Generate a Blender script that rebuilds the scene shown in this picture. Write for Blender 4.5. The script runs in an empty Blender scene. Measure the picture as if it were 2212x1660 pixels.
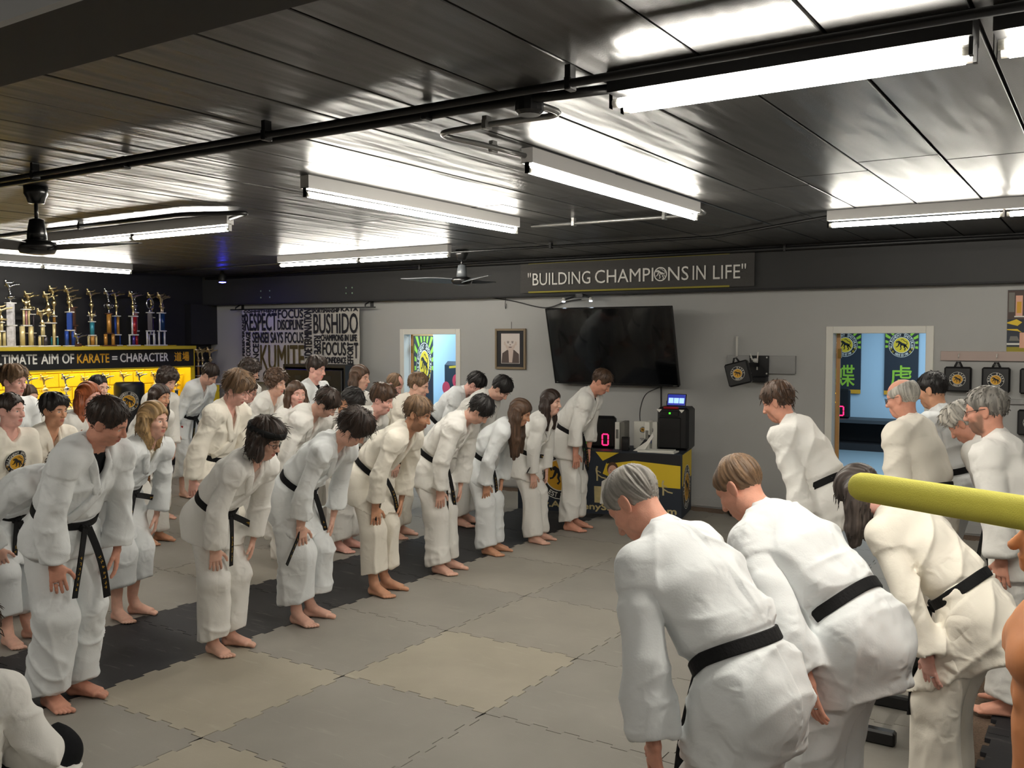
import bpy, bmesh, math, random, time, numpy as np
_t0 = time.time()
# ------------------------------------------------------------------ camera, world, exposure
sc = bpy.context.scene
cam = bpy.data.cameras.new('camera'); cam_o = bpy.data.objects.new('camera', cam); sc.collection.objects.link(cam_o)
cam.sensor_width = 36; cam.lens = 2007 / 2212 * 36; cam.clip_start = .05; cam.clip_end = 100
cam_o.location = (0, 0, 1.97); cam_o.rotation_euler = (math.radians(90 - 2.8525), 0, math.radians(32.9)); sc.camera = cam_o
wd = bpy.data.worlds.new('world'); sc.world = wd; wd.use_nodes = True; wd.node_tree.nodes['Background'].inputs[0].default_value = (.05, .06, .07, 1); wd.node_tree.nodes['Background'].inputs[1].default_value = .3
sc.view_settings.view_transform = 'Standard'; sc.view_settings.look = 'None'; sc.view_settings.exposure = 0.10; sc.view_settings.gamma = 1; sc.view_settings.use_curve_mapping = False
TUBE_POWER = 84.0        # radiance of the fluorescent tubes
def area(name, loc, rot, size, power, col=(1, 1, 1)):
    l = bpy.data.lights.new(name, 'AREA'); l.shape = 'RECTANGLE'; l.size, l.size_y = size; l.energy = power; l.color = col
    o = bpy.data.objects.new(name, l); o.location = loc; o.rotation_euler = rot; sc.collection.objects.link(o); return o
# the two cool white rooms behind the doorways have ceiling panels of their own
area('studio_panel', (-2.2, 14.2, 2.6), (0, 0, 0), (2.5, 5), 150, (.74, .9, 1))
area('office_panel', (-8.2, 11.7, 2.6), (0, 0, 0), (2.2, 1.6), 95, (.74, .9, 1))
# ------------------------------------------------------------------ helpers
COL = bpy.context.scene.collection
rng = np.random.RandomState(7)
f4 = np.float32
def link(o, parent=None):
    COL.objects.link(o)
    if parent is not None: o.parent = parent
    return o
def tag(o, label=None, cat=None, group=None, kind=None):
    if label: o['label'] = label
    if cat: o['category'] = cat
    if group: o['group'] = group
    if kind: o['kind'] = kind
    return o
def thing(name, label, cat, loc=(0, 0, 0), rz=0.0, group=None):
    o = bpy.data.objects.new(name, None); o.empty_display_size = .1
    o.location = loc; o.rotation_euler = (0, 0, rz); link(o)
    return tag(o, label, cat, group)
def mesh_from(name, V, Fc, mats, smooth=False, midx=None):
    me = bpy.data.meshes.new(name)
    V = np.asarray(V, f4)
    me.from_pydata(V.tolist() if len(V) < 60000 else V, [], [tuple(int(i) for i in f) for f in Fc] if not isinstance(Fc, np.ndarray) else Fc.tolist())
    for m in (mats if isinstance(mats, (list, tuple)) else [mats]): me.materials.append(m)
    if midx is not None: me.polygons.foreach_set('material_index', np.asarray(midx, np.int32))
    if smooth: me.polygons.foreach_set('use_smooth', np.ones(len(me.polygons), bool))
    me.update()
    return me
def obj(name, me, parent=None, loc=None, kind=None):
    o = bpy.data.objects.new(name, me)
    if loc is not None: o.location = loc
    if kind: o['kind'] = kind
    return link(o, parent)
class MB:
    """collects simple solids into one mesh"""
    def __init__(s): s.V = []; s.F = []; s.M = []; s.n = 0
    def raw(s, V, Fc, m=0):
        V = np.asarray(V, float).reshape(-1, 3); s.V.append(V)
        for f in Fc: s.F.append(tuple(int(i) + s.n for i in f)); s.M.append(m)
        s.n += len(V); return s
    def box(s, lo, hi, m=0, bev=0.0):
        lo = np.minimum(lo, hi).astype(float) if not isinstance(lo, tuple) else np.array([min(a, b) for a, b in zip(lo, hi)]); hi = np.maximum(np.array(lo), np.array(hi, float))
        c = (lo + hi) / 2; h = (hi - lo) / 2
        return s.obox(c, (1, 0, 0), (0, 1, 0), h, m, bev)
    def obox(s, c, ax, ay, h, m=0, bev=0.0):
        c = np.array(c, float); ax = np.array(ax, float); ay = np.array(ay, float); ax /= np.linalg.norm(ax); az = np.cross(ax, ay); az /= np.linalg.norm(az); ay = np.cross(az, ax)
        h = np.array(h, float)
        if bev <= 0:
            V = [c + sx * h[0] * ax + sy * h[1] * ay + sz * h[2] * az for sz in (-1, 1) for sy in (-1, 1) for sx in (-1, 1)]
            return s.raw(V, [(0, 2, 3, 1), (4, 5, 7, 6), (0, 1, 5, 4), (2, 6, 7, 3), (0, 4, 6, 2), (1, 3, 7, 5)], m)
        b = min(bev, h.min() * .98)
        pts = {}; V = []
        for sx in (-1, 1):
            for sy in (-1, 1):
                for sz in (-1, 1):
                    for k in range(3):
                        q = np.array([sx, sy, sz], float) * (h - b); q[k] = (sx, sy, sz)[k] * h[k]
                        pts[(sx, sy, sz, k)] = len(V); V.append(c + q[0] * ax + q[1] * ay + q[2] * az)
        Fc = []
        S = (-1, 1)
        for k in range(3):
            i, j = (k + 1) % 3, (k + 2) % 3
            for sg in S:
                q = []
                for (a, b2) in ((-1, -1), (1, -1), (1, 1), (-1, 1)):
                    t = [0, 0, 0]; t[k] = sg; t[i] = a; t[j] = b2; q.append(pts[(*t, k)])
                Fc.append(q if sg > 0 else q[::-1])
        for k in range(3):       # edges along axis k
            i, j = (k + 1) % 3, (k + 2) % 3
            for a in S:
                for b2 in S:
                    q = []
                    for (sg, kk) in ((-1, i), (1, i), (1, j), (-1, j)):
                        t = [0, 0, 0]; t[k] = sg; t[i] = a; t[j] = b2; q.append(pts[(*t, kk)])
                    Fc.append(q if a * b2 < 0 else q[::-1])
        for sx in S:
            for sy in S:
                for sz in S:
                    q = [pts[(sx, sy, sz, k)] for k in range(3)]
                    Fc.append(q if sx * sy * sz > 0 else q[::-1])
        return s.raw(V, Fc, m)
    def tube(s, pts, r, n=8, m=0, cap=True, up=None):
        pts = np.array(pts, float); rr = np.broadcast_to(np.array(r, float), (len(pts),))
        T = np.gradient(pts, axis=0); T /= np.linalg.norm(T, axis=1)[:, None] + 1e-12
        a = np.array(up if up is not None else ((0, 0, 1) if abs(T[0][2]) < .9 else (1, 0, 0)), float)
        V = []
        for i in range(len(pts)):
            e1 = a - T[i] * (a @ T[i]); e1 /= np.linalg.norm(e1); e2 = np.cross(T[i], e1); a = e1
            for k in range(n):
                th = 2 * math.pi * k / n; V.append(pts[i] + rr[i] * (math.cos(th) * e1 + math.sin(th) * e2))
        Fc = [(i * n + k, i * n + (k + 1) % n, (i + 1) * n + (k + 1) % n, (i + 1) * n + k) for i in range(len(pts) - 1) for k in range(n)]
        if cap: Fc += [tuple(range(n))[::-1], tuple((len(pts) - 1) * n + k for k in range(n))]
        return s.raw(V, Fc, m)
    def lathe(s, prof, n=16, c=(0, 0, 0), m=0, sx=1, sy=1):
        V = []; c = np.array(c, float)
        for (r, z) in prof:
            for k in range(n):
                t = 2 * math.pi * k / n; V.append(c + (r * sx * math.cos(t), r * sy * math.sin(t), z))
        L = len(prof)
        Fc = [(i * n + k, i * n + (k + 1) % n, (i + 1) * n + (k + 1) % n, (i + 1) * n + k) for i in range(L - 1) for k in range(n)]
        Fc += [tuple(range(n))[::-1], tuple((L - 1) * n + k for k in range(n))]
        return s.raw(V, Fc, m)
    def prism(s, poly, O, U, W, N, t, m=0):
        """flat polygon (2D list) on the plane O + u U + v W, thickened by t along N"""
        O, U, W, N = (np.array(q, float) for q in (O, U, W, N)); n = len(poly)
        V = [O + u * U + v * W + N * t for u, v in poly] + [O + u * U + v * W for u, v in poly]
        Fc = [tuple(range(n)), tuple(range(n, 2 * n))[::-1]] + [(k, n + k, n + (k + 1) % n, (k + 1) % n) for k in range(n)]
        if np.dot(np.cross(U, W), N) < 0: Fc = [f[::-1] for f in Fc]
        return s.raw(V, Fc, m)
    def build(s, name, mats, parent=None, smooth=False, kind=None, loc=None, label=None):
        me = mesh_from(name, np.concatenate(s.V), s.F, mats, smooth, s.M if isinstance(mats, (list, tuple)) else None)
        o = obj(name, me, parent, loc, kind)
        if label: o['label'] = label
        return o
# --- lettering: font outlines to flat mesh data
_tc = {}
def text_data(txt, space=1.0):
    key = (txt, space)
    if key not in _tc:
        cu = bpy.data.curves.new('t', 'FONT'); cu.body = txt; cu.resolution_u = 3; cu.space_character = space; cu.fill_mode = 'FRONT'
        o = bpy.data.objects.new('t', cu); COL.objects.link(o)
        bpy.context.view_layer.update()
        dg = bpy.context.evaluated_depsgraph_get(); me = o.evaluated_get(dg).to_mesh()
        V = np.array([v.co[:2] for v in me.vertices]).reshape(-1, 2); Fc = [tuple(p.vertices) for p in me.polygons]
        o.evaluated_get(dg).to_mesh_clear(); bpy.data.objects.remove(o); bpy.data.curves.remove(cu)
        _tc[key] = (V, Fc)
    return _tc[key]
def put_text(mb, txt, O, U, W, w=None, h=None, m=0, space=1.0, rot=0, bold=0.0, off=None):
    """letters whose box is w x h with lower left corner O, along unit U / W"""
    V, Fc = text_data(txt, space)
    if len(V) == 0: return
    lo, hi = V.min(0), V.max(0); q = (V - lo) / np.maximum(hi - lo, 1e-6); asp = (hi - lo)[0] / max((hi - lo)[1], 1e-6)
    if rot == 90: q = np.stack([1 - q[:, 1], q[:, 0]], 1); asp = 1 / asp
    if rot == -90: q = np.stack([q[:, 1], 1 - q[:, 0]], 1); asp = 1 / asp
    if w is None: w = h * asp
    if h is None: h = w / asp
    O, U, W = (np.array(a, float) for a in (O, U, W)); N = np.cross(U, W)
    P = O + q[:, :1] * w * U + q[:, 1:] * h * W
    mb.raw(P, Fc, m)
    if bold:
        for k, (dx, dy) in enumerate(((bold, 0), (-bold, 0), (0, bold), (0, -bold))): mb.raw(P + dx * U + dy * W - N * .0001 * (k + 1), Fc, m)
    return w
def put_arc(mb, txt, O, U, W, r, h, a0, a1, m=0, inward=False, bold=0.0):
    """letters round a circle of radius r from angle a0 to a1 (degrees, 0 = right, counter-clockwise)"""
    O, U, W = (np.array(a, float) for a in (O, U, W)); n = len(txt)
    for i, ch in enumerate(txt):
        if ch == ' ': continue
        a = math.radians(a0 + (a1 - a0) * (i + .5) / n)
        er = math.cos(a) * U + math.sin(a) * W; et = (math.sin(a) * U - math.cos(a) * W)
        if inward: er, et = -er, -et
        w = min(abs(math.radians(a1 - a0)) * r / n * .82, h * .8)
        c = O + (math.cos(a) * U + math.sin(a) * W) * r
        put_text(mb, ch, c - et * w / 2 - er * h / 2, et, er, w if ch not in "I1'" else w * .3, h, m, bold=bold)
# ------------------------------------------------------------------ distance fields
def V3(*a): return np.array(a, float)
def unit(v): v = np.asarray(v, float); return v / (np.linalg.norm(v) + 1e-12)
def smin(a, b, k):
    if k <= 0: return np.minimum(a, b)
    h = np.maximum(k - np.abs(a - b), 0) / k
    return np.minimum(a, b) - h * h * (k * .25)
def smax(a, b, k): return -smin(-a, -b, k)
class Field:
    def __init__(s, axes):
        s.ax = [np.asarray(a, f4) for a in axes]
        s.F = np.full([len(a) for a in s.ax], 1.0, f4)
    @staticmethod
    def box(lo, hi, h):
        return Field([np.arange(l, u + h, h) for l, u in zip(lo, hi)])
    def sl(s, lo, hi, mg):
        r = []
        for a, l, u in zip(s.ax, lo, hi):
            i, j = np.searchsorted(a, l - mg), np.searchsorted(a, u + mg)
            r.append(slice(int(i), max(int(j), int(i))))
        return tuple(r)
    def pts(s, sl): return s.ax[0][sl[0]][:, None, None], s.ax[1][sl[1]][None, :, None], s.ax[2][sl[2]][None, None, :]
    def add(s, prim, k=.02, clip=None):
        fn, lo, hi = prim; sl = s.sl(lo, hi, k + .03); v = s.F[sl]
        if v.size == 0: return
        p = s.pts(sl); d = fn(*p)
        if clip is not None: d = np.maximum(d, clip(*p))
        s.F[sl] = smin(v, d, k)
    def sub(s, prim, k=.005, clip=None):
        fn, lo, hi = prim; sl = s.sl(lo, hi, k + .02); v = s.F[sl]
        if v.size == 0: return
        p = s.pts(sl); d = fn(*p)
        if clip is not None: d = np.maximum(d, clip(*p))
        s.F[sl] = smax(v, -d, k)
def cone(A, B, r0, r1):
    A = np.asarray(A, float); B = np.asarray(B, float); L = np.linalg.norm(B - A) + 1e-9; u = ((B - A) / L).astype(f4); A4 = A.astype(f4)
    def fn(X, Y, Z):
        x, y, z = X - A4[0], Y - A4[1], Z - A4[2]
        t = np.clip((x * u[0] + y * u[1] + z * u[2]) / f4(L), 0, 1)
        tl = t * f4(L)
        return np.sqrt((x - tl * u[0]) ** 2 + (y - tl * u[1]) ** 2 + (z - tl * u[2]) ** 2) - (f4(r0) + t * f4(r1 - r0))
    R = max(r0, r1)
    return fn, np.minimum(A, B) - R, np.maximum(A, B) + R
def ell(A, B, lat, w0, w1, capr=None):
    """cone of elliptic section: half widths (lateral, depth) w0 at A, w1 at B"""
    A = np.asarray(A, float); B = np.asarray(B, float); L = np.linalg.norm(B - A) + 1e-9; u = (B - A) / L
    lat = unit(np.asarray(lat, float) - u * (np.dot(lat, u))); fr = np.cross(u, lat)
    u, lat, fr, A4 = u.astype(f4), lat.astype(f4), fr.astype(f4), A.astype(f4)
    def fn(X, Y, Z):
        x, y, z = X - A4[0], Y - A4[1], Z - A4[2]
        h = x * u[0] + y * u[1] + z * u[2]
        t = np.clip(h / f4(L), 0, 1); c = h - t * f4(L)
        a = x * lat[0] + y * lat[1] + z * lat[2]; b = x * fr[0] + y * fr[1] + z * fr[2]
        wa = f4(w0[0]) + t * f4(w1[0] - w0[0]); wb = f4(w0[1]) + t * f4(w1[1] - w0[1]); wc = np.minimum(wa, wb) if capr is None else f4(capr)
        a = a / wa; b = b / wb; c = c / wc
        k0 = np.sqrt(a * a + b * b + c * c); k1 = np.sqrt((a / wa) ** 2 + (b / wb) ** 2 + (c / wc) ** 2) + f4(1e-6)
        return k0 * (k0 - 1) / k1
    R = max(*w0, *w1)
    return fn, np.minimum(A, B) - R, np.maximum(A, B) + R
def eld(c, r, ax=None):
    """ellipsoid; ax = rotation matrix whose columns are its axes"""
    c = np.asarray(c, float); r = np.asarray(r, float); M = np.eye(3) if ax is None else np.asarray(ax, float); c4 = c.astype(f4); m = M.astype(f4); q = r.astype(f4)
    def fn(X, Y, Z):
        x, y, z = X - c4[0], Y - c4[1], Z - c4[2]
        a, b, e = [(x * m[0, i] + y * m[1, i] + z * m[2, i]) / q[i] for i in range(3)]
        k0 = np.sqrt(a * a + b * b + e * e); k1 = np.sqrt((a / q[0]) ** 2 + (b / q[1]) ** 2 + (e / q[2]) ** 2) + f4(1e-6)
        return k0 * (k0 - 1) / k1
    R = r.max()
    return fn, c - R, c + R
def half(P, n):
    """half space, negative on the -n side"""
    n = unit(n); o = float(np.dot(P, n)); n = n.astype(f4)
    return lambda X, Y, Z: X * n[0] + Y * n[1] + Z * n[2] - f4(o)
def surface(fld):
    F = fld.F; ax = fld.ax; S = F < 0
    c = [S[i:S.shape[0] - 1 + i, j:S.shape[1] - 1 + j, k:S.shape[2] - 1 + k] for i in (0, 1) for j in (0, 1) for k in (0, 1)]
    cnt = np.zeros(c[0].shape, np.int8)
    for q in c: cnt += q
    I = np.argwhere((cnt > 0) & (cnt < 8))
    if len(I) == 0: return np.zeros((0, 3)), np.zeros((0, 4), int)
    cid = np.full(c[0].shape, -1, np.int32); cid[I[:, 0], I[:, 1], I[:, 2]] = np.arange(len(I))
    acc = np.zeros((len(I), 3)); num = np.zeros(len(I))
    offs = [(0, 0, 0), (0, 0, 1), (0, 1, 0), (0, 1, 1), (1, 0, 0), (1, 0, 1), (1, 1, 0), (1, 1, 1)]
    val = [F[I[:, 0] + o[0], I[:, 1] + o[1], I[:, 2] + o[2]].astype(float) for o in offs]
    for a in range(8):
        for b in range(a + 1, 8):
            df = [offs[b][k] - offs[a][k] for k in range(3)]
            if sum(abs(q) for q in df) != 1: continue
            m = (val[a] < 0) != (val[b] < 0); t = val[a] / np.where(m, val[a] - val[b], 1)
            for k in range(3): acc[:, k] += np.where(m, offs[a][k] + t * df[k], 0)
            num += m
    loc = acc / num[:, None]
    V = np.empty((len(I), 3))
    for k in range(3):
        i = I[:, k]; V[:, k] = ax[k][i] + loc[:, k] * (ax[k][i + 1] - ax[k][i])
    Q = []
    for k in range(3):
        i, j = (k + 1) % 3, (k + 2) % 3
        a = [slice(1, n - 1) for n in S.shape]; b = list(a); a[k] = slice(0, S.shape[k] - 1); b[k] = slice(1, S.shape[k])
        E = np.argwhere(S[tuple(a)] != S[tuple(b)])
        if len(E) == 0: continue
        g = E.copy(); g[:, i] += 1; g[:, j] += 1
        sg = S[g[:, 0], g[:, 1], g[:, 2]]
        q = []
        for (di, dj) in ((-1, -1), (0, -1), (0, 0), (-1, 0)):
            h = g.copy(); h[:, i] += di; h[:, j] += dj; q.append(cid[h[:, 0], h[:, 1], h[:, 2]])
        q = np.stack(q, 1); q = np.where(sg[:, None], q, q[:, ::-1]); Q.append(q)
    Q = np.concatenate(Q); Q = Q[(Q >= 0).all(1)]
    return V, Q
def vnormals(V, Q):
    a, b, c, d = (V[Q[:, i]] for i in range(4)); n = np.cross(c - a, d - b); N = np.zeros_like(V)
    for i in range(4): np.add.at(N, Q[:, i], n)
    return N / (np.linalg.norm(N, axis=1)[:, None] + 1e-12)
def relax(V, Q, n=2, lam=.5):
    a = np.concatenate([Q[:, 0], Q[:, 1], Q[:, 2], Q[:, 3]]); b = np.concatenate([Q[:, 1], Q[:, 2], Q[:, 3], Q[:, 0]]); I = np.concatenate([a, b]); J = np.concatenate([b, a])
    c = np.maximum(np.bincount(I, minlength=len(V)), 1)
    for _ in range(n):
        A = np.stack([np.bincount(I, V[J, k], len(V)) for k in range(3)], 1) / c[:, None]; V = V + lam * (A - V)
    return V
_lat = np.random.RandomState(3).rand(32, 32, 32)
def vnoise(P):
    i = np.floor(P).astype(int); f = P - i; f = f * f * (3 - 2 * f); r = 0
    for a in (0, 1):
        for b in (0, 1):
            for c in (0, 1):
                w = (f[:, 0] if a else 1 - f[:, 0]) * (f[:, 1] if b else 1 - f[:, 1]) * (f[:, 2] if c else 1 - f[:, 2])
                r = r + w * _lat[(i[:, 0] + a) % 32, (i[:, 1] + b) % 32, (i[:, 2] + c) % 32]
    return r
def ridge(P): return 1 - np.abs(2 * vnoise(P) - 1) * 1.6
def sstep(a, b, x): t = np.clip((x - a) / (b - a), 0, 1); return t * t * (3 - 2 * t)
def quadmesh(name, V, Q, mat, smooth=True):
    me = bpy.data.meshes.new(name); n = len(Q)
    me.vertices.add(len(V)); me.vertices.foreach_set('co', np.asarray(V, f4).ravel())
    w = Q.shape[1]
    me.loops.add(n * w); me.loops.foreach_set('vertex_index', Q.astype(np.int32).ravel())
    me.polygons.add(n); me.polygons.foreach_set('loop_start', np.arange(0, n * w, w, dtype=np.int32))
    me.polygons.foreach_set('use_smooth', np.full(n, smooth, bool))
    me.update(calc_edges=True)
    for m in (mat if isinstance(mat, (list, tuple)) else [mat]): me.materials.append(m)
    return me
# ------------------------------------------------------------------ materials
M = {}
def lin(c): return tuple(((x / 255) / 12.92 if x / 255 <= .04045 else ((x / 255 + .055) / 1.055) ** 2.4) for x in c) + (1,)
def mat(name, rgb, rough=.6, metal=0.0, spec=.5, noise=None, bump=None, emit=None, coat=0.0, sheen=0.0):
    """rgb in 0..255 display values; noise = (scale, amount); bump = (scale, strength[, detail])"""
    m = bpy.data.materials.new(name); m.use_nodes = True; nt = m.node_tree; b = nt.nodes['Principled BSDF']; c = lin(rgb)
    b.inputs['Base Color'].default_value = c; b.inputs['Roughness'].default_value = rough; b.inputs['Metallic'].default_value = metal; b.inputs['Specular IOR Level'].default_value = spec
    b.inputs['Coat Weight'].default_value = coat; b.inputs['Sheen Weight'].default_value = sheen
    if noise or bump: tc = nt.nodes.new('ShaderNodeTexCoord')
    if noise:
        n = nt.nodes.new('ShaderNodeTexNoise'); n.inputs['Scale'].default_value = noise[0]; n.inputs['Detail'].default_value = 5; nt.links.new(tc.outputs['Object'], n.inputs['Vector'])
        r = nt.nodes.new('ShaderNodeMapRange'); r.inputs['From Min'].default_value = .3; r.inputs['From Max'].default_value = .7; r.inputs['To Min'].default_value = 1 - noise[1]; r.inputs['To Max'].default_value = 1 + noise[1]; nt.links.new(n.outputs['Fac'], r.inputs['Value'])
        x = nt.nodes.new('ShaderNodeMix'); x.data_type = 'RGBA'; x.blend_type = 'MULTIPLY'; x.inputs['Factor'].default_value = 1; x.inputs['A'].default_value = c; nt.links.new(r.outputs['Result'], x.inputs['B']); nt.links.new(x.outputs['Result'], b.inputs['Base Color'])
    if bump:
        n = nt.nodes.new('ShaderNodeTexNoise'); n.inputs['Scale'].default_value = bump[0]; n.inputs['Detail'].default_value = bump[2] if len(bump) > 2 else 4; nt.links.new(tc.outputs['Object'], n.inputs['Vector'])
        u = nt.nodes.new('ShaderNodeBump'); u.inputs['Strength'].default_value = bump[1]; u.inputs['Distance'].default_value = .02; nt.links.new(n.outputs['Fac'], u.inputs['Height']); nt.links.new(u.outputs['Normal'], b.inputs['Normal'])
    if emit: b.inputs['Emission Color'].default_value = lin(emit[0]); b.inputs['Emission Strength'].default_value = emit[1]
    M[name] = m; return m
def mix_in(m, attr, ch, rgb, amt=1.0):
    """lay a colour over the base where a mesh attribute says so (lips, brows, eyes)"""
    nt = m.node_tree; b = nt.nodes['Principled BSDF']; a = nt.nodes.new('ShaderNodeAttribute'); a.attribute_name = attr
    if ch is None: f = a.outputs['Fac']
    elif ch == 3: f = a.outputs['Alpha']
    else: s = nt.nodes.new('ShaderNodeSeparateColor'); nt.links.new(a.outputs['Color'], s.inputs['Color']); f = s.outputs[ch]
    mu = nt.nodes.new('ShaderNodeMath'); mu.operation = 'MULTIPLY'; mu.inputs[1].default_value = amt; nt.links.new(f, mu.inputs[0])
    x = nt.nodes.new('ShaderNodeMix'); x.data_type = 'RGBA'; x.inputs['B'].default_value = lin(rgb); nt.links.new(mu.outputs[0], x.inputs['Factor'])
    l = b.inputs['Base Color'].links
    if l: nt.links.new(l[0].from_socket, x.inputs['A'])
    else: x.inputs['A'].default_value = b.inputs['Base Color'].default_value
    nt.links.new(x.outputs['Result'], b.inputs['Base Color'])
for n, c, lip, br in (('fair', (224, 178, 158), (190, 105, 98), (110, 80, 60)), ('pink', (228, 176, 162), (196, 102, 98), (150, 110, 85)), ('tan', (206, 154, 124), (165, 90, 80), (60, 42, 32)), ('ruddy', (212, 154, 132), (178, 92, 84), (120, 95, 80))):
    m = mat('skin_' + n, c, .5, spec=.35, noise=(35, .06), bump=(260, .12)); m.node_tree.nodes['Principled BSDF'].inputs['Subsurface Weight'].default_value = .12; m.node_tree.nodes['Principled BSDF'].inputs['Subsurface Radius'].default_value = (.012, .005, .003); m.node_tree.nodes['Principled BSDF'].inputs['Subsurface Scale'].default_value = 1.0
    mix_in(m, 'mask', 0, lip, .8); mix_in(m, 'mask', 2, br, .85); mix_in(m, 'mask', 1, br, .9); mix_in(m, 'mask', 3, (225, 215, 208), 1); mix_in(m, 'iris', None, (50, 36, 28), 1)
for n, c in (('black', (24, 20, 20)), ('darkbrown', (46, 34, 28)), ('brown', (74, 54, 40)), ('lightbrown', (112, 88, 66)), ('blond', (158, 128, 88)), ('ginger', (140, 74, 40)), ('gray', (128, 124, 118)), ('silver', (176, 172, 164)), ('darkgray', (66, 58, 54))):
    m = mat('hair_' + n, c, .45, spec=.4); nt = m.node_tree; b = nt.nodes['Principled BSDF']
    a = nt.nodes.new('ShaderNodeAttribute'); a.attribute_name = 'strand'; r = nt.nodes.new('ShaderNodeMapRange'); r.inputs['From Min'].default_value = .25; r.inputs['From Max'].default_value = .75; r.inputs['To Min'].default_value = .55; r.inputs['To Max'].default_value = 1.5
    nt.links.new(a.outputs['Fac'], r.inputs['Value']); x = nt.nodes.new('ShaderNodeMix'); x.data_type = 'RGBA'; x.blend_type = 'MULTIPLY'; x.inputs['Factor'].default_value = 1; x.inputs['A'].default_value = lin(c); nt.links.new(r.outputs['Result'], x.inputs['B']); nt.links.new(x.outputs['Result'], b.inputs['Base Color'])
    u = nt.nodes.new('ShaderNodeBump'); u.inputs['Strength'].default_value = .6; u.inputs['Distance'].default_value = .006; nt.links.new(a.outputs['Fac'], u.inputs['Height']); nt.links.new(u.outputs['Normal'], b.inputs['Normal'])
mat('gi', (236, 234, 229), .85, spec=.2, bump=(150, .05, 2), sheen=.1)
mat('gi_cool', (232, 235, 236), .85, spec=.2, bump=(150, .05, 2), sheen=.1)
mat('gi_cream', (239, 233, 220), .85, spec=.2, bump=(150, .05, 2), sheen=.1)
def crease(m, amt):
    # crumpled cotton: sparse soft creases laid over the weave
    nt = m.node_tree; b = nt.nodes['Principled BSDF']; tc = nt.nodes.new('ShaderNodeTexCoord'); prev = b.inputs['Normal'].links[0].from_socket
    for sc_, st, ds in ((4.5, .50 * amt, .030), (12, .30 * amt, .012)):
        n = nt.nodes.new('ShaderNodeTexNoise'); n.inputs['Scale'].default_value = sc_; n.inputs['Detail'].default_value = 1.5; n.inputs['Distortion'].default_value = .35; nt.links.new(tc.outputs['Object'], n.inputs['Vector'])
        a = nt.nodes.new('ShaderNodeMath'); a.operation = 'MULTIPLY_ADD'; a.inputs[1].default_value = 2; a.inputs[2].default_value = -1; nt.links.new(n.outputs['Fac'], a.inputs[0])
        c = nt.nodes.new('ShaderNodeMath'); c.operation = 'ABSOLUTE'; nt.links.new(a.outputs[0], c.inputs[0]); r = nt.nodes.new('ShaderNodeMapRange'); r.interpolation_type = 'SMOOTHSTEP'; r.inputs['From Max'].default_value = .40; r.inputs['To Min'].default_value = 1; r.inputs['To Max'].default_value = 0; nt.links.new(c.outputs[0], r.inputs['Value'])
        k = nt.nodes.new('ShaderNodeTexNoise'); k.inputs['Scale'].default_value = sc_ * .45; k.inputs['Detail'].default_value = 1; nt.links.new(tc.outputs['Object'], k.inputs['Vector']); kr = nt.nodes.new('ShaderNodeMapRange'); kr.inputs['From Min'].default_value = .42; kr.inputs['From Max'].default_value = .62; nt.links.new(k.outputs['Fac'], kr.inputs['Value'])
        p = nt.nodes.new('ShaderNodeMath'); p.operation = 'MULTIPLY'; nt.links.new(r.outputs['Result'], p.inputs[0]); nt.links.new(kr.outputs['Result'], p.inputs[1])
        u = nt.nodes.new('ShaderNodeBump'); u.inputs['Strength'].default_value = st; u.inputs['Distance'].default_value = ds; nt.links.new(p.outputs[0], u.inputs['Height']); nt.links.new(prev, u.inputs['Normal']); prev = u.outputs['Normal']
    nt.links.new(prev, b.inputs['Normal'])
for n in ('gi', 'gi_cool', 'gi_cream'): crease(M[n], 1.0)
mat('cloth_black', (20, 21, 24), .9, spec=.2, bump=(30, .2))
mat('belt_black', (15, 15, 17), .75, spec=.3, bump=(120, .15)); mat('belt_brown', (88, 52, 38), .75, spec=.3, bump=(120, .15))
mat('gold_thread', (190, 150, 50), .5, metal=.3)
mat('black_plastic', (18, 18, 20), .35)
mat('silver', (205, 205, 208), .25, metal=1)
mat('red_cloth', (170, 50, 48), .8)
m = bpy.data.materials.new('lens'); m.use_nodes = True; M['lens'] = m; b = m.node_tree.nodes['Principled BSDF']; b.inputs['Transmission Weight'].default_value = 1; b.inputs['Roughness'].default_value = .02; b.inputs['IOR'].default_value = 1.05
# ------------------------------------------------------------------ room shell
XL, XR, YB, YF, ZC, ZS = -12.64, 3.4, 10.3, -3.6, 2.97, 2.51
mat('wall_gray', (168, 168, 166), .75, spec=.3, noise=(1.2, .03), bump=(90, .05)); mat('wall_black', (34, 34, 36), .6, spec=.3); mat('soffit', (50, 50, 50), .6, spec=.35, noise=(2, .06))
mat('block_yellow', (244, 214, 36), .55, bump=(45, .25)); mat('mortar_yellow', (200, 160, 20), .8); mat('white_trim', (216, 214, 206), .5); mat('carpet', (136, 116, 100), .95, spec=.1, noise=(90, .25), bump=(300, .8)); mat('beam_lit_gray', (190, 193, 196), .7)
mat('beam_dark', (40, 38, 37), .7, noise=(3, .08)); mat('seam_dark', (8, 8, 8), .8); mat('blue_wall', (176, 205, 226), .7); mat('blue_floor', (120, 140, 152), .5); mat('dark_mat', (50, 56, 62), .6)
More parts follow.
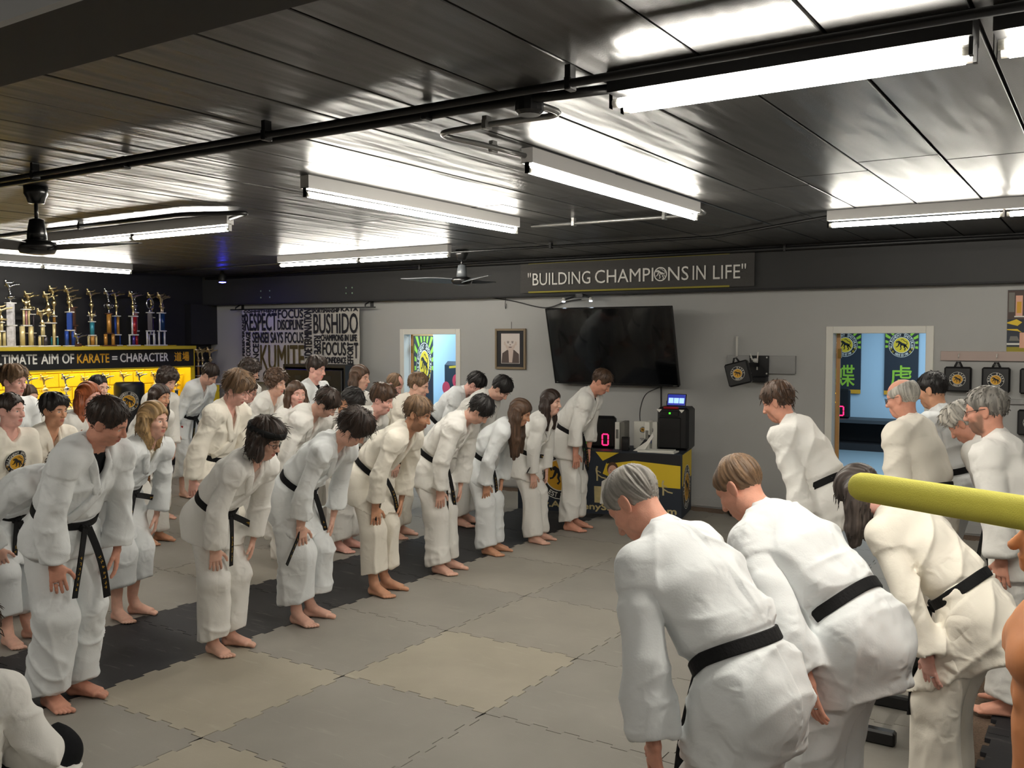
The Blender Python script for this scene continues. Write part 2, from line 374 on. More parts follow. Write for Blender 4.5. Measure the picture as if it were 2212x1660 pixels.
# ceiling strips: dark gloss paint over slightly wavy sheet
m = mat('ceiling_paint', (48, 47, 46), .36, spec=.62); nt = m.node_tree; b = nt.nodes['Principled BSDF']
tc = nt.nodes.new('ShaderNodeTexCoord'); mp = nt.nodes.new('ShaderNodeMapping'); mp.inputs['Scale'].default_value = (3.2, .9, 1); nt.links.new(tc.outputs['Object'], mp.inputs['Vector'])
n1 = nt.nodes.new('ShaderNodeTexNoise'); n1.inputs['Scale'].default_value = 2.2; n1.inputs['Detail'].default_value = 1.6; nt.links.new(mp.outputs['Vector'], n1.inputs['Vector'])
n2 = nt.nodes.new('ShaderNodeTexNoise'); n2.inputs['Scale'].default_value = 240; nt.links.new(tc.outputs['Object'], n2.inputs['Vector'])
b1 = nt.nodes.new('ShaderNodeBump'); b1.inputs['Strength'].default_value = .46; b1.inputs['Distance'].default_value = .04; nt.links.new(n1.outputs['Fac'], b1.inputs['Height'])
b2 = nt.nodes.new('ShaderNodeBump'); b2.inputs['Strength'].default_value = .08; b2.inputs['Distance'].default_value = .01; nt.links.new(n2.outputs['Fac'], b2.inputs['Height']); nt.links.new(b1.outputs['Normal'], b2.inputs['Normal']); nt.links.new(b2.outputs['Normal'], b.inputs['Normal'])
# floor: a thin slab of carpet under the mats
mb = MB(); mb.box((XL - .3, YF - .3, -.30), (XR + .3, YB + .12, -.024)); floor = mb.build('floor', M['carpet'], kind='structure')
def mat_tile_mesh():
    n, d, g = 11, .014, .0028; P = []
    def side(flip):
        q = []
        for i in range(n):
            a, b_ = (i + .02) / n, (i + .98) / n; o = d if i % 2 else -d
            q += [(a - .006 * (1 if o > 0 else -1) * 0, o), (b_, o)]
        return q
    prof = side(0)
    top = [(x, -.5 + y * 1.0) for x, y in prof]                     # front edge, y = -.5 + profile
    bot = [(x, .5 + y) for x, y in prof]
    L = [(-.5 + y, x) for x, y in prof]; R = [(.5 + y, x) for x, y in prof]
    poly = [(x - .5, y + g) for x, y in top if .0 < x] + [(x - g, y - .5) for x, y in R] + [(x - .5, y - g) for x, y in bot[::-1]] + [(x + g, y - .5) for x, y in L[::-1]]
    k = len(poly); V = [(x, y, 0) for x, y in poly] + [(x, y, -.022) for x, y in poly]
    return V, [tuple(range(k))] + [(i, k + i, k + (i + 1) % k, (i + 1) % k) for i in range(k)]
tv, tf = mat_tile_mesh()
def matm(name, rgb):
    m = mat(name, rgb, .62, spec=.32, noise=(2.3, .07), bump=(180, .10)); nt = m.node_tree; b = nt.nodes['Principled BSDF']
    tc = nt.nodes.new('ShaderNodeTexCoord'); gi = nt.nodes.new('ShaderNodeNewGeometry')
    sp = nt.nodes.new('ShaderNodeMapping'); sp.inputs['Rotation'].default_value = (0, 0, .6); sp.inputs['Scale'].default_value = (1.4, 9, 1); nt.links.new(gi.outputs['Position'], sp.inputs['Vector'])
    n = nt.nodes.new('ShaderNodeTexNoise'); n.inputs['Scale'].default_value = 2.2; n.inputs['Detail'].default_value = 7; n.inputs['Roughness'].default_value = .68; nt.links.new(sp.outputs['Vector'], n.inputs['Vector'])
    r = nt.nodes.new('ShaderNodeMapRange'); r.inputs['From Min'].default_value = .58; r.inputs['From Max'].default_value = .74; r.inputs['To Max'].default_value = .16; nt.links.new(n.outputs['Fac'], r.inputs['Value'])
    x = nt.nodes.new('ShaderNodeMix'); x.data_type = 'RGBA'; x.inputs['B'].default_value = lin((205, 200, 190)); nt.links.new(r.outputs['Result'], x.inputs['Factor']); l = b.inputs['Base Color'].links[0]; nt.links.new(l.from_socket, x.inputs['A']); nt.links.new(x.outputs['Result'], b.inputs['Base Color'])
    return m
for n, c in (('mat_gray', (143, 139, 132)), ('mat_gray2', (148, 143, 134)), ('mat_beige', (162, 155, 140)), ('mat_black', (44, 44, 47))): matm(n, c)
tile_me = {n: mesh_from('mat_tile', tv, tf, M[n]) for n in ('mat_gray', 'mat_gray2', 'mat_beige', 'mat_black')}
X0, Y0 = -2.71, 3.95
beige = {(-1, 0), (-2, -1), (-1, -2)}
rr = random.Random(4)
for i in range(-10, 6):
    for j in range(-5, 7):
        cx, cy = X0 + i + .5, Y0 + j + .5
        if cx > XR - .3: continue
        if i == -3: c = 'mat_black'
        elif (i, j) in beige: c = 'mat_beige'
        elif cx > -.75: 
            continue
        else: c = rr.choice(['mat_gray', 'mat_gray', 'mat_gray2'])
        if cx < XL + .4 or cy < YF + .3 or cy > YB - .2: continue
        o = obj('mat_tile', tile_me[c], floor, (cx, cy, 0))
for i in range(0, 3):
    for j in range(-3, 4): obj('mat_tile', tile_me['mat_black'], floor, (.03 + i, 4.62 + j, 0))
# ceiling: backing slab and painted strips that run towards the far wall
mb = MB(); mb.box((XL - .2, YF - .2, ZC + .02), (XR + .2, YB + .2, ZC + .2)); ceil = mb.build('ceiling', M['seam_dark'], kind='structure')
pm = MB(); pm.obox((0, 0, .008), (1, 0, 0), (0, 1, 0), (.2115, 1, .009), 0, .003); pme = mesh_from('ceiling_panel', np.concatenate(pm.V), pm.F, M['ceiling_paint'])
x = -1.26 - .436 * 26
while x < XR:
    s = rr.uniform(4.8, 6.4)
    for (a, b_) in ((YF, 1.15), (1.16, s), (s + .004, YB - .0)):
        o = obj('ceiling_panel', pme, ceil, (x + .218, (a + b_) / 2, ZC + rr.uniform(-.0015, .0015))); o.scale = (1, (b_ - a) / 2 - .001, 1)
    x += .436
# back wall with two doorways
D = [(-8.50, -7.56, 2.03), (-2.55, -1.60, 2.03)]
mb = MB(); xs = [XL, D[0][0], D[0][1], D[1][0], D[1][1], XR]
for a, b_ in ((0, 1), (2, 3), (4, 5)): mb.box((xs[a], YB, -.02), (xs[b_], YB + .12, ZC))
for a, b_, h in D: mb.box((a, YB, h), (b_, YB + .12, ZC))
mb.build('wall_back', M['wall_gray'], kind='structure')
def side_wall(name, lo, hi, m): q = MB(); q.box(lo, hi); return q.build(name, m, kind='structure')
wl = side_wall('wall_left', (XL - .15, YF - .2, -.02), (XL, YB, ZC + .02), M['wall_black'])
side_wall('wall_right', (XR, YF - .2, -.02), (XR + .15, YB + .12, ZC + .02), M['wall_gray']); side_wall('wall_front', (XL, YF - .15, -.02), (XR, YF, ZC + .02), M['wall_gray'])
# black soffit over the far wall, conduit under it
side_wall('beam_back', (XL, YB - .16, ZS), (XR, YB, ZC), M['soffit']); 
mb = MB(); mb.box((XL + .02, YB - .19, ZS - .012), (XR, YB - .0, ZS + .004)); mb.build('trim_1', M['wall_black'], kind='structure')
side_wall('beam_near', (XL, 1.05, 2.60), (XR, 1.29, ZC), M['beam_dark']); side_wall('beam_near_lit', (XL, 1.03, 2.60), (XR, 1.05, ZC), M['beam_lit_gray'])  # thin board in lighter gray paints in the lamplight on the beam's near side
# dark pier in the far left corner that carries the trophy counter's end
side_wall('column_left', (XL, 9.78, 1.86), (XL + .16, YB - .001, ZS), M['wall_black'])
mb = MB(); mb.box((XL, YB - .014, .0), (D[0][0] - .07, YB, .09)); mb.box((D[0][1] + .07, YB - .014, .0), (D[1][0] - .07, YB, .09)); mb.box((D[1][1] + .07, YB - .014, 0), (XR, YB, .09)); mb.build('baseboard_back', M['wall_gray'], kind='structure')
for i, (a, b_, h) in enumerate(D):
    mb = MB(); t = .062
    mb.box((a - t, YB - .018, 0), (a + .014, YB + .13, h + t), bev=.004); mb.box((b_ - .014, YB - .018, 0), (b_ + t, YB + .13, h + t), bev=.004); mb.box((a + .014, YB - .0175, h - .014), (b_ - .014, YB + .1295, h + t), bev=.004)
    mb.build('doorframe_%d' % (i + 1), M['white_trim'], kind='structure')
mat('door_wood', (176, 130, 72), .5, noise=(6, .12)); mat('brass', (150, 118, 60), .35, metal=.8)
for i, (hx, sw, ln) in enumerate(((-8.49, 1, .80), (-2.54, 1, .84))):
    q = MB(); q.box((hx + .055, YB + .14, .01), (hx + .095, YB + .14 + ln, 2.02)); d = q.build('door_%d' % (i + 1), [M['door_wood']], kind='structure')
    for z in (.25, 1.75): q = MB(); q.box((hx + .025, YB + .115, z), (hx + .06, YB + .15, z + .10)); q.tube([(hx + .05, YB + .128, z - .005), (hx + .05, YB + .128, z + .105)], .007); q.build('hinge', M['brass'], d)
# rooms behind the doorways
def shell(name, lo, hi, wallm, floorm):
    x0, y0, z0 = lo; x1, y1, z1 = hi
    for nm, a, b_, mm in (('wall_%s_back' % name, (x0, y1, 0), (x1, y1 + .1, z1), wallm), ('wall_%s_left' % name, (x0 - .1, y0, 0), (x0, y1, z1), wallm), ('wall_%s_right' % name, (x1, y0, 0), (x1 + .1, y1, z1), wallm), ('floor_%s' % name, (x0, y0, -.1), (x1, y1, 0), floorm), ('ceiling_%s' % name, (x0, y0, z1), (x1, y1, z1 + .1), M['white_trim'])): side_wall(nm, a, b_, mm)
shell('studio', (-6.2, YB + .12, 0), (1.2, 17.5, 2.75), M['blue_wall'], M['blue_floor']); shell('office', (-9.4, YB + .12, 0), (-6.5, 13.0, 2.75), M['blue_wall'], M['blue_floor'])
# painted block wall behind the trophies, every block a piece of the wall
mb = MB(); mb.box((XL, 4.4, .86), (XL + .02, 9.76, 1.84)); yl = mb.build('wall_left_niche', M['mortar_yellow'], kind='structure')
bm_ = MB(); bm_.obox((.024, 0, 0), (1, 0, 0), (0, 1, 0), (.010, .195, .0935), 0, .005); bme = mesh_from('concrete_block', np.concatenate(bm_.V), bm_.F, M['block_yellow'])
for r_ in range(5):
    for c_ in range(14):
        y = 4.6 + c_ * .40 + (.2 if r_ % 2 else 0)
        if y + .195 < 9.77: obj('concrete_block', bme, yl, (XL, y, .96 + r_ * .20))
# conduits
mat('pipe_black', (26, 26, 27), .4, spec=.5); mat('pipe_steel', (150, 150, 148), .35, metal=.7)
def pipe(name, pts, r, m, label, clamps=(), drop=True):
    pts = np.array(pts, float); t = thing(name, label, 'conduit', tuple(pts[0])); o0 = pts[0]; q = MB()
    # round the bends
    out = [pts[0]]
    for i in range(1, len(pts) - 1):
        a, b_, c = pts[i - 1], pts[i], pts[i + 1]; rad = min(.12, np.linalg.norm(b_ - a) * .45, np.linalg.norm(c - b_) * .45); p, s = b_ + unit(a - b_) * rad, b_ + unit(c - b_) * rad
        for k in np.linspace(0, 1, 6): out.append(p * (1 - k) ** 2 + 2 * b_ * k * (1 - k) + s * k * k)
    out.append(pts[-1]); q.tube(np.array(out) - o0, r, 10); q.build('tube', m, t, smooth=True)
    for c in clamps:
        c = np.array(c, float); q = MB(); q.box(tuple(c - o0 + (-.012, -.02, -.005)), tuple(c - o0 + (.012, .02, max(ZC - .003 - c[2], .01)))); q.obox(c - o0, (1, 0, 0), (0, 1, 0), (.014, .026, r + .008), 0, .004); q.build('clamp', m, t)
    return t
pipe('conduit', [(XL + .05, 3.03, 2.90), (XR - .05, 3.0, 2.90)], .016, M['pipe_black'], 'upper black conduit running the full width of the ceiling above the big fixture', [(x_, 3.02, 2.90) for x_ in (-9, -7.3, -5.2, -3.3, -1.7, .1)])
pipe('conduit', [(XL + .05, 3.17, 2.93), (-2.0, 3.22, 2.93), (-1.66, 3.26, 2.93)], .020, M['pipe_black'], 'thicker black conduit ending at the round junction box on the ceiling', [(x_, 3.19, 2.93) for x_ in (-8.2, -4.6, -2.5)])
pipe('conduit', [(-2.02, 3.30, 2.93), (-2.0, 3.52, 2.93), (-2.35, 3.50, 2.93), (-2.72, 3.52, 2.93), (-2.66, 3.85, 2.93), (-2.63, 4.24, 2.93)], .014, M['pipe_steel'], 'bent bare steel conduit from the junction box to the single tube fixture', [(-2.4, 3.50, 2.93), (-2.67, 3.95, 2.93)])
pipe('conduit', [(-4.2, 6.80, 2.92), (-2.65, 6.86, 2.92), (-2.6, 6.55, 2.92)], .014, M['pipe_steel'], 'straight bare steel conduit joining the far ends of the two long tube fixtures', [(-3.8, 6.82, 2.92), (-3.0, 6.85, 2.92)])
pipe('conduit', [(XL + .2, 8.60, 2.93), (-6.5, 8.46, 2.93), (-3.2, 8.52, 2.93), (-1.95, 7.62, 2.93)], .014, M['pipe_black'], 'black conduit along the ceiling past the far fan to the right fixture', [(-5, 8.485, 2.93), (-8.5, 8.505, 2.93)])
pipe('conduit', [(XL + .2, 10.05, 2.93), (XR - .2, 10.05, 2.93)], .022, M['pipe_black'], 'black conduit at the top of the dark band over the gray wall', [(-8, 10.05, 2.93), (-3, 10.05, 2.93)])
pipe('conduit', [(-9.2, 4.78, 2.93), (-6.1, 4.72, 2.93), (-5.6, 4.95, 2.93), (-6.0, 5.1, 2.93)], .018, M['pipe_black'], 'black looping conduit feeding the two tube fixture behind the near fan', [(-7.5, 4.75, 2.93)])
t = thing('junction_box', 'round black electrical junction box on the ceiling beside the big fixture', 'junction box', (-2.02, 3.25, 2.88)); q = MB(); q.lathe([(.052, 0), (.06, .008), (.06, .03), (.055, .09)], 14); q.build('box_body', M['pipe_black'], t, smooth=False); q = MB(); q.lathe([(.045, -.006), (.05, 0), (.05, .004)], 14); q.build('cover', M['pipe_black'], t)
# strip lights
mat('tube_light', (255, 255, 255), .5, emit=((255, 249, 236), TUBE_POWER)); mat('fixture_white', (196, 194, 192), .45); mat('fixture_black', (26, 26, 27), .45); mat('tube_cap', (210, 208, 200), .4, metal=.3)
def strip(c, L, along, n_tubes, label, white=True, sep=0.0):
    """housing of length L centred at c; the tubes lie below it end to end (or side by side when sep > 0)"""
    t = thing('strip_light', label, 'ceiling light', c, 0 if along == 'x' else math.pi / 2, 'fluorescent strip lights'); m = M['fixture_white' if white else 'fixture_black']
    q = MB(); w = .035 + sep; q.box((-L / 2, -w, .035), (L / 2, w, ZC - c[2])); q.build('housing', m, t)
    seg = L / n_tubes if not sep else L
    spots = [(-L / 2 + seg * (i + .5), 0) for i in range(n_tubes)] if not sep else [(0, -sep), (0, sep)]
    for (x_, y_) in spots:
        q = MB(); q.tube([(x_ - seg / 2 + .035, y_, 0), (x_ + seg / 2 - .035, y_, 0)], .0185, 10); tb = q.build('tube', M['tube_light'], t, smooth=True)
        for s in (-1, 1):
            q = MB(); q.tube([(x_ + s * (seg / 2 - .036), y_, 0), (x_ + s * (seg / 2 - .012), y_, 0)], .0165, 10); q.build('end_cap', M['tube_cap'], tb)
            q = MB(); q.box((x_ + s * (seg / 2 - .012), y_ - .014, -.018), (x_ + s * (seg / 2), y_ + .014, .04)); q.build('socket', m, t)
    return t
ZT = 2.855
strip((-1.005, 3.25, ZT), 1.24, 'x', 2, 'big two tube strip light with black housing, nearest the camera at upper right', False, .048)
strip((.29, 3.25, ZT), 1.24, 'x', 2, 'two tube strip light cut off by the right edge, in line with the big one', False, .048)
strip((-4.21, 5.365, ZT), 2.42, 'y', 1, 'long single tube strip light left of the pair pointing at the television')
strip((-2.62, 5.375, ZT), 2.36, 'y', 1, 'long single tube strip light right of the pair, fed by bent steel conduit')
strip((-.68, 7.56, ZT), 2.48, 'x', 2, 'strip light of two tubes end to end above the right doorway')
strip((-7.32, 8.07, ZT), 2.60, 'x', 2, 'strip light of two tubes end to end beside the far fan')
strip((-7.34, 5.14, ZT), 2.58, 'x', 2, 'strip light of two tubes end to end behind the near fan')
strip((-11.25, 6.6, ZT), 2.5, 'y', 2, 'strip light of two tubes over the trophies at far left')
strip((-5.0, .2, ZT), 2.5, 'x', 2, 'strip light of two tubes behind the near beam, out of frame'); strip((-9.5, .6, ZT), 2.5, 'x', 2, 'strip light of two tubes near the left wall behind the beam'); strip((.9, .45, ZT), 2.5, 'x', 2, 'strip light of two tubes behind the camera')
# ceiling fans, at rest
mat('fan_black', (16, 16, 17), .28, spec=.6, coat=.3); mat('fan_gray', (92, 96, 100), .35, spec=.6)
def fan(loc, angs, label, m, drop):
    t = thing('ceiling_fan', label, 'ceiling fan', loc)
    q = MB(); q.lathe([(.075, 0), (.075, -.05), (.06, -.075), (.05, -.11), (.02, -.115)][::-1], 16); q.build('canopy', M['fan_black'], t, smooth=True)
    q = MB(); q.tube([(0, 0, -.10), (0, 0, -drop + .12)], .013, 10); q.build('downrod', M['fan_black'], t, smooth=True)
    q = MB(); q.lathe([(.062, -drop - .01), (.060, -drop + .05), (.045, -drop + .13), (.02, -drop + .14)], 16); q.build('coupling', m, t, smooth=True)
    q = MB(); q.lathe([(.03, -drop - .10), (.105, -drop - .09), (.125, -drop - .05), (.12, -drop - .02), (.06, -drop)], 20); q.build('motor', M['fan_black'], t, smooth=True)
    for a in angs:
        c, s = math.cos(math.radians(a)), math.sin(math.radians(a)); q = MB(); ring = []
        for i in range(9):
            u_ = i / 8; r_ = .10 + .60 * u_; w = .055 + .035 * math.sin(math.pi * min(u_ * 1.1, 1)) - .03 * u_; z = -drop - .05 + .025 * u_; tl = .40 - .25 * u_
            for (e, h) in ((-1, -.003), (1, -.003), (1, .003), (-1, .003)): ring.append((c * r_ - s * e * w, s * r_ + c * e * w, z + e * w * tl + h))
        q.raw(ring, [(i * 4 + j, i * 4 + (j + 1) % 4, (i + 1) * 4 + (j + 1) % 4, (i + 1) * 4 + j) for i in range(8) for j in range(4)] + [(3, 2, 1, 0), (32, 33, 34, 35)]); q.build('blade', m, t)
    return t
fan((-6.02, 3.50, ZC), (30, 150, 270), 'black three bladed ceiling fan hanging at left from the conduits', M['fan_black'], .35)
fan((-6.30, 8.68, ZC), (212, 332, 92), 'gray three bladed ceiling fan far off in front of the dark band', M['fan_gray'], .30)
# ------------------------------------------------------------------ things on the walls
EX, EY, EZ = V3(1, 0, 0), V3(0, 1, 0), V3(0, 0, 1)
for n, c, r in (('print_black', (26, 26, 30), .7), ('print_white', (224, 222, 214), .7), ('print_gold', (214, 160, 40), .6), ('print_yellow', (222, 190, 40), .6), ('print_lime', (150, 200, 60), .6), ('print_gray', (120, 118, 112), .7), ('print_navy', (34, 42, 54), .6), ('print_red', (214, 60, 84), .5), ('vinyl_black', (22, 22, 24), .42), ('banner_gray', (66, 64, 62), .75), ('banner_yellow', (150, 140, 50), .75), ('letter_white', (226, 224, 218), .6), ('canvas', (196, 192, 184), .85), ('board_gray', (143, 143, 142), .6), ('frame_wood', (124, 108, 84), .4), ('paper_sepia', (206, 196, 190), .8), ('sepia_dark', (86, 74, 70), .8), ('sepia_mid', (150, 132, 124), .8), ('sepia_skin', (196, 178, 168), .8), ('skin_print', (224, 172, 148), .7), ('hair_print', (90, 62, 44), .7), ('rail_wood', (172, 154, 146), .6), ('shelf_yellow', (190, 168, 40), .5), ('steel_white', (214, 212, 206), .35)):
    mat(n, c, r, bump=(60, .15) if n in ('banner_gray', 'canvas') else None)
def stroke(q, pts, w, O, U, W, N, m, off):
    """flat tapered brush line"""
    pts = np.array(pts, float); w = np.broadcast_to(np.array(w, float), (len(pts),)); T = np.gradient(pts, axis=0); T /= np.linalg.norm(T, axis=1)[:, None] + 1e-9; P = np.stack([-T[:, 1], T[:, 0]], 1)
    a, b = pts + P * w[:, None] / 2, pts - P * w[:, None] / 2; n = len(pts)
    V = [O + u * U + v * W + N * off for u, v in np.concatenate([a, b])]
    q.raw(V, [(i, n + i, n + i + 1, i + 1) for i in range(n - 1)], m)
def disc(q, O, U, W, r, m, off, n=28, r_in=0):
    N = np.cross(U, W); t = np.linspace(0, 2 * math.pi, n, endpoint=False)
    if r_in:
        V = [O + N * off + U * rr_ * math.cos(a) + W * rr_ * math.sin(a) for rr_ in (r, r_in) for a in t]
        q.raw(V, [(i, (i + 1) % n, n + (i + 1) % n, n + i) for i in range(n)], m)
    else: q.raw([O + N * off + U * r * math.cos(a) + W * r * math.sin(a) for a in t], [tuple(range(n))], m)
def tiger(q, O, U, W, s, m, off):
    N = np.cross(U, W); st = lambda p, w: stroke(q, np.array(p) * s, np.array(w) * s, O, U, W, N, m, off)
    st([(-.42, .30), (-.30, .36), (-.16, .26), (.0, .12), (.18, .06), (.36, -.02), (.46, -.16)], [.14, .24, .24, .26, .27, .25, .10])     # head, back
    st([(-.46, .22), (-.52, .34), (-.40, .44)], [.10, .12, .04]); st([(-.22, .22), (-.30, .0), (-.40, -.16), (-.56, -.20)], [.16, .14, .09, .10])
    st([(-.04, .08), (-.10, -.16), (-.02, -.34), (-.14, -.48)], [.16, .13, .09, .12]); st([(.34, -.02), (.26, -.22), (.38, -.38), (.28, -.54)], [.20, .15, .10, .12]); st([(.44, -.1), (.54, -.26), (.64, -.36)], [.14, .10, .09])
    st([(.42, .0), (.56, .14), (.50, .34), (.30, .40), (.16, .56), (.02, .62), (-.06, .56), (-.02, .50)], [.07, .07, .07, .06, .06, .05, .05, .03])
def emblem(q, O, U, W, r, idx, top='ALLEGHENY SHOTOKAN', bottom='KARATE EST 1969', off=.001, kanji=True):
    k, w, g = idx; U, W = unit(U), unit(W); N = np.cross(U, W); O = np.array(O, float)
    disc(q, O, U, W, r, w, off); disc(q, O, U, W, r * .965, k, off * 1.6); disc(q, O, U, W, r * .66, w, off * 2.2); disc(q, O, U, W, r * .62, g, off * 2.8); tiger(q, O, U, W, r * .78, k, off * 3.6)
    put_arc(q, top, O + N * off * 3.6, U, W, r * .82, r * .21, 200, -18, w, bold=r * .006); put_arc(q, bottom, O + N * off * 3.6, U, W, r * .82, r * .19, 235, 308, w, inward=True, bold=r * .006)
    if kanji:
        put_text(q, '道', O + N * off * 3.6 + U * r * .72 - W * r * .37, U, W, r * .20, r * .20, g); put_text(q, '場', O + N * off * 3.6 + U * r * .56 - W * r * .64, U, W, r * .20, r * .20, g); put_text(q, '空', O + N * off * 3.6 - U * r * .92 - W * r * .37, U, W, r * .20, r * .20, g); put_text(q, '手', O + N * off * 3.6 - U * r * .76 - W * r * .64, U, W, r * .20, r * .20, g)
EM = lambda *a: [M[x] for x in a]
# long banner over the television
def cloth_sheet(q, x0, x1, z0, z1, y, amp, seed, nx=48, nz=10, m=0, th=.004):
    xs, zs = np.linspace(x0, x1, nx), np.linspace(z0, z1, nz); P = np.array([(x, 0, z) for z in zs for x in xs]); d = (vnoise(np.stack([P[:, 0] * 2.2 + seed, P[:, 2] * 9, P[:, 0] * 0], 1)) - .5) * amp + (vnoise(np.stack([P[:, 0] * 5 + P[:, 2] * 5 + seed, P[:, 2] * 14, P[:, 0] * 0 + 4], 1)) - .5) * amp * .6
    P[:, 1] = y + d; B = P.copy(); B[:, 1] += th
    n = nx * nz; F_ = [(j * nx + i, j * nx + i + 1, (j + 1) * nx + i + 1, (j + 1) * nx + i) for j in range(nz - 1) for i in range(nx - 1)]
    F_ += [tuple(k + n for k in f[::-1]) for f in F_[:]]
    q.raw(np.concatenate([P, B]), F_, m)
t = thing('slogan_banner', 'long dark cloth banner with a slogan in thin white capitals above the television', 'banner', (-4.88, 10.12, 2.52))
q = MB(); cloth_sheet(q, -1.53, 1.53, .02, .40, -.016, .012, 1, m=0); q.build('cloth', M['banner_gray'], t, smooth=True)
q = MB(); q.box((-1.40, -.030, .385), (1.25, -.024, .402)); q.box((-1.40, -.030, .018), (1.25, -.024, .038)); q.build('yellow_edging', M['banner_yellow'], t)
o_ = V3(0, -.027, 0)
for s_, a_, b_ in (('"BUILDING', -1.41, -.51), ('CHAMPI', -.446, .325), ('NS', .511, .763), ('IN', .813, .969), ('LIFE"', 1.057, 1.438)): q = MB(); put_text(q, s_, o_ + V3(a_, 0, .112), EX, EZ, b_ - a_, .160, 0); q.build('lettering', M['letter_white'], t)
q = MB(); disc(q, o_ + V3(.415, 0, .192), EX, EZ, .083, 0, .001, r_in=.069); tiger(q, o_ + V3(.415, 0, .192), EX, EZ, .105, 0, .001); q.build('emblem', M['letter_white'], t)
# tapestry of words
def TX(zx): return -11.67 + (zx - 480) / 1200 * 2.45
def TZ(zy): return 1.97 - (620 + zy / 4.809 - 732) / 2007 * 14.25
t = thing('word_tapestry', 'white cloth tapestry printed all over with black training words, hung from a rod', 'tapestry', (-10.45, 10.15, 2.40))
def TL(x, z): return V3(x + 10.45, -.012, z - 2.40)
q = MB(); cloth_sheet(q, TX(470) + 10.45, TX(1685) + 10.45, TZ(1010) - 2.40, TZ(240) - 2.40, .0, .020, 5, 40, 16); q.build('cloth', M['canvas'], t, smooth=True)
q = MB(); g = MB()
def word(s, x0, y0, x1, y1, rot=0, mb=None): put_text(mb or q, s, TL(TX(x0), TZ(y1)), EX, EZ, TX(x1) - TX(x0), TZ(y0) - TZ(y1), 0, rot=rot, bold=.006)
for a in (('RESPECT', 500, 280, 855, 462), ('DISCIPLINE', 865, 352, 1135, 455), ('FOCUS', 870, 248, 1135, 335), ('COMMITMENT', 490, 246, 860, 272), ('SENSEI SAYS FOCUS', 585, 482, 1135, 592), ('BUSHIDO', 1242, 298, 1675, 495), ('SPORTSMANSHIP', 1225, 246, 1500, 285), ('KATA', 1515, 240, 1678, 275), ('CHAMPIONS IN LIFE', 1315, 508, 1665, 570), ('FOCUS', 1330, 585, 1560, 715), ('CONFIDENCE', 1345, 735, 1560, 795), ('CONFIDENCE', 700, 895, 1130, 985), ('T', 1640, 590, 1675, 740)): word(*a)
for a in (('PERSEVERANCE', 470, 290, 494, 735), ('COURAGE', 512, 475, 560, 735), ('PATIENCE', 590, 605, 655, 990), ('DETERMINATION', 1145, 245, 1222, 720), ('EFFORT', 1575, 585, 1630, 800), ('PEACE', 500, 745, 575, 985)): word(*a, rot=90)
word('RESPECT', 1245, 520, 1312, 795, rot=-90); word('POWER', 1150, 740, 1235, 985, rot=-90); word('HONOR', 1330, 815, 1660, 985)
q.build('black_words', M['print_black'], t); word('KUMITE', 672, 618, 1140, 880, mb=g); mat('print_bronze', (78, 66, 26), .6); g.build('bronze_word', M['print_bronze'], t)
t = thing('curtain_rod', 'black metal rod on two wall brackets carrying the word tapestry', 'rod', (-10.45, 10.15, 2.42)); q = MB(); q.tube([(-1.52, 0, 0), (1.55, 0, -.012)], .010, 8); q.build('rod', M['pipe_black'], t, smooth=True)
for x in (-1.40, 1.36): q = MB(); q.tube([(x, 0, 0), (x, .0, .03), (x, .10, .08), (x, .145, .08)], .012, 8); q.box((x - .03, .14, .0), (x + .03, .149, .10)); q.build('bracket', M['pipe_black'], t)
# framed portrait
t = thing('framed_portrait', 'sepia portrait of a seated figure in a wooden frame with black mount', 'picture', (-6.675, 10.285, 1.555)); w, h, b = .24, .535, .03
q = MB()
for lo, hi in (((-w, -.02, 0), (-w + b, .012, h)), ((w - b, -.02, 0), (w, .012, h)), ((-w + b, -.0195, 0), (w - b, .012, b)), ((-w + b, -.0195, h - b), (w - b, .012, h))): q.box(lo, hi, 0, .004)
q.build('frame', M['frame_wood'], t); q = MB(); q.box((-w + b, -.004, b), (w - b, .010, h - b)); q.build('mount', M['print_black'], t)
q = MB(); q.box((-.145, -.008, .075), (.145, -.004, h - .065)); c = lambda pts, m, d: q.raw([(x, -.0085 - d, z) for x, z in pts], [tuple(range(len(pts)))], m)
ov = lambda cx, cz, rx, rz, n=20: [(cx + rx * math.cos(a), cz + rz * math.sin(a)) for a in np.linspace(0, 2 * math.pi, n, endpoint=False)]
c([(-.14, .08), (.14, .08), (.135, .20), (.06, .255), (-.05, .255), (-.125, .21)], 1, 0); c([(-.02, .09), (.03, .09), (.05, .25), (-.03, .25)], 2, .0004); c(ov(.0, .345, .082, .108), 2, .0008); c(ov(.0, .375, .080, .075), 3, .0012)
for x in (-.034, .034): c(ov(x, .350, .017, .006), 1, .0016); c(ov(x, .366, .022, .004), 1, .0016)
c(ov(0, .290, .026, .006), 1, .0016); c(ov(.0, .322, .013, .008), 4, .0016); c(ov(-.088, .34, .013, .028), 2, .0006); c(ov(.088, .34, .013, .028), 2, .0006)
q.build('photograph', EM('paper_sepia', 'sepia_dark', 'sepia_skin', 'paper_sepia', 'sepia_mid'), t)
q = MB(); q.tube([(.01, .005, h), (.01, .005, h + .09)], .003, 6); q.build('hanging_wire', M['pipe_black'], t)
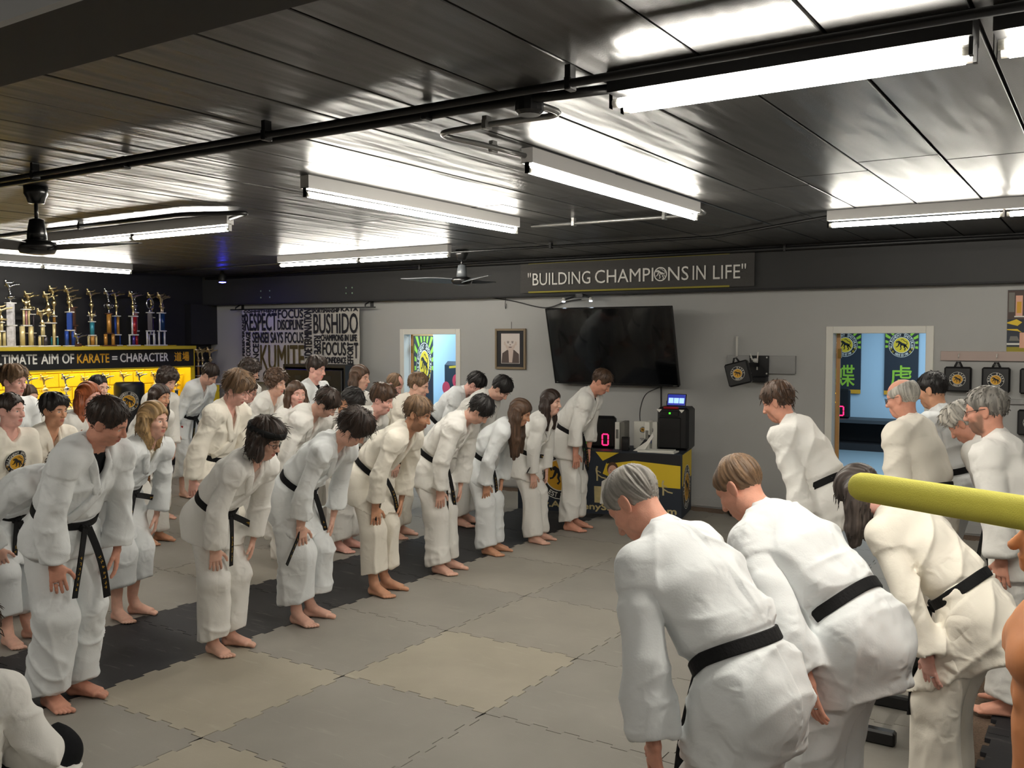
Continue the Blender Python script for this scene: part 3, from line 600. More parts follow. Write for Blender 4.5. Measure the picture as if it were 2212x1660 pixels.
# television, tilted forward on its bracket
mat('screen', (6, 7, 9), .12, spec=.6, coat=.4); mat('tv_bezel', (14, 14, 15), .35)
t = thing('television', 'large black flat screen television tilted forward on the gray wall', 'television', (-5.09, 10.17, 1.395)); ty = V3(0, -.255, .945); ty /= np.linalg.norm(ty); tn = np.cross(EX, ty); H = .965
q = MB(); q.obox(ty * H / 2 - tn * .030, EX, ty, (.838, H / 2, .022), 0, .008); q.build('cabinet', M['tv_bezel'], t)
q = MB(); 
for cz, hh in ((.011, .011), (H - .006, .006)): q.obox(ty * cz - tn * .004, EX, ty, (.838, hh, .006), 0)
for s in (-1, 1): q.obox(ty * H / 2 - tn * .004 + EX * s * .832, EX, ty, (.006, H / 2, .006), 0)
q.build('bezel', M['tv_bezel'], t); q = MB(); q.obox(ty * (H / 2 + .005) - tn * .005, EX, ty, (.826, H / 2 - .017, .003)); q.build('screen', M['screen'], t)
q = MB(); q.obox(ty * .02 + EX * -.80 + tn * .0025, EX, ty, (.010, .005, .001)); q.obox(ty * .012 + EX * .79 + tn * .0025, EX, ty, (.022, .003, .001)); q.build('maker_mark', M['print_gray'], t)
q = MB(); q.box((-.30, .06, .30), (.30, .128, .62)); q.obox((0, -.02, .48), EX, (0, 1, -.3), (.20, .10, .02)); q.build('wall_bracket', M['pipe_black'], t)
# pair of small spotlights on the ledge above it
mat('led_white', (255, 255, 255), .3, emit=((225, 240, 255), 12))
t = thing('spotlight_pair', 'pair of small lit spotlights on a black arm above the television', 'spotlight', (-5.54, 10.08, 2.44)); q = MB(); q.tube([(-.20, -.02, .0), (-.08, .02, .035), (.05, .02, .05), (.18, -.02, .02)], .012, 8); q.box((-.05, .0, .03), (.05, .05, .07)); q.build('arm', M['pipe_black'], t)
for x in (-.20, .18): q = MB(); q.lathe([(.012, .0), (.022, .008), (.022, .03), (.014, .045)], 12, (x, -.03, -.02)); b_ = q.build('lamp_head', M['steel_white'], t, smooth=True); q = MB(); q.lathe([(.003, -.012), (.018, -.010), (.021, .0)], 12, (x, -.03, -.02)); q.build('lens', M['led_white'], b_)
def cable(label, pts, r=.005, m='pipe_black'):
    pts = np.array(pts, float); o = pts[0]; n = 24; s = np.linspace(0, 1, len(pts)); tt = np.linspace(0, 1, n)
    P = np.stack([np.interp(tt, s, pts[:, k]) for k in range(3)], 1); K = np.ones(5) / 5
    for k in range(3): P[2:-2, k] = np.convolve(P[:, k], K, 'valid')
    q = MB(); q.tube(P - o, r, 6); ob = q.build('cable', M[m], None, smooth=True, loc=tuple(o)); tag(ob, label, 'cable'); return ob
cable('drooping black cable on the gray wall left of the television', [(-6.95, 10.27, 2.50), (-6.6, 10.27, 2.45), (-6.25, 10.27, 2.36), (-6.05, 10.27, 2.35), (-5.85, 10.27, 2.43), (-5.6, 10.25, 2.45)], .007)
cable('short black cable end hanging from the same droop', [(-6.75, 10.28, 2.49), (-6.76, 10.28, 2.40), (-6.75, 10.28, 2.34), (-6.74, 10.28, 2.42)], .004)
cable('straight black cable from the television down behind the speaker', [(-4.52, 10.26, 1.42), (-4.52, 10.27, 1.2), (-4.52, 10.27, .95)], .011)
cable('looping black cable from the television to the white binders', [(-4.53, 10.24, 1.38), (-4.72, 10.22, 1.30), (-4.78, 10.20, 1.05), (-4.70, 10.15, .80), (-4.6, 10.1, .77)], .006)
# strike pads
def strike_pad(label, c, U, W, s=.25, group='strike pads on the wall rail', th=.07):
    U, W = unit(U), unit(W); N = np.cross(U, W); c = np.array(c, float); t = thing('strike_pad', label, 'strike pad', tuple(c), 0, group)
    q = MB(); q.obox((0, 0, 0), U, W, (s / 2, s / 2, th / 2), 0, .016); q.build('cushion', M['vinyl_black'], t)
    q = MB(); q.tube([W * s * .47 - U * .05 * 0 + N * (-.01) - U * .035, W * (s * .5 + .045) - N * .01 - U * .012, W * (s * .5 + .045) - N * .01 + U * .012, W * s * .47 - N * .01 + U * .035], .011, 8); q.build('loop', M['vinyl_black'], t, smooth=True)
    q = MB(); emblem(q, N * (th / 2), U, W, s * .30, (0, 1, 2), top='BALL START', bottom='KARATE DOJO', kanji=False); q.build('emblem', EM('print_black', 'print_white', 'print_gold'), t); return t
t = thing('wall_rail', 'wooden rail on the gray wall with hooks for square strike pads', 'rail', (-.2, 10.29, 1.80)); q = MB(); q.box((-1.27, -.022, -.06), (1.4, .01, .035), 0, .003); q.build('board', M['rail_wood'], t)
for x in (-1.10, -.76, -.42, -.08): q = MB(); q.tube([(x, -.02, .01), (x, -.05, -.005), (x, -.055, -.02), (x, -.04, -.03)], .005, 6); q.build('hook', M['steel_white'], t)
t2 = thing('wall_rail', 'lower gray rail below the first row of square strike pads', 'rail', (-.2, 10.29, 1.34)); q = MB(); q.box((-1.0, -.02, -.02), (1.4, .01, .03), 0, .003); q.build('board', M['board_gray'], t2)
strike_pad('square black strike pad hanging first beside the right doorway', (-1.30, 10.235, 1.555), EX, EZ); strike_pad('square black strike pad hanging second from the right doorway', (-.96, 10.235, 1.555), EX, EZ); strike_pad('square black strike pad cut by the frame edge, third on the upper rail', (-.63, 10.235, 1.55), EX, EZ); strike_pad('square black strike pad on the lower rail at the frame edge', (-.64, 10.235, 1.15), EX, EZ)
# target on its wall arm
t = thing('wall_target_mount', 'gray board with black plate and arm for a target, on the gray wall', 'wall mount', (-3.32, 10.27, 1.67)); q = MB(); q.box((-.39, -.012, -.10), (.39, .03, .10), 0, .003); q.build('backing_board', M['board_gray'], t)
q = MB(); q.box((-.12, -.03, -.135), (.10, -.012, .10), 0, .004); q.build('plate', M['vinyl_black'], t); 
for x, z in ((-.10, .08), (.08, .08), (-.10, -.10), (.08, -.10)): q = MB(); q.tube([(x, -.028, z), (x, -.038, z)], .009, 8); q.build('bolt', M['steel_white'], t)
q = MB(); q.obox((-.06, -.18, .0), (-.25, -1, .02), EZ, (.17, .022, .018)); q.box((-.16, -.10, -.20), (.10, -.02, -.135), 0, .01); q.build('arm', M['vinyl_black'], t)
q = MB(); q.tube([(-.075, -.06, .05), (-.10, -.06, .12)], .008, 6); q.tube([(-.02, -.06, .05), (-.01, -.06, .14)], .008, 6); q.lathe([(.008, .0), (.03, .015), (.03, .045), (.008, .05)], 12, (-.04, -.06, .02)); q.tube([(-.02, -.06, .03), (-.02, -.06, -.06)], .008, 6); q.build('clamp_handle', M['steel_white'], t, smooth=True)
q = MB(); q.tube([(-.27, -.02, .09), (-.27, -.02, .31)], .014, 10); q.tube([(-.27, -.02, .305), (-.27, -.02, .316)], .016, 10); q.build('pole', M['steel_white'], t, smooth=True)
a = math.radians(15); strike_pad('tilted square black strike pad held out on the wall arm', (-3.43, 9.86, 1.58), V3(math.cos(a), .12, math.sin(a)), V3(-math.sin(a), 0, math.cos(a)), .255, None, .10)
# poster at the right edge
t = thing('wall_poster', 'tall photo poster with yellow lower band at the right edge of the wall', 'poster', (-.55, 10.285, 1.82)); q = MB(); q.box((-.33, -.004, 0), (.33, .01, .615)); q.build('sheet', M['print_navy'], t)
q = MB(); pl = lambda pts, m, d=.0: q.raw([(x, -.005 - d, z) for x, z in pts], [tuple(range(len(pts)))], m); rc = lambda x0, z0, x1, z1, m, d=0: pl([(x0, z0), (x1, z0), (x1, z1), (x0, z1)], m, d)
rc(-.33, 0, .33, .06, 1); rc(-.31, .012, .31, .016, 2, .001); rc(-.33, .08, -.21, .098, 0); rc(-.33, .33, .33, .61, 3); rc(-.32, .40, -.27, .59, 5, .0005); rc(-.26, .36, -.20, .56, 4, .001); rc(-.25, .39, -.21, .50, 6, .0015); rc(-.27, .35, -.18, .362, 0, .002); pl([(-.33, .30), (-.25, .33), (-.20, .30), (-.24, .265), (-.33, .29)], 2, .001); pl([(-.33, .225), (-.24, .215), (-.20, .20), (-.24, .235), (-.33, .235)], 2, .001); rc(-.22, .05, -.15, .20, 4, .001); pl([(-.31, .12), (-.22, .12), (-.24, .165), (-.30, .165)], 7, .001)
q.build('picture', EM('print_white', 'banner_yellow', 'print_yellow', 'sepia_dark', 'skin_print', 'print_gray', 'print_gold', 'print_gray'), t)
# ------------------------------------------------------------------ door leaves' banners and the rooms behind
def sunburst(q, O, U, W, w, h, zc, r, idx):
    g = idx; N = np.cross(U, W)
    for i in range(11):
        a0 = math.radians(-14 + i * 19.5); a1 = a0 + math.radians(9.5); P = []
        for a, rr_ in ((a0, r * 1.05), (a0, 3), (a1, 3), (a1, r * 1.05)):
            x, y = math.cos(a), math.sin(a); lim = min(rr_, (w / 2 - .01) / abs(x) if abs(x) > 1e-6 else 9, ((h - zc - .01) / y) if y > 1e-6 else 9, (zc - .02) / -y if y < -1e-6 else 9)
            P.append(O + U * x * lim + W * (y * lim) + N * .001)
        if np.linalg.norm(P[1] - P[0]) > .03: q.raw(P, [(0, 1, 2, 3)], g)
def flag(label, O, U, W, w, h, zc, r, kan):
    t = thing('wall_banner', label, 'banner', tuple(O)); U, W = unit(U), unit(W); N = np.cross(U, W); q = MB(); q.obox(W * h / 2 + N * .002, U, W, (w / 2, h / 2, .003)); q.build('cloth', M['print_navy'], t)
    q = MB(); sunburst(q, W * zc + N * .006, U, W, w, h, zc, r, 3); q3 = MB(); emblem(q3, W * zc + N * .007, U, W, r, (0, 1, 2), off=.0015); q3.build('emblem', EM('print_black', 'print_white', 'print_yellow'), t)
    if kan: q2 = MB(); put_text(q2, kan, N * .008 - U * w * .31 + W * (h * .10), U, W, w * .62, h * .30, 0, bold=.004); q2.build('character', M['print_lime'], t)
    q.raw([N * .006 + U * a * w / 2 + W * b for a, b in ((-1, 0), (1, 0), (1, h * .055), (-1, h * .055))], [(0, 1, 2, 3)], 4); q.build('print', EM('print_black', 'print_white', 'print_yellow', 'print_lime', 'print_gold'), t)
flag('dark banner with lime rays and a butterfly character on the blue wall', (-4.09, 17.46, .96), EX, EZ, .56, 1.30, .88, .215, '蝶'); flag('dark banner with lime rays behind the bald heads in the right doorway', (-3.13, 17.46, .96), EX, EZ, .56, 1.30, .88, .215, '虎')
t = thing('cubby_bench', 'dark blue gray open bench with cubbyholes along the blue wall', 'bench', (-2.9, 17.1, 0)); q = MB(); q.box((-2.2, -.30, .48), (2.2, .30, .54)); q.build('seat_board', M['dark_mat'], t)
for x in (-2.2, -1.35, -.2, .95, 2.1): q = MB(); q.box((x, -.28, .10), (x + .07, .28, .48)); q.build('divider', M['dark_mat'], t)
q = MB(); q.box((-2.2, -.28, .0), (2.2, .30, .12)); q.build('plinth', M['print_black'], t); q = MB(); q.box((-2.2, .25, .12), (2.2, .30, .48)); q.build('back_panel', M['print_black'], t)
mat('digit_red', (255, 40, 80), .4, emit=((255, 30, 90), 3.0)); mat('digit_yellow', (255, 190, 0), .4, emit=((255, 180, 0), 3.0)); mat('digit_green', (60, 255, 40), .4, emit=((70, 255, 40), 2.5)); mat('digit_off', (40, 40, 42), .5)
def seven(q, O, U, W, w, h, segs, m):
    N = np.cross(U, W); k = w * .20
    S = {'a': (0, h / 2, 0), 'g': (0, 0, 0), 'd': (0, -h / 2, 0), 'f': (-w / 2, h / 4, 1), 'b': (w / 2, h / 4, 1), 'e': (-w / 2, -h / 4, 1), 'c': (w / 2, -h / 4, 1)}
    for s in segs:
        x, y, v = S[s]; q.obox(O + U * x + W * y + N * .003, U, W, (k / 2, h / 4 - k * .35, .003) if v else (w / 2 - k * .35, k / 2, .003), m)
def scoreboard(label, O, U, W, w, h, digs):
    t = thing('scoreboard', label, 'scoreboard', tuple(O)); U, W = unit(U), unit(W); N = np.cross(U, W); q = MB(); q.obox(W * h / 2, U, W, (w / 2, h / 2, .05), 0, .03); q.build('case', M['black_plastic'], t)
    for (x, y, dw, dh, m) in digs: q = MB(); seven(q, U * x + W * y + N * .05, U, W, dw, dh, 'abcdef', 0); q.build('digit', M[m], t)
    return t
scoreboard('scoreboard with yellow and red zeros on the blue room bench', (-4.13, 17.0, .545), EX, EZ, .50, .52, ((.02, .36, .10, .16, 'digit_yellow'), (.10, .13, .10, .16, 'digit_red'), (-.12, .13, .10, .16, 'digit_off')))
# office side: the banner hangs on the open door leaf, beyond it a target shield, meters and a lime shelf
for i, (hx, ang, ln) in enumerate(((-8.465, 18.7, .88), (-2.515, 13.2, .90))):
    d = bpy.data.objects['door_%d' % (i + 1)]; u = V3(-math.sin(math.radians(ang)), math.cos(math.radians(ang)), 0); n_ = V3(u[1], -u[0], 0); q = MB(); c0 = V3(hx, YB + .135, 1.02); q.obox(c0 + u * ln / 2, u, EZ, (ln / 2, 1.0, .02)); d.data = mesh_from('door', np.concatenate(q.V), q.F, M['door_wood'])
    if i == 0: flag('tall dark banner with lime rays hung on the open door leaf', c0 + u * (ln * .5) + n_ * .022 - EZ * .95, u, EZ, .84, 1.93, 1.50, .33, None)
t = thing('target_shield', 'black body shield with red and yellow lettered spots in the left doorway', 'target shield', (-8.62, 11.75, 0)); U = unit(V3(.86, -.25, 0)); q = MB(); q.obox(EZ * 1.02, U, EZ, (.30, .58, .07), 0, .06); N = np.cross(U, EZ); q.build('cushion', M['print_navy'], t)
q = MB(); q.obox(EZ * .22, U, EZ, (.20, .24, .16), 0, .03); q.build('stand', M['vinyl_black'], t)
for x, z, r_, m_, ch in ((.07, 1.30, .105, 'print_red', 'A'), (-.20, 1.18, .10, 'print_red', ''), (.0, 1.03, .095, 'print_yellow', '2')):
    q = MB(); O = U * x + EZ * z + N * .071; disc(q, O, U, EZ, r_, 0, .001)
    if ch: put_text(q, ch, O - U * r_ * .28 - EZ * r_ * .38 + N * .003, U, EZ, r_ * .56, r_ * .76, 1, bold=.003)
    q.build('spot', EM(m_, 'print_black'), t)
q = MB(); O = EZ * 1.49 - U * .12 + N * .072; q.raw([O + U * a + EZ * b for a, b in ((0, 0), (.28, .02), (.28, .055), (0, .035))], [(0, 1, 2, 3)]); q.build('lettering_strip', M['print_yellow'], t)
for x, z in ((-9.15, 1.92), (-9.15, 1.55)):
    t = thing('meter_box', 'white meter box, %s of the two on the office wall' % ('upper' if z > 1.7 else 'lower'), 'meter box', (x, 12.98, z)); q = MB(); q.box((-.12, -.06, -.13), (.12, .015, .13), 0, .01); q.build('case', M['print_white'], t); q = MB(); q.box((-.05, -.064, -.07), (.02, -.058, .07)); q.build('grille', M['print_gray'], t)
t = thing('lime_shelf', 'dark shelving with lime edged boards and folders in the left doorway', 'shelf', (-8.45, 12.72, 0)); q = MB(); q.box((-.25, -.25, 0), (-.22, .25, 2.2)); q.box((.9, -.25, 0), (.93, .25, 2.2)); q.box((-.25, .22, 0), (.93, .25, 2.2)); q.build('carcass', M['print_navy'], t)
for z in (.6, 1.0, 1.28, 1.62, 2.1): q = MB(); q.box((-.22, -.26, z), (.9, .22, z + .03)); q.build('shelf_board', M['print_lime'], t)
for i in range(12):
    q = MB(); q.box((0, -.12, 0), (.042, .10, .30), 0, .003); o_ = q.build('folder', M[('print_white', 'print_navy', 'print_gray')[i % 3]], None, loc=(-8.64 + i * .05, 12.65, 1.65)); tag(o_, ('first', 'second', 'third', 'fourth')[i // 3] + (' pale', ' dark', ' gray')[i % 3] + ' folder from the left on the lime edged shelf in the office', 'folder', 'folders on the lime edged shelf')
# ------------------------------------------------------------------ trophy counter
t = thing('trophy_counter', 'yellow edged display counter with a black slogan fascia along the left wall', 'counter', (XL, 0, 0))
q = MB(); q.box((.0, 4.3, 1.795), (.56, 9.56, 1.845), 0, .004); q.build('top_shelf', M['shelf_yellow'], t); q = MB(); q.box((.46, 4.3, 1.53), (.49, 9.56, 1.795)); fa = q.build('fascia', M['fixture_black'], t); q = MB(); q.box((.46, 4.3, 1.505), (.492, 9.56, 1.53)); q.build('lower_edge', M['shelf_yellow'], t)
q = MB(); q.box((.0, 9.52, .0), (.46, 9.60, 1.79)); q.build('end_panel', M['block_yellow'], t); q = MB(); q.box((.02, 4.3, .93), (.50, 9.52, .98), 0, .004); q.build('lower_shelf', M['print_white'], t); q = MB(); q.box((.40, 4.3, .0), (.46, 9.52, .93)); q.build('base_panel', M['fixture_black'], t)
q = MB(); O = V3(.492, 0, 0); f_ = lambda s, y0, y1, z0, z1, m: put_text(q, s, O + V3(0, y0, z0), EY, EZ, y1 - y0, z1 - z0, m, bold=.0035)

for a_ in (('THE', 6.05, 6.32, 1.615, 1.745, 0), ('ULTIMATE', 6.39, 7.02, 1.615, 1.745, 0), ('AIM', 7.08, 7.32, 1.615, 1.745, 0), ('OF', 7.38, 7.55, 1.615, 1.745, 0), ('KARATE', 7.60, 8.09, 1.615, 1.74, 1), ('=', 8.14, 8.22, 1.655, 1.70, 0), ('CHARACTER', 8.27, 9.09, 1.615, 1.74, 0), ('道', 9.20, 9.33, 1.61, 1.75, 1), ('場', 9.35, 9.47, 1.61, 1.75, 1)): q = MB(); f_(*a_); q.build('lettering', EM('letter_white', 'print_gold'), t)
mat('led_strip', (255, 244, 214), .4, emit=((255, 236, 180), 48)); q = MB(); q.box((.415, 4.4, 1.775), (.440, 9.45, 1.79)); q.build('led_strip', M['led_strip'], t)
for i in range(5): q = MB(); y = 5.6 + i * .95; q.obox((.20, y, 1.66), unit(V3(.0, .6, .45)), (1, 0, 0), (.22, .014, .014)); q.build('shelf_brace', M['block_yellow'], t)
# trophies
mat('gold', (236, 214, 160), .28, metal=1); mat('trophy_silver', (196, 196, 200), .2, metal=1); mat('marble', (206, 204, 200), .3, noise=(30, .12)); mat('pearl', (214, 212, 218), .25, noise=(22, .25)); mat('trophy_wood', (84, 52, 38), .4, noise=(14, .2))
for n, c in (('col_cream', (206, 190, 140)), ('col_blue', (38, 70, 150)), ('col_red', (150, 26, 36)), ('col_teal', (50, 130, 150)), ('col_gold', (176, 128, 60)), ('col_dark', (72, 66, 72)), ('col_stripe', (170, 120, 120)), ('col_navy', (20, 52, 92)), ('col_purple', (70, 50, 130)), ('col_green', (40, 96, 60)), ('col_white', (222, 222, 224))): mat(n, c, .28, metal=.25, noise=(18, .12))
def kick_figure():
    fl = Field.box((-.10, -.05, -.01), (.17, .05, .20), .0055); A = lambda a, b, r0, r1: fl.add(cone(V3(*a), V3(*b), r0, r1), .008)
    A((0, 0, 0), (.0, 0, .012), .022, .018); A((0, 0, .01), (-.012, 0, .055), .010, .013); A((-.012, 0, .055), (-.012, 0, .095), .013, .020); A((-.012, .0, .095), (-.045, 0, .145), .021, .024); A((-.048, 0, .150), (-.058, 0, .178), .010, .016)
    A((-.005, 0, .10), (.06, 0, .125), .019, .015); A((.06, 0, .125), (.13, 0, .132), .014, .009); A((.13, 0, .132), (.145, 0, .140), .010, .007); A((-.04, .02, .145), (.01, .025, .150), .010, .009); A((.01, .025, .150), (.045, .02, .168), .009, .008); A((-.05, -.02, .145), (-.05, -.03, .11), .010, .009); A((-.05, -.03, .11), (-.015, -.03, .10), .009, .008)
    return surface(fl)
_kv, _kq = kick_figure(); kick = {m: quadmesh('figure', _kv * V3(0, 1, 0) * 0 + np.stack([_kv[:, 1], _kv[:, 0], _kv[:, 2]], 1), _kq[:, ::-1], M[m]) for m in ('gold', 'trophy_silver')}
def trophy(y, z0, top, xoff, tiers, cup, label, metal='gold', wood=False, fig=True, group=None, s=1.0):
    """tiers from the bottom: (height, [(dy, colour, half width)...])"""
    t = thing('trophy', label, 'trophy', (XL + xoff, y, z0), 0, group); z = 0.0; st = M['trophy_wood' if wood else 'marble']
    for i, (h, cols) in enumerate(tiers):
        wd = max(abs(c[0]) + c[2] for c in cols) + .014
        q = MB(); q.box((-.035, -wd, z), (.035, wd, z + .018), 0, .003); q.build('base' if i == 0 else 'tier_board', st, t); z += .018
        for (dy, c, hw) in cols: q = MB(); q.tube([(0, dy, z), (0, dy, z + h)], hw, 10 if hw < .035 else 4); q.build('column', M[c], t, smooth=hw < .035)
        z += h
    q = MB(); wd = max(abs(c[0]) + c[2] for c in tiers[-1][1]) + .012; q.box((-.032, -wd, z), (.032, wd, z + .016), 0, .003); q.build('cap_board', st, t); z += .016
    left = top - z0 - z - (.19 * s if fig else 0)
    if cup == 'cup':
        hc = max(left, .05); q = MB(); q.lathe([(.028, 0), (.012, hc * .14), (.010, hc * .3), (.030, hc * .42), (.048, hc * .62), (.050, hc * .72), (.030, hc * .86), (.012, hc)], 14, (0, 0, z)); cu = q.build('cup', M[metal], t, smooth=True)
        for sgn in (-1, 1): q = MB(); q.tube([(0, sgn * .040, z + hc * .45), (0, sgn * .072, z + hc * .5), (0, sgn * .076, z + hc * .72), (0, sgn * .046, z + hc * .74)], .005, 6); q.build('cup_handle', M[metal], cu, smooth=True)
        z += hc
    elif cup == 'riser': hc = max(left, .04); q = MB(); q.lathe([(.024, 0), (.014, hc * .1), (.016, hc * .55), (.034, hc * .70), (.034, hc * .8), (.012, hc)], 12, (0, 0, z)); q.build('riser', M[metal], t, smooth=True); z += hc
    elif cup == 'eagle':
        q = MB(); q.lathe([(.024, 0), (.010, .02), (.016, .05), (.03, .07), (.02, .10), (.012, .125)], 12, (0, 0, z)); q.tube([(0, 0, z + .08), (0, -.045, z + .10), (0, -.055, z + .15)], [.018, .016, .004], 8); q.tube([(0, 0, z + .08), (0, .045, z + .10), (0, .055, z + .15)], [.018, .016, .004], 8); q.build('eagle', M[metal], t, smooth=True)
    elif cup == 'ring':
        q = MB(); q.tube([(0, .058 * math.cos(a), z + .13 + .075 * math.sin(a)) for a in np.linspace(0, 2 * math.pi, 19)], .012, 8); q.lathe([(.03, 0), (.03, .02), (.014, .05)], 12, (0, 0, z)); q.build('wreath', M[metal], t, smooth=True); z += .05
    if fig:
        o = obj('figure', kick[metal], t, (0, 0, z)); o.scale = (s, s, s)
    return t
TOP, LOW = 1.846, .981; GU, GL = 'trophies on top of the counter', 'trophies on the lower lit shelf'
tr_ = [(6.58, 2.38, [(.18, [(-.03, 'col_cream', .022), (.03, 'col_cream', .022)]), (.10, [(0, 'col_cream', .02)])], 'cup', 'gold trophy with cream columns cut off by the left edge', 'gold', 0, 1),
 (6.77, 2.74, [(.26, [(0, 'pearl', .060)]), (.28, [(0, 'pearl', .056)])], 'cup', 'tallest trophy, on two thick pearl white columns one above another', 'trophy_silver', 0, 1),
 (6.98, 2.49, [(.26, [(-.06, 'col_cream', .034), (.06, 'col_cream', .034)]), (.20, [(-.035, 'col_cream', .014), (0, 'col_stripe', .014), (.035, 'col_cream', .014)])], 'eagle', 'trophy with a gold eagle over three thin columns and two striped ones', 'gold', 0, 0),
 (7.10, 2.61, [(.16, [(-.06, 'col_dark', .015), (.06, 'col_dark', .015)]), (.24, [(-.05, 'col_dark', .012), (.05, 'col_dark', .012)])], 'cup', 'gold cup trophy with a kicker on slim dark legs behind the eagle', 'gold', 0, 1),
 (7.13, 2.37, [(.12, [(-.04, 'col_cream', .018), (.04, 'col_dark', .024)]), (.12, [(0, 'col_cream', .020)])], 'riser', 'small gold kicker trophy on one cream column before the wide arch trophy', 'gold', 0, 1),
 (7.29, 2.61, [(.30, [(-.075, 'col_cream', .019), (.075, 'col_cream', .019)])], 'cup', 'gold cup trophy on a wide arch of two tall cream columns', 'gold', 0, 1),
 (7.45, 2.70, [(.11, [(-.045, 'col_teal', .012), (.045, 'col_teal', .012)]), (.27, [(0, 'col_gold', .020)])], 'riser', 'slim trophy with one gold column over a pale teal footed base', 'gold', 0, 1),
 (7.60, 2.70, [(.20, [(-.05, 'col_blue', .028), (.05, 'col_blue', .028)]), (.24, [(0, 'col_blue', .045)])], 'riser', 'blue trophy with one thick blue column over two blue ones', 'gold', 0, 1),
 (7.72, 2.64, [(.27, [(-.03, 'trophy_wood', .016), (.04, 'trophy_wood', .016)]), (.24, [(0, 'trophy_wood', .055)])], 'none', 'all brown wooden trophy with a small kicker in a wreath', 'gold', 1, 1),
 (7.94, 2.40, [(.13, [(-.06, 'col_cream', .016), (0, 'col_gold', .030), (.06, 'col_cream', .016)]), (.18, [(0, 'col_teal', .032)])], 'eagle', 'short trophy with one teal column and a gold eagle', 'gold', 0, 0),
 (8.02, 2.68, [(.10, [(-.04, 'col_dark', .010), (.04, 'col_dark', .010)]), (.30, [(-.02, 'col_white', .013), (.03, 'col_dark', .013)])], 'riser', 'slim trophy with one white and one dark column behind the teal one', 'gold', 0, 1),
 (8.21, 2.69, [(.16, [(-.06, 'col_gold', .026), (.06, 'col_gold', .026)]), (.27, [(0, 'col_gold', .034)])], 'cup', 'trophy with one thick amber column over two amber ones', 'trophy_silver', 1, 1),
 (8.42, 2.68, [(.14, [(-.05, 'col_white', .010), (.05, 'col_blue', .010)]), (.26, [(-.022, 'col_blue', .018), (.022, 'col_gold', .022)])], 'riser', 'trophy with a blue and an amber column side by side', 'gold', 0, 1),
 (8.61, 2.67, [(.14, [(-.07, 'col_white', .014), (0, 'col_purple', .022), (.05, 'col_red', .020)]), (.26, [(-.02, 'col_white', .014), (.02, 'col_red', .034)])], 'riser', 'trophy with a white and a wide deep red column', 'gold', 0, 1),
 (8.74, 2.68, [(.20, [(-.03, 'col_dark', .012), (.03, 'col_dark', .012)]), (.26, [(0, 'col_stripe', .030)])], 'riser', 'trophy with one glittering pink column beside the red one', 'trophy_silver', 0, 1),
 (8.90, 2.68, [(.20, [(-.06, 'col_white', .014), (.06, 'col_white', .014)]), (.26, [(0, 'col_dark', .046)])], 'ring', 'trophy with a silver wreath on one thick dark column', 'trophy_silver', 0, 0),
 (9.02, 2.67, [(.15, [(-.05, 'col_white', .012), (.05, 'col_white', .012)]), (.24, [(-.02, 'col_white', .013), (.02, 'col_purple', .013)])], 'riser', 'trophy with thin white and purple columns right of the wreath', 'gold', 0, 1),
 (9.10, 2.67, [(.20, [(-.05, 'col_white', .015), (.05, 'col_white', .015)]), (.26, [(-.03, 'col_white', .014), (.02, 'col_navy', .034)])], 'riser', 'trophy with a wide dark navy column, last but one at the counter end', 'gold', 0, 1),
 (9.22, 2.66, [(.20, [(0, 'col_navy', .016)]), (.26, [(0, 'col_navy', .022)])], 'riser', 'slim navy trophy, last at the counter end near the corner', 'gold', 0, 1)]
for i, (y, tp, tiers, cup, lb, mt, wd_, fg) in enumerate(tr_): trophy(y, TOP, tp, (.45 if i in (0, 4) else .33 if i in (1, 2, 5, 7, 9, 11, 13, 15, 17) else .20), tiers, cup, lb, mt, bool(wd_), bool(fg), GU)
trophy(7.64, TOP, TOP + .21, .46, [(.006, [(0, 'col_dark', .02)])], 'none', 'tiny kicker figure standing alone before the blue trophy', 'trophy_silver', True, True, GU, .9)
lt = [(7.01, 1.47, 'col_dark', 'dark column'), (7.23, 1.47, 'col_white', 'white column'), (7.54, 1.47, 'col_red', 'red column and tall cup'), (7.83, 1.44, 'col_cream', 'cream column'), (8.16, 1.46, 'col_gold', 'amber column'), (8.45, 1.47, 'col_purple', 'purple column'), (8.72, 1.47, 'col_green', 'green column'), (8.98, 1.46, 'col_blue', 'blue column'), (9.20, 1.46, 'col_teal', 'teal column'), (9.37, 1.44, 'col_navy', 'navy column')]
for i, (y, tp, c, lb) in enumerate(lt): trophy(y, LOW, tp, .30, [(.03, [(0, c, .045)]), (.10, [(0, c, .026)])], 'cup', 'gold cup trophy with %s on the lit lower shelf' % lb, 'gold' if i % 2 else 'trophy_silver', False, True, GL, .9)
t = thing('corner_stand', 'yellow box stand with tall trophies in the far left corner', 'stand', (XL + .02, 9.88, 0)); q = MB(); q.box((0, -.10, 0), (.34, .28, 1.20), 0, .004); q.build('box_body', M['block_yellow'], t); q = MB(); q.box((-.0, -.10, 1.20), (.36, .30, 1.225)); q.build('top_board', M['print_white'], t)
for i, (y, c, lb) in enumerate(((9.80, 'col_cream', 'first'), (9.89, 'col_gold', 'second'), (10.02, 'col_white', 'third'), (10.13, 'col_cream', 'last'))): trophy(y, 1.226, 1.82, .12 + .06 * (i % 2), [(.10, [(0, c, .024)]), (.14, [(0, c, .018)])], 'riser', 'slim gold kicker trophy, %s along the yellow corner stand' % lb, 'gold', False, True, 'trophies on the corner stand')
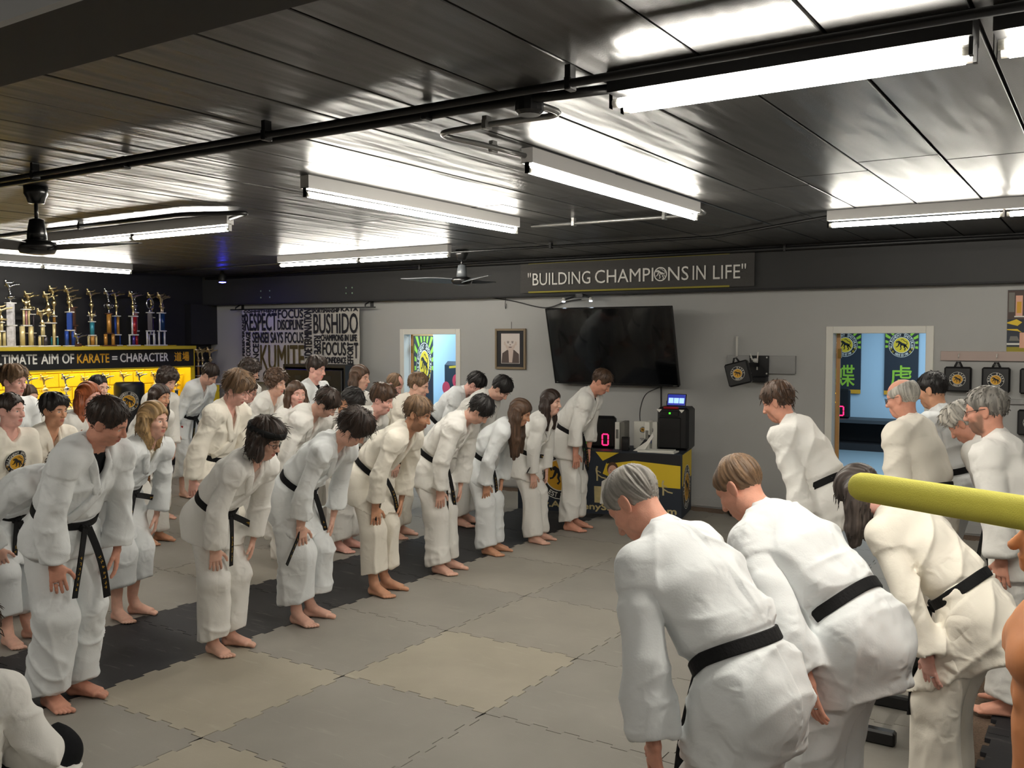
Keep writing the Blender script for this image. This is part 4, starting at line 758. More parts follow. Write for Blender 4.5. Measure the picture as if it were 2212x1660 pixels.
# free standing bag before the counter
t = thing('standing_bag', 'black cylindrical standing bag with a round emblem before the trophy counter', 'punching bag', (-11.45, 7.92, 0)); q = MB(); q.lathe([(.17, .55), (.195, .57), (.20, .62), (.20, 1.28), (.195, 1.33), (.17, 1.355)], 24); q.build('bag', M['vinyl_black'], t, smooth=True); q = MB(); q.lathe([(.30, 0), (.30, .30), (.22, .40), (.10, .42), (.10, .56)], 24); q.build('base', M['vinyl_black'], t, smooth=True)
q = MB(); e0 = V3(.80, -.60, 0); e0 = unit(e0); U = V3(-e0[1], e0[0], 0); emblem(q, V3(0, 0, 0), U, EZ, .135, (0, 1, 2), off=.002)
for i, v in enumerate(q.V): 
    a = (v @ U) / .202; h_ = v @ e0; q.V[i] = np.stack([np.cos(a) * (.202 + h_) * e0[0] + np.sin(a) * (.202 + h_) * U[0], np.cos(a) * (.202 + h_) * e0[1] + np.sin(a) * (.202 + h_) * U[1], v[:, 2] + 1.10], 1)
q.build('emblem', EM('print_black', 'print_white', 'print_gold'), t)
# black storage unit under the tapestry
t = thing('storage_unit', 'black storage unit with boxes below the right half of the tapestry', 'cabinet', (-9.72, 9.93, 0)); q = MB(); q.box((-.62, -.20, 0), (.62, .20, .06)); q.box((-.62, -.20, 1.54), (.62, .20, 1.58)); q.box((-.62, .16, .06), (.62, .20, 1.54)); [q.box((x - .015, -.20, .06), (x + .015, .16, 1.54)) for x in (-.605, 0, .605)]; [q.box((-.59, -.20, z), (.59, .16, z + .025)) for z in (.55, 1.05)]; q.build('carcass', M['fixture_black'], t)
for x in (-.30, .30):
    for z in (.08, .58, 1.08): q = MB(); q.box((x - .26, -.215, z), (x + .26, .10, z + .43), 0, .01); b_ = q.build('bin', M['vinyl_black'], t); q = MB(); q.box((x - .06, -.220, z + .28), (x + .06, -.214, z + .34)); q.build('label_plate', M['digit_off'], b_)
mat('stud', (190, 220, 190), .3, metal=.6)
for i, (x, z) in enumerate(((-11.25, 2.70), (-11.05, 2.70), (-11.25, 2.60), (-11.05, 2.60), (-9.45, 2.62), (-9.33, 2.62), (-9.45, 2.70), (-9.33, 2.70))):
    q = MB(); q.lathe([(.012, 0), (.010, .006), (.003, .008)], 10); o_ = q.build('anchor_bolt', M['stud'], None, loc=(x, 10.139, z)); o_.rotation_euler = (math.pi / 2, 0, 0); tag(o_, 'bright anchor bolt above the tapestry, %s of the %s four' % (('lower' if z < 2.65 else 'upper') + (' left' if x in (-11.25, -9.45) else ' right'), 'left' if i < 4 else 'right'), 'bolt', 'anchor bolts in the dark band')
# ------------------------------------------------------------------ table by the wall
ta = math.radians(13); TU = V3(math.cos(ta), math.sin(ta), 0); TV = V3(-math.sin(ta), math.cos(ta), 0); TO = V3(-3.79, 9.13, 0)     # front right corner
tp = lambda a, b, z: TO + TU * a + TV * b + EZ * z
t = thing('folding_table', 'folding table under a printed cloth against the gray wall', 'table', tuple(tp(-.9, .3, 0)), ta); q = MB(); q.box((-.89, -.29, .70), (.89, .29, .735), 0, .005); q.build('tabletop', M['print_gray'], t)
for x, y in ((-.8, -.22), (.8, -.22), (-.8, .22), (.8, .22)): q = MB(); q.tube([(x, y, 0), (x, y, .70)], .014, 8); q.build('leg', M['pipe_black'], t)
t = thing('printed_tablecloth', 'black and yellow printed tablecloth with round emblem and two smiling children', 'tablecloth', tuple(tp(-.9, .3, 0)), ta)
q = MB(); q.box((-.91, -.31, .737), (.91, .31, .745)); q.box((-.91, -.315, .06), (.91, -.305, .745)); q.box((.905, -.31, .06), (.915, .31, .745)); q.box((-.915, -.31, .06), (-.905, .31, .745)); q.build('cloth', M['print_navy'], t)
q = MB(); O = V3(0, -.316, 0); pl = lambda pts, m, d=0.0: q.raw([(x, -.317 - d, z) for x, z in pts], [tuple(range(len(pts)))], m)
pl([(.90, .38), (.90, .735), (.45, .735), (.10, .62), (.06, .50), (.30, .40)], 3); pl([(.18, .735), (.90, .735), (.90, .62), (.40, .655), (.10, .61)], 0, .0003); pl([(-.02, .735), (.24, .735), (.06, .64)], 3, .0004)
TM_ = EM('print_black', 'print_white', 'print_white', 'print_yellow', 'print_gold', 'col_cream', 'skin_print', 'hair_print'); q.build('print', TM_, t); q = MB(); emblem(q, V3(-.42, -.318, .46), EX, EZ, .27, (0, 1, 4), top='ALLEGHENY SHOTOKAN', bottom='EST 1969', off=.0012)
q.build('emblem', TM_, t); q = MB(); put_text(q, 'www.AlleghenyShotokan.com', V3(-.86, -.320, .085), EX, EZ, 1.72, .085, 5, bold=.004); q.build('lettering', TM_, t)
for cx, cz, hr in ((.17, .545, .055), (.45, .52, .052)):      # the two printed children
    q = MB(); pl([(cx - .14, .17), (cx + .14, .17), (cx + .12, cz - .13), (cx + .03, cz - .07), (cx - .03, cz - .07), (cx - .12, cz - .13)], 1, .0006); pl([(cx - .03, cz - .07), (cx + .03, cz - .07), (cx, cz - .16)], 6, .0009); ov_ = lambda x, z, rx, rz: [(x + rx * math.cos(a), z + rz * math.sin(a)) for a in np.linspace(0, 2 * math.pi, 18, endpoint=False)]
    pl(ov_(cx, cz + .012, hr * 1.12, hr * 1.35), 7, .0008); pl(ov_(cx, cz - .012, hr * .92, hr * 1.18), 6, .0012)
    for s in (-1, 1): pl(ov_(cx + s * .020, cz - .002, .008, .004), 7, .0016)
    pl(ov_(cx, cz - .040, .020, .007), 1, .0016); q.build('printed_child', TM_, t)
q = MB()
def gold_kicker(x, z):
    g_ = MB(); [stroke(g_, p, w, V3(x, -.319, z), EX, EZ, V3(0, -1, 0), 5, .0005) for p, w in (([(0, 0), (.0, .06), (-.01, .12)], .018), ([(0, .07), (.05, .04), (.10, .03)], .014), ([(-.01, .12), (.0, .16)], .02), ([(0, .11), (.04, .09)], .01))]; g_.build('printed_trophy', TM_, t)
gold_kicker(.0, .42); gold_kicker(.72, .30); q = MB(); pl([(-.03, .18), (.04, .18), (.045, .36), (-.035, .36)], 5, .0005)
q.raw([(.916, y, z) for y, z in ((-.30, .40), (.30, .44), (.30, .735), (-.30, .735))], [(0, 1, 2, 3)], 3); q.build('side_print', TM_, t); q = MB(); emblem(q, V3(.917, -.02, .36), EY, EZ, .24, (0, 1, 4), off=.0012); q.build('emblem', TM_, t) 
scoreboard('black scoreboard with green and red digits at the left of the table', tuple(tp(-.99, .26, .746)), TU, EZ, .46, .36, ((-.10, .10, .05, .09, 'digit_green'), (.12, .10, .065, .12, 'digit_red')))
for i, (a, b, w_, h_, m_, lb) in enumerate(((-.73, .30, .05, .30, 'print_white', 'white binder leftmost of the row on the table'), (-.675, .31, .05, .30, 'print_gray', 'gray edged binder second in the row on the table'), (-.40, .30, .055, .31, 'print_white', 'white binder third in the row on the table'))):
    t = thing('ring_binder', lb, 'binder', tuple(tp(a, b, .746)), ta, 'binders on the table'); q = MB(); q.box((-w_ / 2, -.12, 0), (w_ / 2, .12, h_), 0, .004); q.build('cover', M[m_], t); q = MB(); q.box((-w_ * .3, -.122, .12), (w_ * .3, -.119, .22)); q.build('spine_label', M['print_gray'], t)
t = thing('ring_binder', 'white binder turned cover outwards with two round emblems', 'binder', tuple(tp(-.45, .37, .746)), ta, 'binders on the table'); q = MB(); q.box((-.13, -.03, 0), (.13, .03, .30), 0, .004); q.build('cover', M['print_white'], t); q = MB(); emblem(q, V3(-.03, -.031, .21), EX, EZ, .035, (0, 1, 2), kanji=False); emblem(q, V3(.055, -.031, .21), EX, EZ, .035, (3, 1, 3), kanji=False); q.box((-.06, -.032, .11), (.06, -.030, .115), 3); q.box((-.05, -.032, .095), (.05, -.030, .10), 3); q.build('cover_print', EM('print_black', 'print_white', 'print_gold', 'print_navy'), t)
t = thing('small_black_box', 'small upright black box before the binders', 'box', tuple(tp(-.62, .12, .746)), ta); q = MB(); q.box((-.04, -.03, 0), (.04, .03, .15), 0, .006); q.build('box_body', M['black_plastic'], t); q = MB(); q.box((-.03, -.033, .09), (.03, -.029, .12)); q.build('front_plate', M['digit_off'], t)
t = thing('paper_sheets', 'leaning folded white paper beside the water bottle', 'paper', tuple(tp(-.44, .13, .746)), ta); q = MB(); q.raw([(-.10, 0, 0), (.02, -.02, 0), (.12, .02, .16), (.10, .04, .19), (-.02, .04, .02)], [(0, 1, 2, 3, 4)]); q.raw([(-.10, .003, 0), (.02, -.017, 0), (.12, .023, .16), (.10, .043, .19), (-.02, .043, .02)], [(4, 3, 2, 1, 0)]); q.build('sheet', M['print_white'], t); q = MB(); q.obox((.02, .06, .08), unit(V3(.6, 0, .8)), (0, 1, 0), (.10, .012, .03)); q.build('dark_folder', M['print_black'], t)
t = thing('paper_stack', 'flat stack of white papers at the table edge', 'paper', tuple(tp(-.26, .10, .746)), ta - .1); q = MB(); q.box((-.20, -.10, 0), (.20, .10, .012)); q.build('lower_sheets', M['print_white'], t); q = MB(); q.obox((-.02, .02, .016), (1, .15, 0), (0, 1, 0), (.19, .09, .004)); q.build('upper_sheets', M['print_white'], t)
m_ = mat('clear_plastic', (235, 240, 244), .05); m_.node_tree.nodes['Principled BSDF'].inputs['Transmission Weight'].default_value = .9; m_.node_tree.nodes['Principled BSDF'].inputs['IOR'].default_value = 1.2
t = thing('water_bottle', 'clear water bottle with blue label beside the speaker', 'bottle', tuple(tp(-.40, .27, .746))); q = MB(); q.lathe([(.028, 0), (.033, .01), (.033, .13), (.026, .16), (.014, .18), (.014, .195)], 16); q.build('bottle_body', m_, t, smooth=True); q = MB(); q.lathe([(.0335, .07), (.0335, .115)], 16); q.build('label', M['col_blue'], t); q = MB(); q.lathe([(.015, .19), (.015, .212)], 12); q.build('cap', M['print_white'], t)
t = thing('portable_speaker', 'black portable loudspeaker with red top handle on the table', 'speaker', tuple(tp(-.13, .45, .746)), ta - .1); q = MB(); q.obox((0, 0, .235), EX, EY, (.175, .15, .235), 0, .03); q.build('case', M['vinyl_black'], t); q = MB(); q.obox((-.03, -.148, .19), EX, EZ, (.125, .17, .012), 0, .01); q.build('front_grille', M['black_plastic'], t); q = MB(); q.obox((-.03, -.150, .40), EX, EZ, (.10, .030, .012), 0, .006); q.build('control_panel', M['black_plastic'], t); q = MB(); q.tube([(-.035, -.165, .405), (-.02, -.165, .405)], .009, 8); q.build('status_light', M['digit_green'], t); q = MB(); q.obox((-.02, -.14, .462), EX, EZ, (.085, .014, .014), 0, .008); q.build('handle', M['col_red'], t)
for x in (-.15, .10): q = MB(); q.raw([(x - .03, -.152, .445), (x + .03, -.152, .445), (x, -.152, .41)], [(2, 1, 0)]); q.raw([(x - .03, -.150, .445), (x + .03, -.150, .445), (x, -.150, .41)], [(0, 1, 2)]); q.build('chevron', M['print_white'], t)
mat('tablet_screen', (150, 180, 255), .2, emit=((150, 190, 255), 1.2)); mat('tablet_dark', (10, 16, 60), .3, emit=((20, 40, 160), .8))
t = thing('tablet', 'small lit tablet in a stand on top of the loudspeaker', 'tablet', tuple(tp(-.13, .43, 1.218)), ta - .1); tz = unit(V3(0, .30, 1)); q = MB(); q.obox(tz * .07, EX, tz, (.108, .07, .007), 0, .006); q.build('case', M['black_plastic'], t); N = np.cross(EX, tz); q = MB(); q.obox(tz * .07 + N * .0075, EX, tz, (.098, .060, .001)); sc_ = q.build('display', M['tablet_dark'], t); q = MB(); [q.obox(tz * .062 + EX * x + N * .009, EX, tz, (.027, .030, .0006)) for x in (-.06, 0, .06)]; q.build('tiles', M['tablet_screen'], sc_, kind='stuff'); q = MB(); q.obox((-.06, .06, .03), EX, EY, (.06, .04, .03), 0, .01); q.build('stand', M['black_plastic'], t)
# dark bag on the floor right of the table
t = thing('floor_bag', 'low black gear bag on the floor by the gray wall', 'bag', (-3.2, 9.95, 0)); q = MB(); q.obox((0, 0, .075), EX, EY, (.36, .16, .075), 0, .06); q.build('bag_body', M['vinyl_black'], t, smooth=True); q = MB(); q.tube([(-.15, -.08, .14), (-.10, -.1, .22), (.10, -.1, .22), (.15, -.08, .14)], .012, 8); q.build('strap', M['vinyl_black'], t, smooth=True)
# padded bench between the bowing figures on the right
t = thing('workout_bench', 'black padded workout bench behind the bowing trio on the right', 'bench', (-1.03, 4.92, 0)); q = MB(); q.obox((0, .02, .50), EX, EY, (.13, .26, .04), 0, .03); q.build('seat_pad', M['vinyl_black'], t, smooth=False); q = MB(); q.obox((-.02, -.22, .72), unit(V3(1, 0, .1)), EZ, (.06, .05, .20), 0, .03); q.build('back_pad', M['vinyl_black'], t)
q = MB(); q.tube([(0, -.22, .03), (0, -.16, .46)], .026, 8); q.tube([(0, .26, .03), (0, .20, .46)], .026, 8); q.tube([(0, -.20, .20), (0, .23, .20)], .02, 8); q.build('frame', M['pipe_black'], t)
for y in (-.23, .27): q = MB(); q.obox((0, y, .035), EX, EY, (.20, .03, .035), 0, .01); ft = q.build('foot', M['pipe_black'], t)
# foam noodle on a post and the training dummy at the right edge
m_ = mat('foam_yellow', (240, 232, 98), .85, bump=(400, .35)); mat('dummy_flesh', (202, 132, 84), .5, spec=.35, noise=(20, .04)); mat('foam_core', (150, 140, 60), .9)
t = thing('foam_noodle', 'thick yellow foam noodle reaching in from the right edge of the picture', 'foam noodle', (-.488, 2.17, 1.637)); d = unit(V3(.345, -.20, .006)); L = 1.35; q = MB(); rr_ = .0325; pts = [d * s for s in (0, .004, .012, .024, .04)] + [d * s for s in np.linspace(.08, L, 12)]; q.tube(pts, [.006, .017, .026, .0312, rr_] + [rr_] * 12, 24); q.build('foam', M['foam_yellow'], t, smooth=True)
e = d * (L - .12); q = MB(); q.tube([e + V3(0, 0, -.04), e + V3(0, 0, -1.60)], .02, 10); q.obox(e + V3(0, 0, -.02), d, EZ, (.05, .045, .045), 0, .01); q.build('post', M['pipe_black'], t, smooth=True); q = MB(); q.lathe([(.20, 0), (.20, .02), (.06, .05), (.03, .08)], 20, tuple(e + V3(0, 0, -1.637))); q.build('post_base', M['pipe_black'], t, smooth=True)
def dummy():
    fl = Field.box((-.26, -.30, -.02), (.24, .30, .98), .009); A = fl.add; Yv = EY
    A(ell(V3(0, 0, .0), V3(.0, 0, .20), Yv, (.165, .115), (.150, .105)), .03); A(ell(V3(0, 0, .20), V3(.0, 0, .46), Yv, (.150, .105), (.195, .125)), .04); A(ell(V3(0, 0, .46), V3(-.02, 0, .56), Yv, (.20, .12), (.14, .09)), .05)
    for s in (-1, 1):
        A(eld(V3(.075, .085 * s, .43), (.065, .095, .075)), .02); A(eld(V3(-.01, .215 * s, .50), (.075, .065, .085)), .04)
        for i in range(3): A(eld(V3(.095 - .006 * i, .038 * s, .30 - .085 * i), (.022, .036, .036)), .012)
        A(eld(V3(.135, .09 * s, .405), (.008, .007, .007)), .004)
    A(cone(V3(-.03, 0, .54), V3(.0, 0, .68), .075, .062), .04); A(eld(V3(-.0, 0, .80), (.098, .076, .100)), .03); A(eld(V3(.045, 0, .715), (.058, .058, .075)), .03); A(eld(V3(.085, 0, .665), (.022, .026, .020)), .02)
    A(cone(V3(.090, 0, .765), V3(.122, 0, .720), .010, .016), .012); A(cone(V3(.103, -.02, .692), V3(.103, .02, .692), .008, .008), .006); A(cone(V3(.098, -.018, .680), V3(.098, .018, .680), .009, .009), .006); A(cone(V3(.085, -.05, .775), V3(.085, .05, .775), .015, .015), .015)
    for s in (-1, 1): fl.sub(eld(V3(.105, .034 * s, .756), (.020, .020, .012)), .008); A(eld(V3(-.01, .080 * s, .75), (.022, .010, .034)), .008)
    fl.F = np.maximum(fl.F, -fl.ax[2][None, None, :])
    return surface(fl)
t = thing('training_dummy', 'flesh coloured rubber torso training dummy cut off by the right edge', 'training dummy', (-.098, 2.92, 0), math.radians(188)); V, Q = dummy(); o_ = obj('torso', quadmesh('torso', V + V3(0, 0, .675), Q, M['dummy_flesh']), t)
q = MB(); q.tube([(0, 0, .40), (0, 0, .69)], .05, 14); q.build('post', M['vinyl_black'], t, smooth=True); q = MB(); q.lathe([(.28, 0), (.29, .06), (.27, .34), (.16, .42), (.06, .44)], 24); q.build('base', M['vinyl_black'], t, smooth=True)
# small blue lamp that tints the last trophies and the corner
mat('blue_lamp', (90, 90, 255), .3, emit=((60, 60, 255), 160)); t = thing('blue_lamp', 'small blue lamp high in the dark corner above the trophies', 'lamp', (-11.2, 9.35, 2.80)); q = MB(); q.lathe([(.05, .0), (.06, .02), (.05, .10), (.02, .168)], 14); q.build('housing', M['pipe_black'], t, smooth=True); q = MB(); q.lathe([(.02, -.012), (.045, -.006), (.05, .0)], 14); q.build('lens', M['blue_lamp'], t)
# ------------------------------------------------------------------ people
def Ry(d): a = math.radians(d); c, s = math.cos(a), math.sin(a); return np.array([[c, 0, s], [0, 1, 0], [-s, 0, c]])
def Rz(d): a = math.radians(d); c, s = math.cos(a), math.sin(a); return np.array([[c, -s, 0], [s, c, 0], [0, 0, 1.]])
def Rx(d): a = math.radians(d); c, s = math.cos(a), math.sin(a); return np.array([[1, 0, 0], [0, c, -s], [0, s, c]])
T_WAIST, T_CHEST, T_NECK, T_HEAD = V3(0, 0, 1.06), V3(-.005, 0, 1.28), V3(-.02, 0, 1.47), V3(-.012, 0, 1.555)
T_HIP = V3(0, 0, .925)
FINGERS = []
def body_template():
    fine = lambda a, b, h: np.arange(a, b, h)
    ys = np.concatenate([fine(0, .16, .0032), fine(.16, .68, .010), fine(.68, .93, .0032)])
    zs = np.concatenate([fine(-.012, .10, .0036), fine(.10, 1.37, .011), fine(1.37, 1.775, .0032)])
    fl = Field([np.concatenate([fine(-.16, -.12, .008), fine(-.12, .125, .0034), fine(.125, .24, .0045)]), ys, zs])
    A = fl.add
    # trunk
    A(ell(V3(-.01, 0, .90), V3(0, 0, 1.06), V3(0, 1, 0), (.150, .095), (.125, .085)), .03)
    A(ell(V3(0, 0, 1.06), V3(0, 0, 1.28), V3(0, 1, 0), (.125, .085), (.150, .095)), .03)
    A(ell(V3(0, 0, 1.28), V3(-.02, 0, 1.42), V3(0, 1, 0), (.150, .095), (.105, .06)), .03)
    A(cone(V3(-.02, 0, 1.415), V3(-.015, .17, 1.41), .055, .050), .04)
    A(eld(V3(-.035, .05, 1.425), (.045, .10, .04)), .03)
    # head and neck
    A(cone(V3(-.025, 0, 1.44), V3(-.016, 0, 1.585), .060, .054), .035)
    A(eld(V3(-.014, 0, 1.663), (.098, .077, .086)), .03)
    A(eld(V3(.026, 0, 1.600), (.062, .059, .082)), .03)
    A(eld(V3(.064, 0, 1.536), (.021, .024, .019)), .03)
    A(eld(V3(.005, .045, 1.563), (.036, .020, .026)), .025)
    A(eld(V3(.052, .041, 1.607), (.030, .024, .022)), .02)
    A(cone(V3(.078, 0, 1.653), V3(.060, .045, 1.653), .014, .013), .015)
    A(eld(V3(.072, 0, 1.567), (.022, .026, .024)), .015)
    fl.sub(eld(V3(.096, .032, 1.634), (.020, .021, .014)), .012)
    A(eld(V3(.0655, .031, 1.633), (.0150, .0150, .0135)), .003)
    A(cone(V3(.080, 0, 1.645), V3(.106, 0, 1.600), .0085, .0125), .010)
    A(eld(V3(.094, .0125, 1.596), (.012, .0085, .0085)), .007)
    A(cone(V3(.0925, 0, 1.5705), V3(.080, .021, 1.5665), .0062, .0035), .005)
    A(cone(V3(.0900, 0, 1.5575), V3(.079, .018, 1.5605), .0075, .004), .005)
    fl.sub(cone(V3(.1000, 0, 1.5638), V3(.084, .024, 1.5632), .0022, .0018), .002)
    R = Rz(-22) @ Ry(-12)
    A(eld(V3(-.014, .077, 1.622), (.021, .008, .033), R), .008)
    fl.sub(eld(V3(-.010, .088, 1.624), (.012, .007, .020), R), .006)
    # arm, palm, fingers (left; mirrored below)
    A(ell(V3(-.015, .16, 1.41), V3(-.015, .47, 1.41), V3(1, 0, 0), (.052, .050), (.041, .041)), .03)
    A(ell(V3(-.015, .47, 1.41), V3(-.015, .58, 1.41), V3(1, 0, 0), (.042, .041), (.040, .036)), .02)
    A(ell(V3(-.015, .58, 1.41), V3(-.012, .725, 1.41), V3(1, 0, 0), (.040, .036), (.028, .020)), .02)
    A(ell(V3(-.012, .735, 1.41), V3(-.010, .795, 1.408), V3(1, 0, 0), (.030, .015), (.040, .013)), .015)
    A(eld(V3(.018, .752, 1.400), (.018, .030, .014), Rz(-35)), .015)
    for (fx, L, sp) in ((.022, .074, 4), (.0015, .083, 1), (-.019, .077, -3), (-.038, .060, -8)):
        P = V3(fx - .0035, .795, 1.408); an = -8; r = .0098 if L > .07 else .0086
        for j, (fr, bend) in enumerate(((.46, 10), (.30, 16), (.26, 12))):
            D = Rz(-sp) @ Rx(an) @ V3(0, 1, 0); Q = P + D * L * fr
            A(cone(P, Q, r, r * .92), .004); P = Q; r *= .92; an -= bend
    P = V3(.022, .748, 1.400); D = unit(V3(.70, .68, -.22))
    for L, r in ((.038, .0125), (.032, .0108), (.024, .0095)):
        Q = P + D * L; A(cone(P, Q, r, r * .9), .006); P = Q; D = unit(D + V3(-.22, .22, -.10))
    # leg and foot
    A(cone(V3(-.01, .092, .90), V3(.005, .088, .48), .082, .052), .03)
    A(cone(V3(.0, .088, .48), V3(-.012, .085, .35), .052, .056), .02)
    A(cone(V3(-.012, .085, .35), V3(-.015, .080, .10), .056, .036), .02)
    A(eld(V3(-.015, .080, .085), (.036, .036, .040)), .02)
    A(eld(V3(-.040, .080, .032), (.032, .030, .036)), .02)
    A(ell(V3(.0, .082, .060), V3(.115, .090, .026), V3(0, 1, 0), (.036, .036), (.044, .018)), .02)
    A(ell(V3(-.03, .083, .022), V3(.110, .094, .019), V3(0, 1, 0), (.028, .022), (.044, .018)), .02)
    for (ty, tx, r) in ((.066, .178, .0135), (.089, .176, .0095), (.106, .168, .0088), (.121, .156, .0082), (.134, .140, .0078)):
        A(cone(V3(tx - .062, ty * .75 + .023, .017), V3(tx - .012, ty, .013), r * 1.05, r), .006)
        A(eld(V3(tx - .006, ty, .012), (r * 1.15, r * 1.02, r * .95)), .003)
    fl.F = np.maximum(fl.F, -(fl.ax[2][None, None, :] - 0.0))     # flat soles
    fl.F = np.concatenate([fl.F[:, :0:-1], fl.F], 1); fl.ax[1] = np.concatenate([-fl.ax[1][:0:-1], fl.ax[1]])
    V, Q = surface(fl)
    # even the surface out a little, then thin it with the face and hands kept dense
    me = quadmesh('body_template', V, Q, [], True)
    o = bpy.data.objects.new('body_template', me); COL.objects.link(o)
    g = o.vertex_groups.new(name='keep')
    V = np.asarray(V)
    imp = np.full(len(V), .0)
    hd = (V[:, 2] > 1.52) & (V[:, 0] > .02) & (np.abs(V[:, 1]) < .06); imp[hd] = .85
    imp[(V[:, 2] > 1.54) & ~hd & (np.abs(V[:, 1]) < .12)] = .45
    imp[np.abs(V[:, 1]) > .72] = .6; imp[V[:, 2] < .09] = .45
    for w in np.unique(imp):
        g.add(np.nonzero(imp == w)[0].tolist(), 1 - float(w), 'REPLACE')
    out = []
    for ratio in (.30, .12):
        for m in list(o.modifiers): o.modifiers.remove(m)
        m = o.modifiers.new('d', 'DECIMATE'); m.ratio = ratio; m.vertex_group = 'keep'; m.vertex_group_factor = 3.0; m.use_symmetry = False
        dg = bpy.context.evaluated_depsgraph_get(); dg.update(); m2 = o.evaluated_get(dg).to_mesh()
        W = np.empty(len(m2.vertices) * 3, f4); m2.vertices.foreach_get('co', W); m2.calc_loop_triangles()
        t = np.empty(len(m2.loop_triangles) * 3, np.int32); m2.loop_triangles.foreach_get('vertices', t)
        out.append((W.reshape(-1, 3).astype(float), t.reshape(-1, 3))); o.evaluated_get(dg).to_mesh_clear()
    bpy.data.objects.remove(o); bpy.data.meshes.remove(me)
    return out
BODY = body_template()
def body_masks(V):
    x, y, z = V[:, 0], np.abs(V[:, 1]), V[:, 2]
    e = lambda cx, cy, cz, rx, ry, rz: ((x - cx) / rx) ** 2 + ((y - cy) / ry) ** 2 + ((z - cz) / rz) ** 2
    lips = 1 - sstep(.7, 1.3, e(.088, 0, 1.564, .02, .024, .0125))
    brow = 1 - sstep(.7, 1.3, e(.075, .030, 1.655 , .03, .022, .0055))
    beard = sstep(.0, .02, x) * (1 - sstep(1.572, 1.590, z)) * sstep(1.50, 1.525, z) * (1 - sstep(.07, .08, y))
    beard = np.maximum(beard, (1 - sstep(.6, 1.2, e(.09, 0, 1.581, .022, .024, .007))))
    beard = np.maximum(beard, sstep(.0, .012, x) * (1 - sstep(.028, .05, x)) * (1 - sstep(1.60, 1.625, z)) * sstep(1.53, 1.55, z) * sstep(.035, .05, y))
    eye = 1 - sstep(.8, 1.15, e(.080, .0325, 1.6335, .012, .0135, .0062))
    iris = 1 - sstep(.7, 1.2, e(.082, .0320, 1.6335, .012, .0058, .0062))
    nail = np.zeros_like(x)
    return np.stack([lips, brow, beard, eye], 1), iris
SKW = {}
def skin_weights(li):
    if li in SKW: return SKW[li]
    V = BODY[li][0]; x, y, z = V.T; ay = np.abs(y); W = {}
    zz = z + .9 * np.maximum(x - .012, 0) * (z > 1.44)
    arm = sstep(.13, .20, ay) * (z > 1.25)
    leg = (1 - sstep(.84, .97, z)) * (1 - (z > 1.25))
    head = sstep(1.535, 1.58, zz) * (1 - arm); neck = sstep(1.445, 1.50, zz) * (1 - arm) - head
    s2 = sstep(1.17, 1.30, z) * (1 - arm) - head - neck; s1 = sstep(.98, 1.10, z) * (1 - arm) - head - neck - s2
    pel = (1 - leg) * (1 - arm) - head - neck - s1 - s2
    for n, a in (('head', head), ('neck', neck), ('s2', s2), ('s1', s1), ('pel', np.maximum(pel, 0))): W[n] = a
    for sd, m in (('L', y > 0), ('R', y <= 0)):
        a = arm * m; hand = sstep(.700, .735, ay) * a; fo = sstep(.45, .50, ay) * a - hand
        W['ha' + sd] = hand; W['fo' + sd] = fo; W['up' + sd] = a - hand - fo
        l = leg * m; sh = (1 - sstep(.44, .53, z)) * l; ft = (1 - sstep(.07, .12, z)) * l
        W['ft' + sd] = ft; W['sh' + sd] = sh - ft; W['th' + sd] = l - sh
    SKW[li] = (W, *body_masks(V)); return SKW[li]
def ik(S, E, l1, l2, hint):
    d = E - S; D = np.linalg.norm(d); u = d / (D + 1e-9)
    if D > (l1 + l2) * .995: D = (l1 + l2) * .995
    a = (l1 * l1 - l2 * l2 + D * D) / (2 * D); h = math.sqrt(max(l1 * l1 - a * a, 0))
    p = unit(hint - u * np.dot(hint, u)); return S + u * a + p * h, S + u * D
def frame_to(d, n, sd):
    """rotation taking the template arm (along +-y, palm down) to direction d with palm normal n"""
    d = unit(d); n = unit(n - d * np.dot(n, d)); t = np.cross(n, d) if sd > 0 else np.cross(d, n)
    S = np.array([[1., 0, 0], [0, sd, 0], [0, 0, -1.]]).T      # columns: thumb, arm, palm normal
    return np.stack([t, d, n], 1) @ np.linalg.inv(np.stack([V3(1, 0, 0), V3(0, sd, 0), V3(0, 0, -1)], 1))
def bone_rot(u, f):
    """upright frame: template z -> u, template x -> near f"""
    u = unit(u); f = unit(f - u * np.dot(f, u)); return np.stack([f, np.cross(u, f), u], 1)
